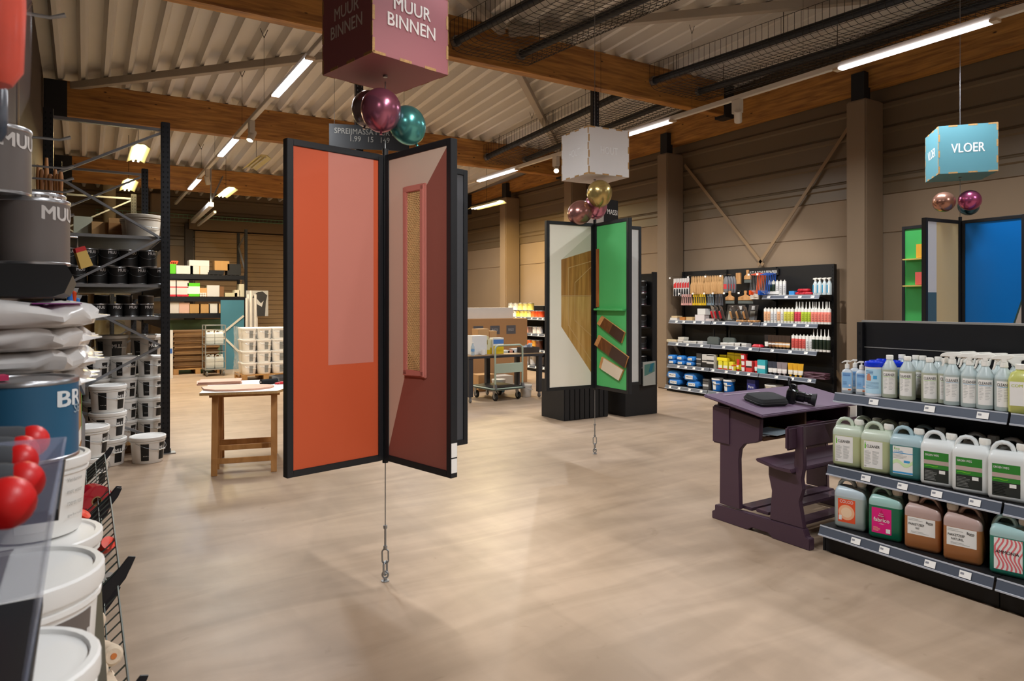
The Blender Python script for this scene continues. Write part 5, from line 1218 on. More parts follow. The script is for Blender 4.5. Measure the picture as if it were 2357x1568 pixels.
for s in (-1,): MB().box(-.13, .13, 0, .035, -.18, -.17).build('hook_plate', BLK, t)
for i in range(2):
    o = stock('blkb', lambda: cleaner(plastic('blue_label_bottle', '2a5a7a'), 'cap', paint('58a9d8')), (6.16, 6.94+.1*i, .6205), 0, 'blue bottle standing on the black base, %s one' % ('front', 'rear')[i], 'blue bottles on the base')
# ================================================================== WORK TABLE, TROLLEY AND THINGS AROUND (middle distance)
DG = M('anthracite_steel', '323236', .5)
WT_ = thing('work_table', 'long anthracite steel work table on casters behind the displays', 'table', (4.88, 9.02, 0))
MB().box(0, 1.36, 0, .75, .665, .70).build('top_frame', DG, WT_); MB().box(.01, 1.35, .01, .74, .7005, .715).build('table_top', wood('worktop', 'b59672', '9c7f5e', (2, 2, 1), 3), WT_)
for x, y in ((.04, .04), (1.30, .04), (.04, .70), (1.30, .70), (.72, .70)):
    l = MB().box(x-.035, x+.035, y-.035, y+.035, .09, .664).build('leg', DG, WT_); MB().lathe([(0,-.012), (.033,-.012), (.033,.012), (0,.012)], 18, T=Tr(x, y, .034, ry=PI/2)).build('caster_wheel', M('rubber_grey', '6c6a68', .7), l); MB().box(x-.018, x+.018, y-.014, y+.014, .03, .0895).build('caster_fork', STEEL, l)
TB = .7156
def ty(px, Y=9.3): return onY(px, Y)
carton('white carton at the left end of the work table', 'box', ty(1096, 9.25), 9.25, TB, .26, .22, .29, 'e2e0de', rz=0)
carton('brown box with open top standing behind on the work table', 'box', ty(1106, 9.55), 9.55, TB, .2, .2, .38, 'b98f60', rz=0)
carton('brown open box, smaller one on the work table', 'box', ty(1130, 9.6), 9.6, TB, .14, .14, .34, 'b48a5c', rz=0)
for i, (px, w_, h, z) in enumerate(((1119, .09, .15, 0), (1127, .09, .22, 0), (1120, .08, .12, .151))):
    carton('yellow and white filler pack, %s on the work table' % ORD[i], 'pack', ty(px, 9.2), 9.2+.02*i, TB+z, w_, .08, h, 'dcd6b0', rz=0, bands=((.0, .45, 'd8b81c'),), grp='yellow packs on the table')
carton('large yellow, white and blue box on the work table', 'box', ty(1143, 9.2), 9.2, TB, .19, .12, .25, 'e8e4dc', rz=0, bands=((0, .5, 'd8ba20'), (.62, .9, '4f7cc0')))
o = MB().lathe([(0, 0), (.03, 0), (.034, .07), (.034, .085), (.031, .085), (.029, .008), (0, .008)], 20).build('mug_body', WHT); mg = thing('mug', 'white mug at front left of the work table', 'mug', (ty(1112, 9.08), 9.08, TB)); o.parent = mg; MB().tube([(-.032, 0, .07), (-.055, 0, .06), (-.055, 0, .03), (-.032, 0, .02)], .004, 6).build('mug_handle', WHT, mg)
t = thing('water_bottle', 'clear plastic water bottle at the left end of work table', 'bottle', (ty(1088, 9.06), 9.06, TB))
MB().lathe([(0, 0), (.026, 0), (.028, .01), (.026, .05), (.028, .1), (.028, .13), (.012, .17), (.012, .185), (0, .185)], 18).build('body', M('clear_pet', 'b8ccd8', .15, alpha=.55), t); MB().lathe([(.0285, .06), (.0285, .10)], 18).build('label', paint('6f9cc8'), t); MB().lathe([(0, .1855), (.013, .1855), (.013, .2), (0, .2)], 14).build('cap', WHT, t)
for i, (px, w_, h, c, z) in enumerate(((1160, .14, .04, 'c8ccc8', 0), (1172, .12, .035, 'c88c78', 0), (1184, .14, .06, 'cfd2d2', 0))):
    carton('small tool box, %s from left on the middle of work table' % ORD[i], 'box', ty(px, 9.3), 9.3, TB+z, w_, .12, h, c, rz=0, grp='small tool boxes')
t = thing('crate', 'dark brown open crate at the right end of work table', 'crate', (ty(1216, 9.15), 9.15, TB)); mc = MB().box(-.15, .15, -.1, .1, 0, .006).box(-.15, .15, -.1, -.092, .006, .09).box(-.15, .15, .092, .1, .006, .09).box(-.15, -.142, -.092, .092, .006, .09).box(.142, .15, -.092, .092, .006, .09); mc.build('crate_body', M('crate_brown', '3c332e', .6), t)
for i in range(3):
    carton('white leaflet stack, %s one lying in the brown crate' % ORD[i], 'paper stack', ty(1206+i*8, 9.15), 9.13+.02*i, TB+.0065, .06, .05, .10+.02*i, ('c8ccd2', '8890a0', 'd8d8d8')[i], rz=.3*i, name='paper_stack')
# platform trolley
t = thing('platform_trolley', 'pale green platform trolley with folding tubular handle', 'trolley', (5.27, 8.95, 0), math.radians(4))
PG = M('trolley_green', 'a9b5a2', .45)
MB().loft([rrect(.60, .68, .05, .165, .30, .34), rrect(.62, .70, .06, .17, .30, .34), rrect(.62, .70, .06, .195, .30, .34), rrect(.60, .68, .05, .20, .30, .34)]).build('platform', PG, t)
MB().loft([rrect(.55, .63, .04, .2003, .30, .34), rrect(.55, .63, .04, .206, .30, .34)]).build('deck_mat', BLK2, t)
MB().loft([rrect(.635, .715, .06, .175, .30, .34), rrect(.635, .715, .06, .188, .30, .34)]).build('bumper', M('bumper_dark', '3c403c', .7), t)
hd = MB().tube([(.04, .02, .19)] + [(.04, .02, .80), (.055, .02, .835), (.09, .02, .855), (.51, .02, .855), (.545, .02, .835), (.56, .02, .80)] + [(.56, .02, .19)], .015, 12).build('handle', PG, t)
MB().box(.05, .55, .012, .028, .43, .57).build('handle_plate', PG, hd); MB().tube([(.04, .02, .57), (.56, .02, .57)], .008, 8).build('crossbar', PG, hd)
for x in (.04, .56): MB().prism([(-.03, .19), (.03, .19), (.02, .26), (-.02, .26)], 'x', x-.02, x+.02, T=Tr(0, .02, 0)).build('hinge_bracket', STEEL, t)
for x in (.08, .52):
    for y in (.08, .60):
        w_ = MB().lathe([(0,-.018), (.05,-.018), (.06,-.012), (.06,.012), (.05,.018), (0,.018)], 22, T=Tr(x, y, .0605, ry=PI/2)).build('wheel', M('rubber_black', '1a1a1a', .7), t); MB().lathe([(0,-.0185), (.03,-.0185), (.03,.0185), (0,.0185)], 18, T=Tr(x, y, .0605, ry=PI/2)).build('hub', STEEL, w_); m = MB().prism([(y-.035, .163), (y+.035, .163), (y+.012, .055), (y-.012, .055)], 'x', x-.028, x-.022); m.build('fork', STEEL, w_)
stock('pl1', pail(.095, .2, M('bucket_white', 'dcd8d2', .4), WHT, None, None, '101010'), (ty(1212, 9.2), 9.22, .0005), 0, 'white bucket on the floor right of the platform trolley', 'white buckets')
stock('plb', pail(.11, .24, M('bucket_white', 'dcd8d2', .4), WHT, M('print_1c5a74', '1c5a74', .5), 'BLI', 'e8e8e8', lsz=1.6), (ty(1150, 9.75), 9.78, .0005), .4, 'white bucket with blue label on floor behind the trolley', 'white buckets')
# big carton on the floor behind
t = carton('very large brown carton with three printed grey squares behind work table', 'box', onY(1118, 11.2), 11.2, 0, 1.5, .6, 1.22, 'b08458', rz=math.radians(2))
for i in range(3):
    MB().box(-.45+i*.36, -.24+i*.36, -.3025, -.3010, .93, 1.09).build('printed_square', M('print_5c5a5e', '5c5a5e', .6), t)
    m = MB(); m.text('RIGO', .05, Tr(-.345+i*.36, -.3032, 1.01), 0, width=.12); m.build('lettering', M('print_b0b0b0', 'b0b0b0', .6), t)
carton('long flat white carton lying on top of the very large brown carton', 'box', onY(1118, 11.2), 11.2, 1.221, 1.05, .3, .20, 'd6d2cc', rz=math.radians(2))
carton('brown box on the floor under the work table', 'box', onY(1112, 10.3), 10.3, 0, .35, .3, .28, 'b98f60', rz=0, flap=True)
carton('wide brown box on floor behind the brown box under table', 'box', onY(1150, 10.6), 10.6, 0, .4, .3, .20, 'c0b4a4', rz=0)
# paint shelf against the right wall at the back
gondola('black shelving of yellow, orange and white paint tins at the back right wall', 8.93, 11.8, 13.98, 1.45, 2, [(1.19, 8.50, 0, 2), (.83, 8.50, 0, 2), (.48, 8.45, 0, 2)], 8.45, .12)
cols_t = ['d8d6d0', 'd8d6d0', 'dcdad2', 'e8c83c', 'e0d07c', 'e8d86c', 'e0d490', 'e8702c', 'e4702c', 'e04c1c', 'e04c1c', 'e8a23c', 'd8cfc8', 'd8a48c', 'e0a08c', 'c8c4c0', '5a4640', '6b3d28']
nmc = {'d8d6d0': 'white', 'dcdad2': 'white', 'e8c83c': 'yellow', 'e0d07c': 'pale yellow', 'e8d86c': 'pale yellow', 'e0d490': 'cream', 'e8702c': 'orange', 'e4702c': 'orange', 'e04c1c': 'red-orange', 'e8a23c': 'amber', 'd8cfc8': 'off-white', 'd8a48c': 'salmon', 'e0a08c': 'salmon', 'c8c4c0': 'pale grey', '5a4640': 'dark brown', '6b3d28': 'brown'}
def tinrow(z, cols, px0, px1, r, h, X, where):
    for i, c in enumerate(cols):
        px = px0+(px1-px0)*i/(len(cols)-1)
        stock('tin%s%.3f' % (c, h), tin(r, h, c, 'TS', '202020', False, tw=.9), (X, onX(px, X), z+.0005), WR, '%s paint tin, %s from left %s' % (nmc[c], ORD[i], where), 'paint tins at the back wall')
tinrow(1.19, ['d8d6d0', 'd8d6d0', 'dcdad2', 'e8c83c', 'e0d07c', 'e8d86c', 'e0d490', 'e8702c', 'e04c1c', 'e04c1c'], 1170, 1246, .073, .15, 8.6, 'on upper back-wall shelf')
tinrow(1.3425, ['d8d6d0', 'dcdad2', 'e0d07c', 'e0d490', 'e8d86c'], 1177, 1222, .073, .17, 8.6, 'in upper layer of back-wall shelf')
tinrow(.83, ['d8cfc8', 'd8cfc8', 'c8c4c0', 'd8a48c', 'e0a08c', '5a4640', 'c8c4c0', 'd8cfc8'], 1174, 1243, .07, .15, 8.6, 'on middle back-wall shelf')
tinrow(.48, ['e8a23c', 'e4702c', 'e8a23c', 'd8a48c', 'e8702c', 'e8a23c', '6b3d28'], 1180, 1242, .08, .2, 8.6, 'on lower back-wall shelf')
tinrow(.48, ['e8a23c', 'e4702c', '6b3d28', 'e8702c', 'e8a23c'], 1186, 1240, .08, .2, 8.78, 'in back row of lower back-wall shelf')
tinrow(.12, ['c8c4c0', 'd8cfc8', 'c8c4c0', 'd8cfc8'], 1200, 1244, .09, .2, 8.6, 'on the base of back-wall shelf')
# radiant heater tubes with wire cable tray under the roof
BLT = M('heater_tube_black', '1e2024', .5)
def heater(label, p1, q1, p2, q2):
    t = thing('tube_heater', label, 'heater', (0, 0, 0))
    for p, q in ((p1, q1), (p2, q2)):
        MB().tube([p, q], .05, 16).build('heater_tube', BLT, t); v = (Vector(p)-Vector(q)).normalized(); MB().tube([Vector(p)-v*.01, Vector(p)+v*.06], .065, 12).build('end_bracket', STEEL, t)
    m = MB(); P1, Q1, P2, Q2 = map(Vector, (p1, q1, p2, q2)); L = (Q1-P1).length; n = int(L/.085)
    def sec(f):
        a = P1.lerp(Q1, f); b = P2.lerp(Q2, f); s = (b-a).normalized(); z = Vector((0, 0, 1)); out = []
        W0 = (b-a).length
        for (u, h) in ((-.09, .22), (-.09, -.02), (-.06, -.09), (.0, -.13), (.1, -.14)): out.append(a+s*u+z*h)
        for (u, h) in ((-.1, -.14), (.0, -.14), (.1, -.13), (.15, -.09), (.17, -.02), (.17, .16)): out.append(b+s*u+z*h)
        return out
    for i in range(n+1): m.tube(sec(i/n), .0035, 4, sm=False)
    for k, fr_ in ((0, 1), (1, 1), (2, 1), (3, 1), (4, 1), (5, 1), (6, 1), (7, 1), (8, 1), (9, 1), (10, 1)):
        a, b = sec(0)[k], sec(1)[k]; m.tube([a, b], .0035, 4, sm=False)
    for f in (.12, .24, .36, .48, .6, .72, .84):
        a0, a1 = sec(0)[4].lerp(sec(0)[5], f), sec(1)[4].lerp(sec(1)[5], f); m.tube([a0, a1], .0035, 4, sm=False)
    m.build('wire_guard', WIRE, t)
    for f in (.1, .5, .9):
        for a, b in ((P1, Q1), (P2, Q2)):
            c = a.lerp(b, f); MB().tube([c+Vector((0, 0, .05)), (c.x, c.y, deckz(c.y)-.01)], .005, 5).build('hanger', WIRE, t)
heater('pair of black radiant heater tubes with wire guard over the middle aisle', (3.8, 7.33, 4.67), (4.28, 4.1, 4.72), (4.73, 7.33, 4.69), (5.15, 3.9, 4.72))
heater('pair of black radiant heater tubes with wire guard above the right aisle', (7.03, 7.33, 4.75), (7.45, 3.3, 4.76), (7.97, 7.33, 4.75), (8.25, 3.0, 4.72))
heater('pair of black radiant heater tubes with wire guard farther back, right', (6.73, 11.66, 4.40), (6.98, 7.58, 4.74), (7.64, 11.66, 4.45), (7.93, 7.58, 4.74))
# ================================================================== LEFT PALLET RACK
ZN = M('zinc_brace', '8f9297', .35, .7, var=.1, scale=15); RB = M('rack_blue_black', '14161b', .4)
def uprights(t, X, Y, h, wx=.08, wy=.06):
    u = MB().box(X-wx/2, X+wx/2, Y-wy/2, Y+wy/2, .01, h).build('upright', RB, t, bevel=.004)
    m = MB(); z = .15
    while z < h-.05:
        for s in (-1, 1): m.box(X+s*.02-.006, X+s*.02+.006, Y-wy/2-.0012, Y-wy/2-.0002, z, z+.02)
        z += .05
    m.build('perforation', M('hole_dark', '060708', .9), u)
    fp = MB().box(X-.07, X+.09, Y-.06, Y+.06, 0, .009).build('foot_plate', STEEL, u)
    MB().box(X+wx/2, X+wx/2+.01, Y-.015, Y+.015, .01, .05).build('foot_bolt', STEEL, fp)
def rack(label, x0, x1, ys, h, loc, decks, group=None):
    t = thing('pallet_rack', label, 'rack', loc)
    for Y in ys:
        for X in (x0, x1): uprights(t, X, Y, h)
        zs = [(3.20, 1), (2.70, 0), (2.15, 1), (1.62, 0), (1.08, 1), (.58, 0), (.14, 1)]
        a = x0+.04; b = x1-.04
        MB().bar((a, Y, h-.08), (b, Y, h-.08), .03, .045, up=(0,1,0)).build('top_tie', ZN, t, bevel=.003)
        for (z, s), (z2, s2) in zip(zs, zs[1:]):
            p, q = ((b if s else a), Y, z), ((b if s2 else a), Y, z2)
            m = MB().bar(p, q, .022, .045, up=(0,1,0)); m.bar((p[0], p[1]-.012, p[2]), (q[0], q[1]-.012, q[2]), .006, .012, up=(0,1,0)); m.build('brace', ZN, t)
    for Ya, Yb in zip(ys, ys[1:]):
        for z in decks:
            for X in (x0, x1): MB().box(X-.025, X+.025, Ya+.031, Yb-.031, z-.12, z-.03).build('beam', RB, t)
            m = MB(); n = 6; L = (Yb-Ya-.07)/n
            for i in range(n): y = Ya+.035+i*L; m.prism([(y+.002, z-.03), (y+L-.002, z-.03), (y+L-.002, z), (y+L*.8, z), (y+L*.75, z-.004), (y+L*.25, z-.004), (y+L*.2, z), (y+.002, z)], 'x', x0+.03, x1-.03)
            m.build('deck_panel', STEEL, t)
    return t
rack('tall black pallet rack with zinc bracing at left, full of paint and pails', -.29, .68, (7.63, 10.4, 12.9), 3.31, (0, 0, 0), (2.17, 1.69, 1.37))
RY = 7.66
cD = tin(.082, .172, '1e1d1d', 'MUU', 'cfcccc', True, None, tw=.95, tz=.80, twist=.45, sz=.16)
for r_, (z, n, x0) in enumerate(((1.6905, 6, -.24), (1.863, 5, -.15))):
    for row in range(3):
        for i in range(n):
            stock('cD', cD, (x0+.172*i, 7.80+.18*row, z), 0, 'black paint can, %s from left, %s layer, %s row of upper rack level' % (ORD[i], ('lower', 'upper')[r_], ('front', 'second', 'third')[row]), 'black cans on upper rack level')
cE = tin(.066, .13, '201f1f', 'MUU', 'cfcccc', False, None, tw=1.1, tz=.72, twist=.3, sz=.2)
for row in range(2):
    for i in range(6):
        stock('cE', cE, (-.16+.137*i, 7.78+.15*row, 1.3705), 0, 'small black paint can, %s from left, %s row of second rack level' % (ORD[i], ('front', 'second')[row]), 'small black cans on second rack level')
cF = tin(.075, .22, '4a4440', None, 'cfcccc', False, None)
for i in range(4): stock('cF', cF, (-.05+.2*i, 8.25, 1.3705), 0, 'taller dark grey can, %s from left, behind the small black cans' % ORD[i], 'taller grey cans')
# pails on the rack floor and in front
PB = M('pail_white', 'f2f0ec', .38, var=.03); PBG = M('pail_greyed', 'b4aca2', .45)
LABK = M('label_black', '191919', .5)
pA = pail(.147, .247, PB, PB, LABK, 'MUU', 'd8d4d0', twist=.75, lsz=.75)
pB = pail(.118, .212, PB, PB, LABK, 'MU', 'd8d4d0', twist=.8, lsz=.75)
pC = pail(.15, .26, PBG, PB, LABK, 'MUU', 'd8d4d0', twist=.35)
for i in range(3): stock('pA', pA, (.18, 7.40, .0005+.2475*i), .1*(i-1), 'large white paint pail, %s from bottom of the free-standing stack before rack' % ORD[i], 'large white pails before the rack')
stock('pA', pA, (.505, 7.34, .0005), .2, 'large white paint pail standing alone beside the rack foot', 'large white pails before the rack')
for i in range(1): stock('pA', pA, (.02, 6.60, .0005+.2475*i), .1, 'large white pail on the floor behind the wire baskets, lower one', 'large white pails before the rack')
stock('pA', pA, (.02, 6.60, .248), .3, 'large white pail on top of the one behind wire baskets', 'large white pails before the rack')
# wooden pallets
PW = wood('pallet_wood', 'b58a52', '94683a', (1, 3, 1), 5, .7)
def pallet(label, x, y, lx, ly, rz=0):
    t = thing('wooden_pallet', label, 'pallet', (x, y, 0), rz)
    n = 6
    for i in range(n): w_ = ly/n*.72; y0 = i*(ly-w_)/(n-1); MB().box(0, lx, y0, y0+w_, .1, .12).build('deck_board', PW, t)
    for j in range(3): x0 = j*(lx-.1)/2; MB().box(x0, x0+.1, 0, ly, .0, .018).build('bottom_board', PW, t); [MB().box(x0, x0+.1, k*(ly-.12)/2, k*(ly-.12)/2+.12, .0185, .0995).build('block', PW, t) for k in range(3)]
    return t
pallet('wooden pallet under the pail stacks inside left rack', -.22, 7.72, .84, 1.1)
for c, (x, n) in enumerate(((.09, 4), (.33, 4), (.565, 4))):
    for row in range(2):
        for i in range(n if row == 0 else 3):
            stock('pB', pB, (x+.0*row, 7.90+.26*row, .1205+.2125*i), .08*((i+c) % 3-1), 'white pail, %s from bottom, %s stack from left, %s row in rack' % (ORD[i], ORD[c], ('front', 'rear')[row]), 'white pails on the rack pallet')
for c, x in enumerate((-.09, .24, .57)):
    for i in range(4): stock('pC', pC, (x, 8.50, (.1205 if i == 0 else .1205)+.2605*i), .1*(c-1), 'greyish large pail, %s from bottom of the %s deep stack in rack' % (ORD[i], ORD[c]), 'greyish pails deep in the rack')
pallet('wooden pallet under the greyish pails deep inside left rack', -.22, 8.85-.55+.54, .84, 1.0)
for c, x in enumerate((-.1, .24, .57)):
    for i in range(3): stock('pC', pC, (x, 9.3, .1205+.2605*i), .2, 'greyish large pail at the far back, %s from bottom, %s stack' % (ORD[i], ORD[c]), 'greyish pails deep in the rack')
# top of rack: translucent pail, boxes
pT = pail(.17, .26, M('pail_translucent', 'cfc4b4', .35, sss=.3), M('pail_translucent'), None, None, '101010')
stock('pT', pT, (.52, 8.2, 2.1705), 0, 'big translucent pail on the top rack level', 'translucent pails'); stock('pT', pT, (.50, 8.62, 2.1705), .5, 'translucent pail hidden behind the big one, top rack level', 'translucent pails')
carton('brown box at left of the translucent pail on top rack level', 'box', .33, 8.9, 2.1705, .22, .25, .28, 'a87c4a', rz=0, bands=((.5, .8, '96683a'),))
carton('brown box, further left on top rack level beside pale box', 'box', .14, 9.0, 2.1705, .16, .25, .24, 'b58a56', rz=0)
carton('pale green-grey box at left of the brown boxes on top rack level', 'box', -.02, 9.1, 2.1705, .18, .25, .30, 'b8b8a0', rz=0)
# ================================================================== BACK LEFT AREA
def brack(label, loc, w_, dpt, h, decks):
    t = thing('pallet_rack', label, 'rack', loc)
    for X in (0, w_):
        for Y in (0, dpt): uprights(t, X, Y, h, .06, .08)
        z = .3; s = 0
        while z < h-.3: MB().bar((X, .04 if s else dpt-.04, z), (X, dpt-.04 if s else .04, min(z+.65, h-.1)), .02, .04, up=(1,0,0)).build('brace', ZN, t); z += .65; s = 1-s
    for z in decks:
        for Y in (0, dpt): MB().box(.031, w_-.031, Y-.025, Y+.025, z-.11, z-.012).build('beam', RB, t)
        m = MB()
        for i in range(28): m.box(.05+i*(w_-.1)/28, .056+i*(w_-.1)/28, -.02, dpt+.02, z-.012, z-.004)
        for j in range(4): m.box(.04, w_-.04, j*dpt/3-.004, j*dpt/3+.004, z-.018, z-.012)
        m.build('wire_deck', STEEL, t)
    return t
brack('black pallet rack with cartons standing before the back wall door', (.5, 17.0, 0), 2.72, .95, 3.25, (2.17, 1.66, 1.28))
BX = lambda px: onY(px, 17.15)
for i, (px, w_, h, z, c, lb) in enumerate(((396, .15, .22, 2.17, '5cc020', 'lime green tub with orange tips at left'), (423, .36, .19, 2.17, 'd6d0c8', 'white handwritten box, left of two'), (458, .40, .19, 2.17, 'd2ccc4', 'white box with brown tape, right of two'), (457, .42, .13, 2.361, 'd8d4cc', 'white box stacked above the two white ones'), (509, .32, .22, 2.27, 'b88c54', 'brown taped box on black mat stack'), (537, .30, .26, 2.17, '1c1c1e', 'black crate at right end'),
      (396, .17, .36, 1.66, 'd8d0cc', 'white and red box, leftmost'), (418, .27, .36, 1.66, 'd8d0cc', 'white and red box, second'), (444, .26, .31, 1.66, '58c41c', 'bright green box with white bottle print'), (466, .16, .2, 1.66, 'c89860', 'small tan box above rolls'), (489, .27, .26, 1.66, 'd0ccc8', 'white archive box with dark lid'), (508, .1, .24, 1.66, '7a5434', 'narrow brown box'), (530, .27, .09, 1.66, 'c8c0a0', 'flat pale box'), (544, .12, .16, 1.66, 'd8cfb8', 'cream box of stack, left'), (554, .11, .3, 1.66, 'd8cfb8', 'tall stack of cream boxes, right'),
      (399, .2, .24, 1.28, 'c8c0bc', 'pale packs of rolls, left'), (423, .22, .24, 1.28, 'd0a898', 'salmon and white packs'), (447, .24, .21, 1.28, 'b48c58', 'brown box, left one'), (469, .23, .21, 1.28, 'b88f5a', 'brown box, right one'), (490, .22, .22, 1.28, 'd4d0ca', 'white stacked boxes'), (503, .09, .22, 1.28, 'b08a5c', 'narrow tan box'))):
    lvl = {2.17: 'top', 1.66: 'middle', 1.28: 'low'}.get(z, 'top')
    bands = ((.0, .12, 'c8283c'), (.55, .62, 'c8283c')) if 'red' in lb else (((.2, .75, 'e8f4e0'),) if 'bottle' in lb else ())
    carton('%s, on %s level of back rack' % (lb, lvl), 'box', BX(px), 17.2, z, w_, .35, h, c, rz=0, bands=bands, flap='tape' in lb)
t = thing('mat_stack', 'low stack of black mats under the brown box, back rack', 'mats', (BX(500), 17.2, 2.1706)); MB().box(-.22, .12, -.2, .2, 0, .05).box(-.20, .13, -.19, .2, .0505, .098).build('mats', M('black_mat', '202022', .9, bump=.3), t)
for i in range(4):
    t = thing('orange_glove', 'orange glove tip sticking out of the lime green tub, %s' % ORD[i], 'glove', (BX(392+i*4), 17.15, 2.392), 0, 'orange gloves'); MB().prism([(-.02, 0), (.03, 0), (.06, .07), (.03, .08), (.0, .04), (-.02, .06)], 'y', -.01, .01).build('glove', paint('e8582c'), t, bevel=.003)
for i in range(6):
    o = MB().cyl((0, 0, 0), .022, .2, 14, T=Tr(0, 0, .0225, rx=-PI/2)).build('paper_roll', M('roll_white', 'd8d4ce', .6), loc=(BX(460)+.047*(i % 3), 16.98, 1.6606+.045*(i//3))); tag(o, 'small white roll on the middle level of back rack, %s of the pile' % ORD[i], 'roll', 'white rolls')
# leaning boards
def board(label, px0, px1, Y, zb_, zt_, col, cross=None, cat='board'):
    x0, x1 = onY(px0, Y), onY(px1, Y); t = thing('painted_board', label, cat, (x0, Y, 0)); MB().box(0, x1-x0, 0, .03, zb_, zt_).build('board', M('board_'+col, col, .6), t, bevel=.002)
    return t, x1-x0
t, w_ = board('dull green board standing under the back rack behind the cardboard stack', 388, 512, 17.6, .0, 1.12, '6f8b68')
t, w_ = board('teal blue board with white strips leaning at the end of back rack', 508, 562, 16.6, .0, 1.58, '3f7486')
z0_, z1_ = zat(770, 15.7), zat(735, 15.7)
MB().bar((w_-.01, -.008, 1.22), (.0, -.008, .80), .045, .012, up=(0,1,0)).build('white_strip', paint('c9c2b4'), t); MB().bar((.0, -.008, .80), (w_-.12, -.008, .40), .045, .012, up=(0,1,0)).build('white_strip', paint('c9c2b4'), t)
t, w_ = board('tall white panel with blue sticker at left of cardboard stack', 389, 398, 15.2, .0, .97, 'd8d6d4'); MB().box(.01, w_-.01, -.004, -.001, .5, .6).build('sticker', paint('3a68b0'), t)
pallet('wooden pallet carrying the flattened cardboard stack', onY(399, 15.9), 15.9, .95, .8)
x0 = onY(400, 15.9)
for i in range(24):
    o = MB().box(0, .88, 0, .7, 0, .030).build('flattened_carton', M('flat_card_%d' % (i % 3), ('7a5c3c', '8a6844', '6b4e32')[i % 3], .9, var=.2, scale=6), loc=(x0+.02*math.sin(i*2.1), 15.93+.02*math.cos(i*1.7), .1206+.0335*i), rot=.02*math.sin(i*3.3))
    tag(o, 'flattened brown carton, %s from the bottom of the stack at back' % (ORD[i] if i < 24 else str(i)), 'cardboard', 'flattened cartons')
# wire roll cart with white jugs
t = thing('roll_cart', 'wire roll cart with white jugs left of the teal board', 'cart', (onY(473, 15.2), 15.2, 0)); CG = M('cart_zinc', 'a8aaa8', .35, .6)
cw, cd = .38, .42
for x in (0, cw):
    for y in (0, cd): MB().tube([(x, y, .13), (x, y, 1.05)], .013, 8).build('post', CG, t)
MB().box(-.01, cw+.01, -.01, cd+.01, .13, .15).build('base', CG, t); MB().box(-.01, cw+.01, -.01, cd+.01, .645, .655).build('shelf', CG, t)
for z in (.3, .5, .8, .95, 1.05): MB().tube([(0, 0, z), (cw, 0, z), (cw, cd, z), (0, cd, z), (0, 0, z)], .006, 5).build('rail', CG, t)
for x in (0.03, cw-.03):
    for y in (.03, cd-.03): MB().lathe([(0,-.014), (.05,-.014), (.055,0), (.05,.014), (0,.014)], 16, T=Tr(x, y, .0555, ry=PI/2)).build('caster_wheel', M('rubber_grey'), t)
for k, z in enumerate((.1505, .6555)):
    for i in range(2): stock('jug', lambda: jerry(plastic('white_jug', 'd8dad4'), plastic('white_jug', 'd8dad4'), CAPW, 'x', fill=.19), (onY(473, 15.2)+.105+.175*i, 15.36, z), 0, 'plain white jug, %s on the %s tier of roll cart' % (('left', 'right')[i], ('lower', 'upper')[k]), 'white jugs on the roll cart')
# pallet of wrapped white buckets
PX0 = onY(556, 13.95)
for k in range(2): pallet('wooden pallet under the wrapped white buckets, %s one' % ('left', 'right')[k], PX0+.0+.95*k, 13.9-.12*k, .9, .8)
pS = pail(.14, .225, PB, PB, M('label_steel_grey', '8a8c8a', .5), None, '101010', twist=.2, lsz=.8, label2=False)
for i in range(7):
    for j in range(4):
        for r_ in range(2):
            if i > 5 and j == 3: continue
            stock('pS', pS, (PX0+.15+.285*i-(.0), 14.05+.29*r_, .1206+.2265*j), 0, 'white bucket with grey label, %s from left, %s layer, %s row on pallet' % (ORD[i], ORD[j], ('front', 'rear')[r_]), 'wrapped white buckets')
m = MB(); P = [(PX0-.03, 13.86), (PX0+2.05, 13.86)]
rr_ = random.Random(3)
vs = []; N = 14
for i in range(N+1):
    for j in range(9):
        vs.append((PX0-.06+.03*rr_.random(), 13.85+.65*i/N, .1+.95*j/8))
m.add(vs, [(i*9+j, (i+1)*9+j, (i+1)*9+j+1, i*9+j+1) for i in range(N) for j in range(8)], 0, True)
o = m.build('stretch_film', M('stretch_film', 'e8e6e2', .15, alpha=.35)); tag(o, 'clear stretch film hanging over left side of wrapped white buckets', 'film')
# poster of a tattooed worker: a plain generic stand-in photograph
px_, pY = onY(592, 16.2), 16.2
t = thing('poster', 'black and white poster of a person above the wrapped buckets', 'poster', (px_, pY, 0)); dd = dep(px_, pY)
za, zb2 = zat(728, dd), zat(669, dd)
MB().box(-.24, .24, 0, .012, za, zb2).build('sheet', M('poster_grey', 'a9a6a2', .6, var=.2), t)
zc = (za+zb2)/2
m = MB(); m.add([(x, -.001, z) for x, z in ((.0, za), (.17, za), (.19, zc+.05), (.22, zc+.18), (.12, zb2-.02), (.02, zb2-.03), (-.08, zc+.18), (-.13, zc+.07), (-.02, zc+.06))], [tuple(range(9))]); m.build('dark_figure', M('poster_dark', '2c2b2b', .6), t)
m = MB(); m.add([(x, -.002, z) for x, z in ((-.10, zc+.06), (-.03, zc+.13), (.08, zc), (.14, zc+.06), (.10, zc-.08), (.0, zc-.02))], [tuple(range(6))]); m.build('light_arm', M('poster_light', 'b8b5b2', .6), t)
MB().tube([(0, .03, 0), (0, .03, za+.1)], .015, 8).build('stand_pole', WHT, t); MB().box(-.2, .2, -.1, .2, 0, .01).build('stand_foot', WHT, t)
# rolls standing in the bucket pallet corner
for i in range(5):
    x = onY(568+i*5, 15.4); o = MB().cyl((0, 0, 0), .028, 1.62+.08*(i % 3), 14).build('film_roll', M('roll_pale', 'cfc8bf', .5), loc=(x, 15.4+.05*(i % 2), 0.0005)); tag(o, 'tall pale roll standing upright behind the wrapped buckets, %s from left' % ORD[i], 'roll', 'standing rolls')
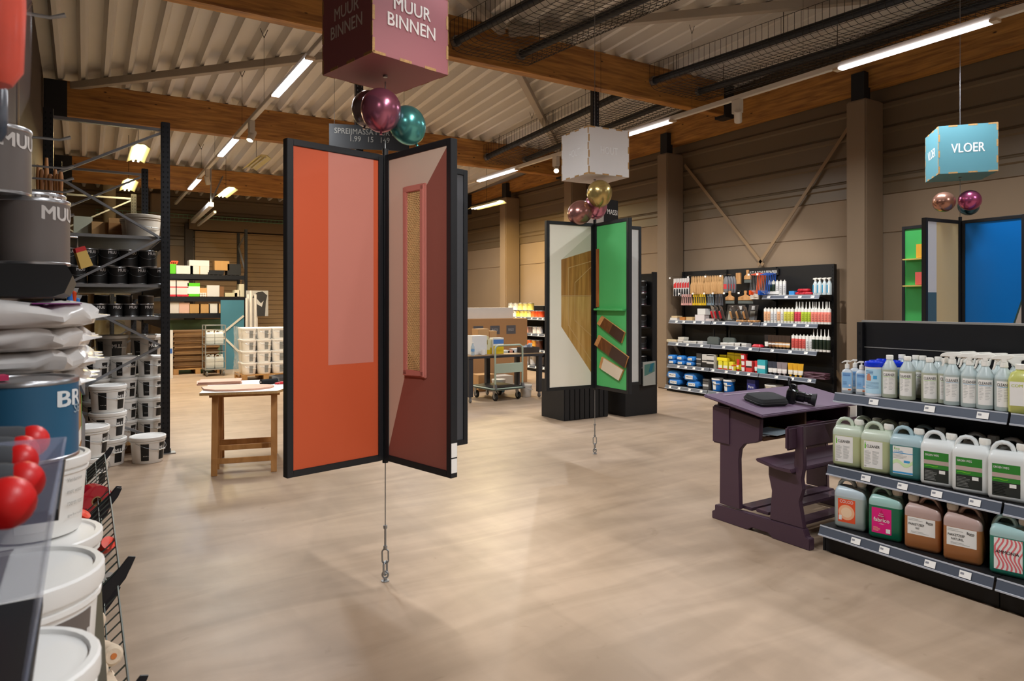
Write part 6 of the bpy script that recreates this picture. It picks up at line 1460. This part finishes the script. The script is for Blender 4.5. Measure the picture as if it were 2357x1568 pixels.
# ================================================================== LEFT FOREGROUND GONDOLA (seen along its edge)
LG = thing('shelving_unit', 'black shop shelving at the left foreground, seen along its shelf edges', 'shelving', (0, 0, 0))
for i in range(5): MB().box(-.50, -.47, .45+.95*i+.002, .45+.95*(i+1)-.002, .1, 2.05).build('back_panel', BLK, LG)
for i in range(6): MB().box(-.515, -.44, .45+.95*i-.02, .45+.95*i+.02, 0, 2.08).build('upright', BLK, LG)
MB().box(-.45, .0, .45, 5.2, .14, .16).build('base_shelf', SHELF, LG); MB().box(-.08, -.06, .45, 5.2, 0, .1395).build('kick_panel', BLK2, LG)
def lshelf(x1, y0, y1, z, th=.02, rl=True):
    MB().box(-.438, x1, y0, y1, z-th, z).build('shelf', SHELF, LG)
    if rl: MB().prism([(x1, z), (x1+.012, z), (x1+.03, z-.05), (x1+.02, z-.05)], 'y', y0, y1).build('price_rail', RAILM, LG)
lshelf(.04, .5, 2.38, .688, rl=False)
lshelf(-.04, 1.45, 2.35, 1.136, rl=False)
lshelf(-.07, 2.10, 3.3, 1.262, rl=False)
MB().prism([(-.438, 1.61), (-.045, 1.61), (-.03, 1.58), (-.05, 1.53), (-.075, 1.52), (-.438, 1.52)], 'y', 2.31, 3.3).build('shelf', SHELF, LG)
lshelf(-.03, 3.35, 5.2, .80); lshelf(-.03, 3.35, 5.2, 1.17)
# grey cans on the shelf above eye level
def big(r, h, col, txt, tcol, tw, sz, twist, tz=.78): return tin(r, h, col, txt, tcol, False, None, tw=tw, tz=tz, twist=twist, sz=sz)
cG = big(.092, .192, '6f6763', 'MUUR', 'd9d4d0', 1.6, .2, 1.08)
gz = 1.6105
stock('cG', cG, (-.130, 2.44, gz), 0, 'grey MUUR paint can at the shelf edge, lower row right', 'grey paint cans'); stock('cG', None, (-.318, 2.44, gz), 0, 'grey MUUR paint can cut by left edge, lower row', 'grey paint cans')
stock('cG', None, (-.222, 2.40, gz+.1925), 0, 'grey MUUR paint can on top of two others', 'grey paint cans')
stock('cG2', big(.10, .245, '6f6763', 'MUUR', 'd9d4d0', 2.0, .2, .7, .86), (-.155, 2.72, gz), 0, 'taller grey MUUR can behind the lower grey can', 'grey paint cans')
stock('cM', big(.05, .10, '3a4a5e', 'M', 'd9d4d0', .6, .4, .5, .5), (-.20, 2.74, gz+.2455), 0, 'small blue-grey can with M on the taller grey can')
BRW = wood('brush_handle_wood', 'b9804a', '97602f', (4, 4, 1), 8)
for i, (px, h) in enumerate(((88, .17), (96, .15), (107, .20), (116, .13), (127, .15), (133, .13), (140, .14))):
    d = 2.95; x, y = c2w(R_(px)*d, d)
    t = thing('paint_brush', 'paint brush with wooden handle upright, %s from left behind grey cans' % ORD[i], 'brush', (x, y, 1.86), 0, 'upright brushes')
    MB().lathe([(0, .02), (.009, .02), (.010, .06), (.007, .1), (.0095, .19), (.006, .2+h-.13), (0, .2+h-.13)], 12).build('handle', BRW, t); MB().box(-.02, .02, -.008, .008, -.08, .0195).build('bristle', M('bristle', 'c8b890', .8), t)
for i, y in enumerate((1.9, 2.6, 3.2, 3.25, 3.3, 3.35, 3.4)):
    z = (2.16, 2.02, 2.03, 1.99, 1.95, 1.90, 1.86)[i]
    t = thing('display_hook', 'grey metal display hook, %s from the near end of left shelving' % ORD[i], 'hook', (-.469, y, z), 0, 'left display hooks'); MB().tube([(0, 0, 0), (.40, 0, .0), (.43, 0, .012)], [.004, .004, .006], 8).build('rod', STEEL, t)
# bagged orange item and clear pack, top left, very near
x, y = c2w(R_(20)*.88, .88)
t = thing('packed_roller', 'orange paint roller in clear plastic hanging at the top left corner', 'packed roller', (x-.02, y, 1.78), -.5)
MB().loft([rrect(.05, .04, .02, .0), rrect(.075, .06, .03, .02), rrect(.08, .065, .032, .1), rrect(.075, .06, .03, .2), rrect(.06, .05, .02, .24)]).build('orange_sleeve', M('orange_fleece', 'd23c12', .8, var=.15, scale=30), t)
MB().loft([rrect(.06, .03, .012, -.05), rrect(.08, .06, .02, -.01), rrect(.088, .073, .034, .02), rrect(.09, .075, .035, .12), rrect(.085, .07, .03, .22), rrect(.05, .02, .008, .28)], cap=False).build('clear_bag', M('clear_bag', 'f4f0f0', .12, alpha=.05), t)
MB().tube([(0, 0, .28), (0, 0, .31), (-.1, .05, .31), (-.30, .12, .31)], .003, 5).build('hook_wire', CHROME, t)
x, y = c2w(R_(8)*.95, .95)
t = thing('packed_roller', 'dark roller pack in clear plastic below the orange one at left edge', 'packed roller', (x-.01, y, 1.725), -.4); t.scale = (.6, .6, .6)
MB().loft([rrect(.03, .02, .008, 0), rrect(.05, .03, .012, .02), rrect(.05, .03, .012, .12), rrect(.02, .01, .004, .14)]).build('pack', M('dark_pack', '3c4450', .3, var=.4, scale=20), t); MB().tube([(0, 0, .14), (0, 0, .17), (-.3, .1, .17)], .003, 5).build('hook_wire', CHROME, t)
# hanging small brushes under the black shelf
for i in range(9):
    t = thing('packed_brush', 'wooden-handled brush in clear pack, %s from left under the black shelf' % ORD[i], 'brush', (-.40+.036*i, 2.9, 1.50), 0, 'hanging brushes under the shelf')
    MB().box(-.014, .014, -.004, .004, -.075, 0).build('pack', M('pack_silver', 'b9b4ae', .25, .3), t); MB().lathe([(0, -.035), (.008, -.035), (.008, 0), (0, 0)], 10, T=Tr(0, -.012, 0)).build('handle', BRW, t)
for i in range(6):
    X = -.055+.012*(i % 3); Y = 3.45+.18*i; c = ('2c6fc4', 'd8481c', '3a7fd0', 'c8c4be', '2c6fc4', 'e0562c')[i]
    t = thing('hand_tool', '%s handled tool hanging at the shelf edge, %s from near end' % (('blue', 'orange', 'light blue', 'grey', 'blue', 'orange')[i], ORD[i]), 'tool', (X, Y, 1.60-.03*i), .3, 'tools hanging at the left shelf edge')
    MB().lathe([(0, -.16), (.012, -.155), (.014, -.1), (.009, -.06), (.011, -.02), (0, -.01)], 12).build('handle', paint(c, .4), t); MB().prism([(-.02, .0), (.02, .0), (.012, -.02), (-.012, -.02)], 'y', -.003, .003).build('blade', STEEL, t); MB().tube([(0, 0, 0), (0, 0, .02), (-.38, 0, .02)], .003, 5).build('hook_wire', CHROME, t)
x, y = -.025, 4.0
t = thing('paint_brush', 'pale bristled brush hanging just left of the black rack cans', 'brush', (*c2w(R_(178)*3.3, 3.3), zat(575, 3.3)+.03), .5, 'hanging pale brushes'); MB().prism([(-.03, -.12), (.03, -.12), (.025, -.04), (-.025, -.04)], 'y', -.01, .01, T=Tr(ry=-.35)).build('bristle', M('bristle_gold', 'c9a85a', .7), t); MB().prism([(-.026, -.04), (.026, -.04), (.024, -.02), (-.024, -.02)], 'y', -.011, .011, T=Tr(ry=-.35)).build('ferrule', paint('b82828'), t); MB().tube([(0, 0, -.02), (0.0, 0, .03), (-.45, 0, .03)], .004, 6).build('hook_wire', CHROME, t)
# plastic bags (dust sheets)
BGM = M('dust_sheet_bag', 'e2dedb', .22, var=.06, scale=8, bump=.6, coat=.4)
def sheetbag(i, x, y, z, w_, d, h, rz):
    t = thing('dust_sheet_bag', 'crinkly white plastic-bagged dust sheet, %s from the bottom of the pile' % ORD[i], 'bag', (x, y, z), rz, 'bagged dust sheets')
    r = random.Random(i+11); secs = []; n = 36
    for q, a in ((0, .80), (.15, .95), (.4, 1.0), (.6, 1.0), (.85, .93), (1, .72)):
        L = []
        for k in range(n):
            th = 2*PI*k/n; cs, sn = math.cos(th), math.sin(th); e = .5
            X = abs(cs)**e*(1 if cs >= 0 else -1)*w_/2*a; Y = abs(sn)**e*(1 if sn >= 0 else -1)*d/2*a
            wob = 1+.035*math.sin(k*2.3+i+q*3)+.02*r.random(); L.append((X*wob, Y*wob, h*q+.010*math.sin(k*1.7+i*2)*(q > .2)))
        secs.append(L)
    MB().loft(secs).build('bag_body', BGM, t)
    for s in (-.32, .0, .30):                                       # crimped corners sticking out
        MB().loft([[(w_*.42, d*s-.03, h*.3), (w_*.42, d*s+.03, h*.3), (w_*.42, d*s+.02, h*.7), (w_*.42, d*s-.02, h*.7)], [(w_*.50, d*s-.016, h*.4), (w_*.5, d*s+.02, h*.42), (w_*.5, d*s+.018, h*.56), (w_*.5, d*s-.01, h*.55)], [(w_*.565, d*s-.002, h*.48), (w_*.565, d*s+.006, h*.5), (w_*.565, d*s+.005, h*.53), (w_*.565, d*s-.002, h*.52)]]).build('crimped_corner', BGM, t)
    if i == 3: MB().box(w_*.15, w_*.40, -d*.45, -d*.30, h*.98, h*1.02).build('purple_label', paint('8a2a80'), t)
    return t
for i in range(4): sheetbag(i, -.205+.012*(i % 2), 2.33-.03*i, 1.2625+.0585*i, .42, .42, .062, .05*(i-1))
# blue can
t = stock('cB', big(.112, .188, '2a5f80', 'BRIL', 'dfe4e6', 1.25, .19, 1.32, .76), (-.125, 1.965, 1.1367), 0, 'blue BRIL paint can, large, at the left edge'); m = MB(); m.text('SEMI', .02, Matrix.Rotation(1.45, 4, 'Z') @ Tr(0, 0, .115), 0, width=.07, bold=.02, cyl=.1130); m.build('small_lettering', M('print_9fb4c0', '9fb4c0', .5), t)
o = thing('leaflet', 'small pink, yellow and violet leaflet lying on the blue can', 'leaflet', (-.20, 1.92, 1.3256), .3); MB().box(-.05, .05, -.02, .02, 0, .012).build('sheet', paint('c8305c'), o); MB().box(-.05, .02, -.0205, -.0201, .006, .012).build('yellow_band', paint('e8b830'), o)
# buckets on the low shelf
pF = pail(.13, .268, PB, PB, M('label_taupe', '6e6560', .5), 'M', 'd9d4d0', handle=False, twist=.9, label2=False, lsz=1.2)
x, y = -.088, 1.27
stock('pF', pF, (-.117, 1.27, .6885), 0, 'large white bucket, nearest, its lid cut by the bottom left corner', 'big white buckets on low shelf')
stock('pF2', pail(.142, .303, PB, PB, M('label_taupe', '6e6560', .5), 'MU', 'd9d4d0', handle=False, twist=.75, label2=False, lsz=1.1), (-.118, 1.60, .6885), 0, 'large white bucket with taupe label behind the nearest bucket', 'big white buckets on low shelf')
stock('pF3', pail(.145, .225, PB, PB, None, None, 'd9d4d0', handle=False), (-.115, 2.10, .6885), 0, 'white lidded bucket carrying a slim white tub', 'big white buckets on low shelf')
stock('pF4', pail(.115, .196, PB, PB, PB, None, '8a8a8a', handle=False), (-.11, 2.14, .914), 0, 'slim white tub with grey text standing on the bucket lid'); m = MB()
o = PROTO['pF4']
for i in range(4): m.text(('Verdunnen', 'met water', 'roeren voor', 'gebruik')[i], .009, Matrix.Rotation(.9, 4, 'Z') @ Tr(0, 0, .14-.03*i), 0, width=.05, cyl=.1145)
m.build('lettering', M('fine_print_grey'), o)
# acrylic bin with red rolls and roller handles
ACR = M('clear_acrylic', 'b9c2dc', .06, alpha=.30)
t = thing('acrylic_bin', 'clear acrylic bin of red-ended rollers at the lower left edge', 'bin', (0, 0, 0))
def slab4(a, b, c, d, nm, mt, par): return MB().add([a, b, c, d, *[tuple(Vector(p)+Vector((-.003, .003, 0))) for p in (a, b, c, d)]], [(0,1,2,3), (7,6,5,4), (0,4,5,1), (1,5,6,2), (2,6,7,3), (3,7,4,0)]).build(nm, mt, par)
slab4((-.025, .74, 1.31), (-.022, 1.16, 1.31), (-.05, 1.16, 1.09), (-.055, .74, 1.09), 'front_panel', ACR, t)
slab4((-.022, 1.16, 1.31), (-.40, 1.16, 1.31), (-.40, 1.16, 1.09), (-.05, 1.16, 1.09), 'end_panel', ACR, t)
MB().box(-.42, -.05, .74, 1.16, 1.075, 1.089).build('bin_floor', BLK2, t)
MB().box(-.438, -.06, .72, .735, .95, 1.12).build('bracket', BLK, t)
MB().box(-.438, -.09, .74, 1.16, 1.03, 1.0745).build('support_shelf', BLK, t)
REDR = M('red_rubber', 'd41c1c', .4); GRP = M('grey_grip', '3c3e42', .7)
for i, (px, py, d, r) in enumerate(((74, 1016, 1.06, .0235), (50, 1040, .99, .022), (46, 1062, .94, .022), (52, 1110, .86, .0245), (18, 1158, .76, .0275))):
    x, y = c2w(R_(px)*d, d); z = zat(py, d)
    t2 = thing('paint_roller', 'paint roller with red ball end and dark grip, %s from the back of the bin' % ORD[i], 'paint roller', (x, y, z), 0, 'red-ended handles in the bin')
    MB().ball((0, 0, 0), r, r, r*1.05, 20).build('ball_end', REDR, t2)
    MB().lathe([(0, 0), (r*.95, 0), (r*1.02, .012), (r*.9, .06), (r*.8, .12), (0, .121)], 20, T=Tr(-r*.35, 0, .0, ry=-PI/2+.12)).build('grip', GRP, t2); MB().tube([(-.12, 0, .008), (-.3, 0, -.01)], .004, 6).build('rod', CHROME, t2)
for i in range(5):
    o = MB().cyl((0, 0, 0), .032, .28, 18, T=Tr(0, 0, .033, ry=-PI/2)).build('roller_sleeve', M('red_sleeve', 'a82840', .7, var=.2), loc=(-.10, .80+.073*i, 1.0895)); tag(o, 'dark red roller sleeve lying inside the acrylic bin, %s from the near end' % ORD[i], 'roller sleeve', 'red sleeves in the bin')
# stuff farther along: boxes on two shelves
for i, (y, x, w_, h, z, c, lb) in enumerate(((3.55, -.12, .18, .25, .80, 'a87848', 'brown carton with white sticker at the near end'), (3.85, -.13, .17, .17, .80, 'c03038', 'red and white pack'), (4.1, -.12, .18, .30, .80, 'a07448', 'second brown carton'), (4.4, -.12, .18, .30, .80, '2fa038', 'green topped carton'), (4.75, -.12, .18, .22, .80, 'c8a070', 'tan carton'),
    (3.55, -.14, .17, .20, 1.17, '1f4a9c', 'dark blue and white box'), (3.9, -.13, .17, .27, 1.17, 'e0b020', 'yellow topped box'), (4.3, -.12, .18, .24, 1.17, '3058a8', 'blue box at far side'), (4.7, -.12, .18, .22, 1.17, 'd8d4cc', 'white box at far end'))):
    carton('%s, on the %s shelf of left shelving' % (lb, 'lower' if z < 1 else 'upper'), 'box', x, y, z, w_, .2, h, c, rz=PI/2+.05*(i % 3-1), bands=((.35, .6, 'e8e4de'),) if 'white' in lb else ())
# wire baskets
WB = M('basket_wire', '4c5450', .45, .4); BRK = M('bracket_dark', '1b1c22', .45)
def basket(label, y0, y1, z, h=.16, x0=-.36, x1=.06):
    t = thing('wire_basket', label, 'basket', (0, 0, 0)); L = y1-y0
    def sec(y): return [(x0, y, z+h*.7), (x0+.02, y, z), (x1-.14, y, z), (x1+.03, y, z+h)]
    m = MB(); n = int(L/.075)
    for i in range(n+1):
        s = sec(y0+L*i/n); m.tube(s, .0028, 5, sm=False)
    m.build('cross_wire', WB, t); m = MB()
    for f in (0, .25, .5, .75, 1):
        for k in range(3):
            a, b = sec(y0), sec(y1); p = Vector(a[k]).lerp(Vector(a[k+1]), f); q = Vector(b[k]).lerp(Vector(b[k+1]), f); m.tube([p, q], .0026 if f not in (0, 1) else .0036, 5)
    m.build('long_wire', WB, t)
    for y in (y0, y1):
        MB().prism([(x1-.13, z-.03), (x1-.09, z-.045), (x1+.06, z+h-.005), (x1+.075, z+h+.03), (x1+.055, z+h+.035), (x1+.02, z+h-.01), (x1-.12, z+.01)], 'y', y-.004-(.004 if y == y0 else -.004), y+.004-(.004 if y == y0 else -.004)).build('end_bracket', BRK, t, bevel=.001)
    MB().box(-.438, x0+.05, y0, y1, z-.03, z-.004).build('carrier', BLK, t)
    return t
basket('wire basket nearest on the middle row with spray cans', 2.45, 3.38, .515); basket('wire basket farther on the middle row with red tape', 3.42, 4.36, .515)
basket('low wire basket full of fleece rollers at the bottom left', 2.08, 2.95, .32, .15, x1=.07); basket('low wire basket farther along behind the roller basket', 3.0, 4.2, .22, .17, x1=.04)
def sprayc():
    t = thing('spray_can', 'x', 'spray can'); MB().lathe([(0, 0), (.031, 0), (.032, .004), (.032, .15), (.026, .165), (0, .165)], 20).build('body', M('spray_white', 'c9c4c2', .3, .3), t); MB().lathe([(.0325, .04), (.0325, .11)], 20).build('label', M('spray_red', 'b83040', .4, var=.3, scale=15), t)
    MB().lathe([(0, .1655), (.024, .1655), (.024, .2), (0, .203)], 18).build('cap', paint('e8452c', .35), t); return t
for i, (x, y, z, rx) in enumerate(((-.03, 3.1, .53, .9), (.0, 2.92, .54, .9), (-.10, 3.0, .52, 1.2), (-.12, 3.2, .53, .7), (-.20, 2.85, .53, 1.3))):
    o = stock('spc', sprayc, (x, y, z), 0, 'red and white spray can lying in the nearest middle basket, %s' % ORD[i], 'spray cans in the basket'); o.rotation_euler = (rx, .2, .3*i)
def tape():
    t = thing('tape_roll', 'x', 'tape'); MB().lathe([(.02, 0), (.062, 0), (.062, .05), (.02, .05), (.02, 0)], 28).build('tape', M('tape_red', 'b8182c', .25, var=.1, coat=.4), t); MB().lathe([(.015, -.0005), (.0198, -.0005), (.0198, .0505), (.015, .0505), (.015, -.0005)], 24).build('core', CARD, t); return t
o = stock('tape', tape, (.02, 3.62, .62), 0, 'large shiny red tape roll standing in the farther middle basket', 'red tape rolls'); o.rotation_euler = (PI/2, 0, .35)
o.scale = (1.1, 1.1, 1.4)
o = stock('tape', tape, (-.10, 3.75, .60), 0, 'red tape roll behind the large one in farther middle basket', 'red tape rolls'); o.rotation_euler = (PI/2, 0, .2)
def gtape():
    t = thing('tape_roll', 'x', 'tape'); MB().lathe([(.02, 0), (.036, 0), (.036, .04), (.02, .04), (.02, 0)], 24).build('tape', M('tape_grey', 'b4b2b0', .35, .3), t); return t
for i, (x, y, z) in enumerate(((.02, 2.78, .545), (.045, 2.68, .56), (-.02, 2.66, .52), (-.06, 2.8, .515), (.0, 2.55, .53), (-.08, 2.6, .51))):
    o = stock('gt', gtape, (x, y, z), 0, 'small grey tape roll in the nearest middle basket, %s from back' % ORD[i], 'grey tape rolls'); o.rotation_euler = (1.2+.2*(i % 3), .3, .4*i)
for i, (x, y, c) in enumerate(((-.12, 3.95, 'e0b828'), (-.06, 4.1, 'd8b030'), (-.15, 4.2, 'c8c4c0'))):
    o = stock('yt%d' % i, lambda: carton('x', 'pack', 0, 0, 0, .08, .06, .14, c), (x, y, .5056), .4*i, '%s small pack in the farther middle basket' % ('yellow', 'amber', 'pale grey')[i])
def fleece():
    t = thing('fleece_roller', 'x', 'fleece roller'); MB().lathe([(0, 0), (.02, 0), (.028, .006), (.029, .03), (.027, .04), (.029, .055), (.027, .065), (.029, .08), (.028, .108), (.02, .115), (0, .115)], 20).build('fleece', M('fleece_cream', 'e0cdb4', .9, var=.15, scale=25, bump=.4), t); MB().lathe([(0, .1152), (.008, .1152), (.008, .118), (0, .118)], 12).build('end_cap', paint('d07a3c'), t); return t
k = 0
for j in range(4):
    for i in range(6):
        x = -.13+.036*i-.008*j; y = 2.24+.07*((i+j) % 3); z = .352+.06*j+.005*i
        o = stock('fl', fleece, (x, y, z), 0, 'cream fleece roller in the low basket, %s in %s layer from bottom' % (ORD[i], ORD[j]), 'fleece rollers'); o.rotation_euler = (PI/2-.2, .1*i, .2*((i*3+j) % 3)-.2)
# lamp box on the left wall, cable on left
t = thing('wall_speaker', 'white box lamp on bracket high at the left wall', 'lamp', (XL+.004, 5.2, 3.0)); MB().prism([(0, 0), (.12, .03), (.14, .2), (.1, .32), (0, .36)], 'y', 0, .3).build('housing', TRK, t, bevel=.004); MB().box(0, .05, .3, .34, .1, .2).build('bracket', STEEL, t)
t = thing('conduit', 'thin brass-coloured conduit running up the left wall', 'conduit', (0, 0, 0)); MB().tube([(XL+.03, 7.2, 2.4), (XL+.03, 7.2, 3.9), (XL+.05, 8.6, 4.6)], .012, 8).build('pipe', M('conduit_brass', '8a7040', .4, .6), t)
# white pail right of the school desk
stock('wd', pail(.10, .2, M('bucket_white'), WHT, PAPER, None, '8040a0', lsz=.8, label2=False, twist=-.6), (*c2w(R_(1966)*6.0, 6.0), .50), 0, 'white bucket with label behind the purple desk, on a dark stool')
t = thing('stool', 'dark stool hidden behind the desk carrying the white bucket', 'stool', (*c2w(R_(1966)*6.0, 6.0), 0)); MB().cyl((0, 0, .47), .14, .0295, 20).build('seat', BLK2, t)
for i in range(3): q = 2*PI*i/3; MB().tube([(.10*math.cos(q), .10*math.sin(q), .469), (.15*math.cos(q), .15*math.sin(q), .01)], .012, 8).build('leg', BLK2, t)
# vent pipe at the back left
t = thing('vent_pipe', 'white vertical vent pipe at the back left under the roof', 'pipe', (onY(252, 18.4), 18.4, 0)); MB().cyl((0, 0, 2.2), .13, deckz(16.8)-2.2, 20).build('pipe', M('pipe_cream', 'b8ae90', .5), t); MB().lathe([(.131, 3.2), (.145, 3.2), (.145, 3.26), (.131, 3.26)], 20).build('collar', M('pipe_cream'), t)
MB().box(-.3, .3, -.2, .2, 0, 2.2).build('cabinet', M('pipe_box', '8f8468', .6), t)
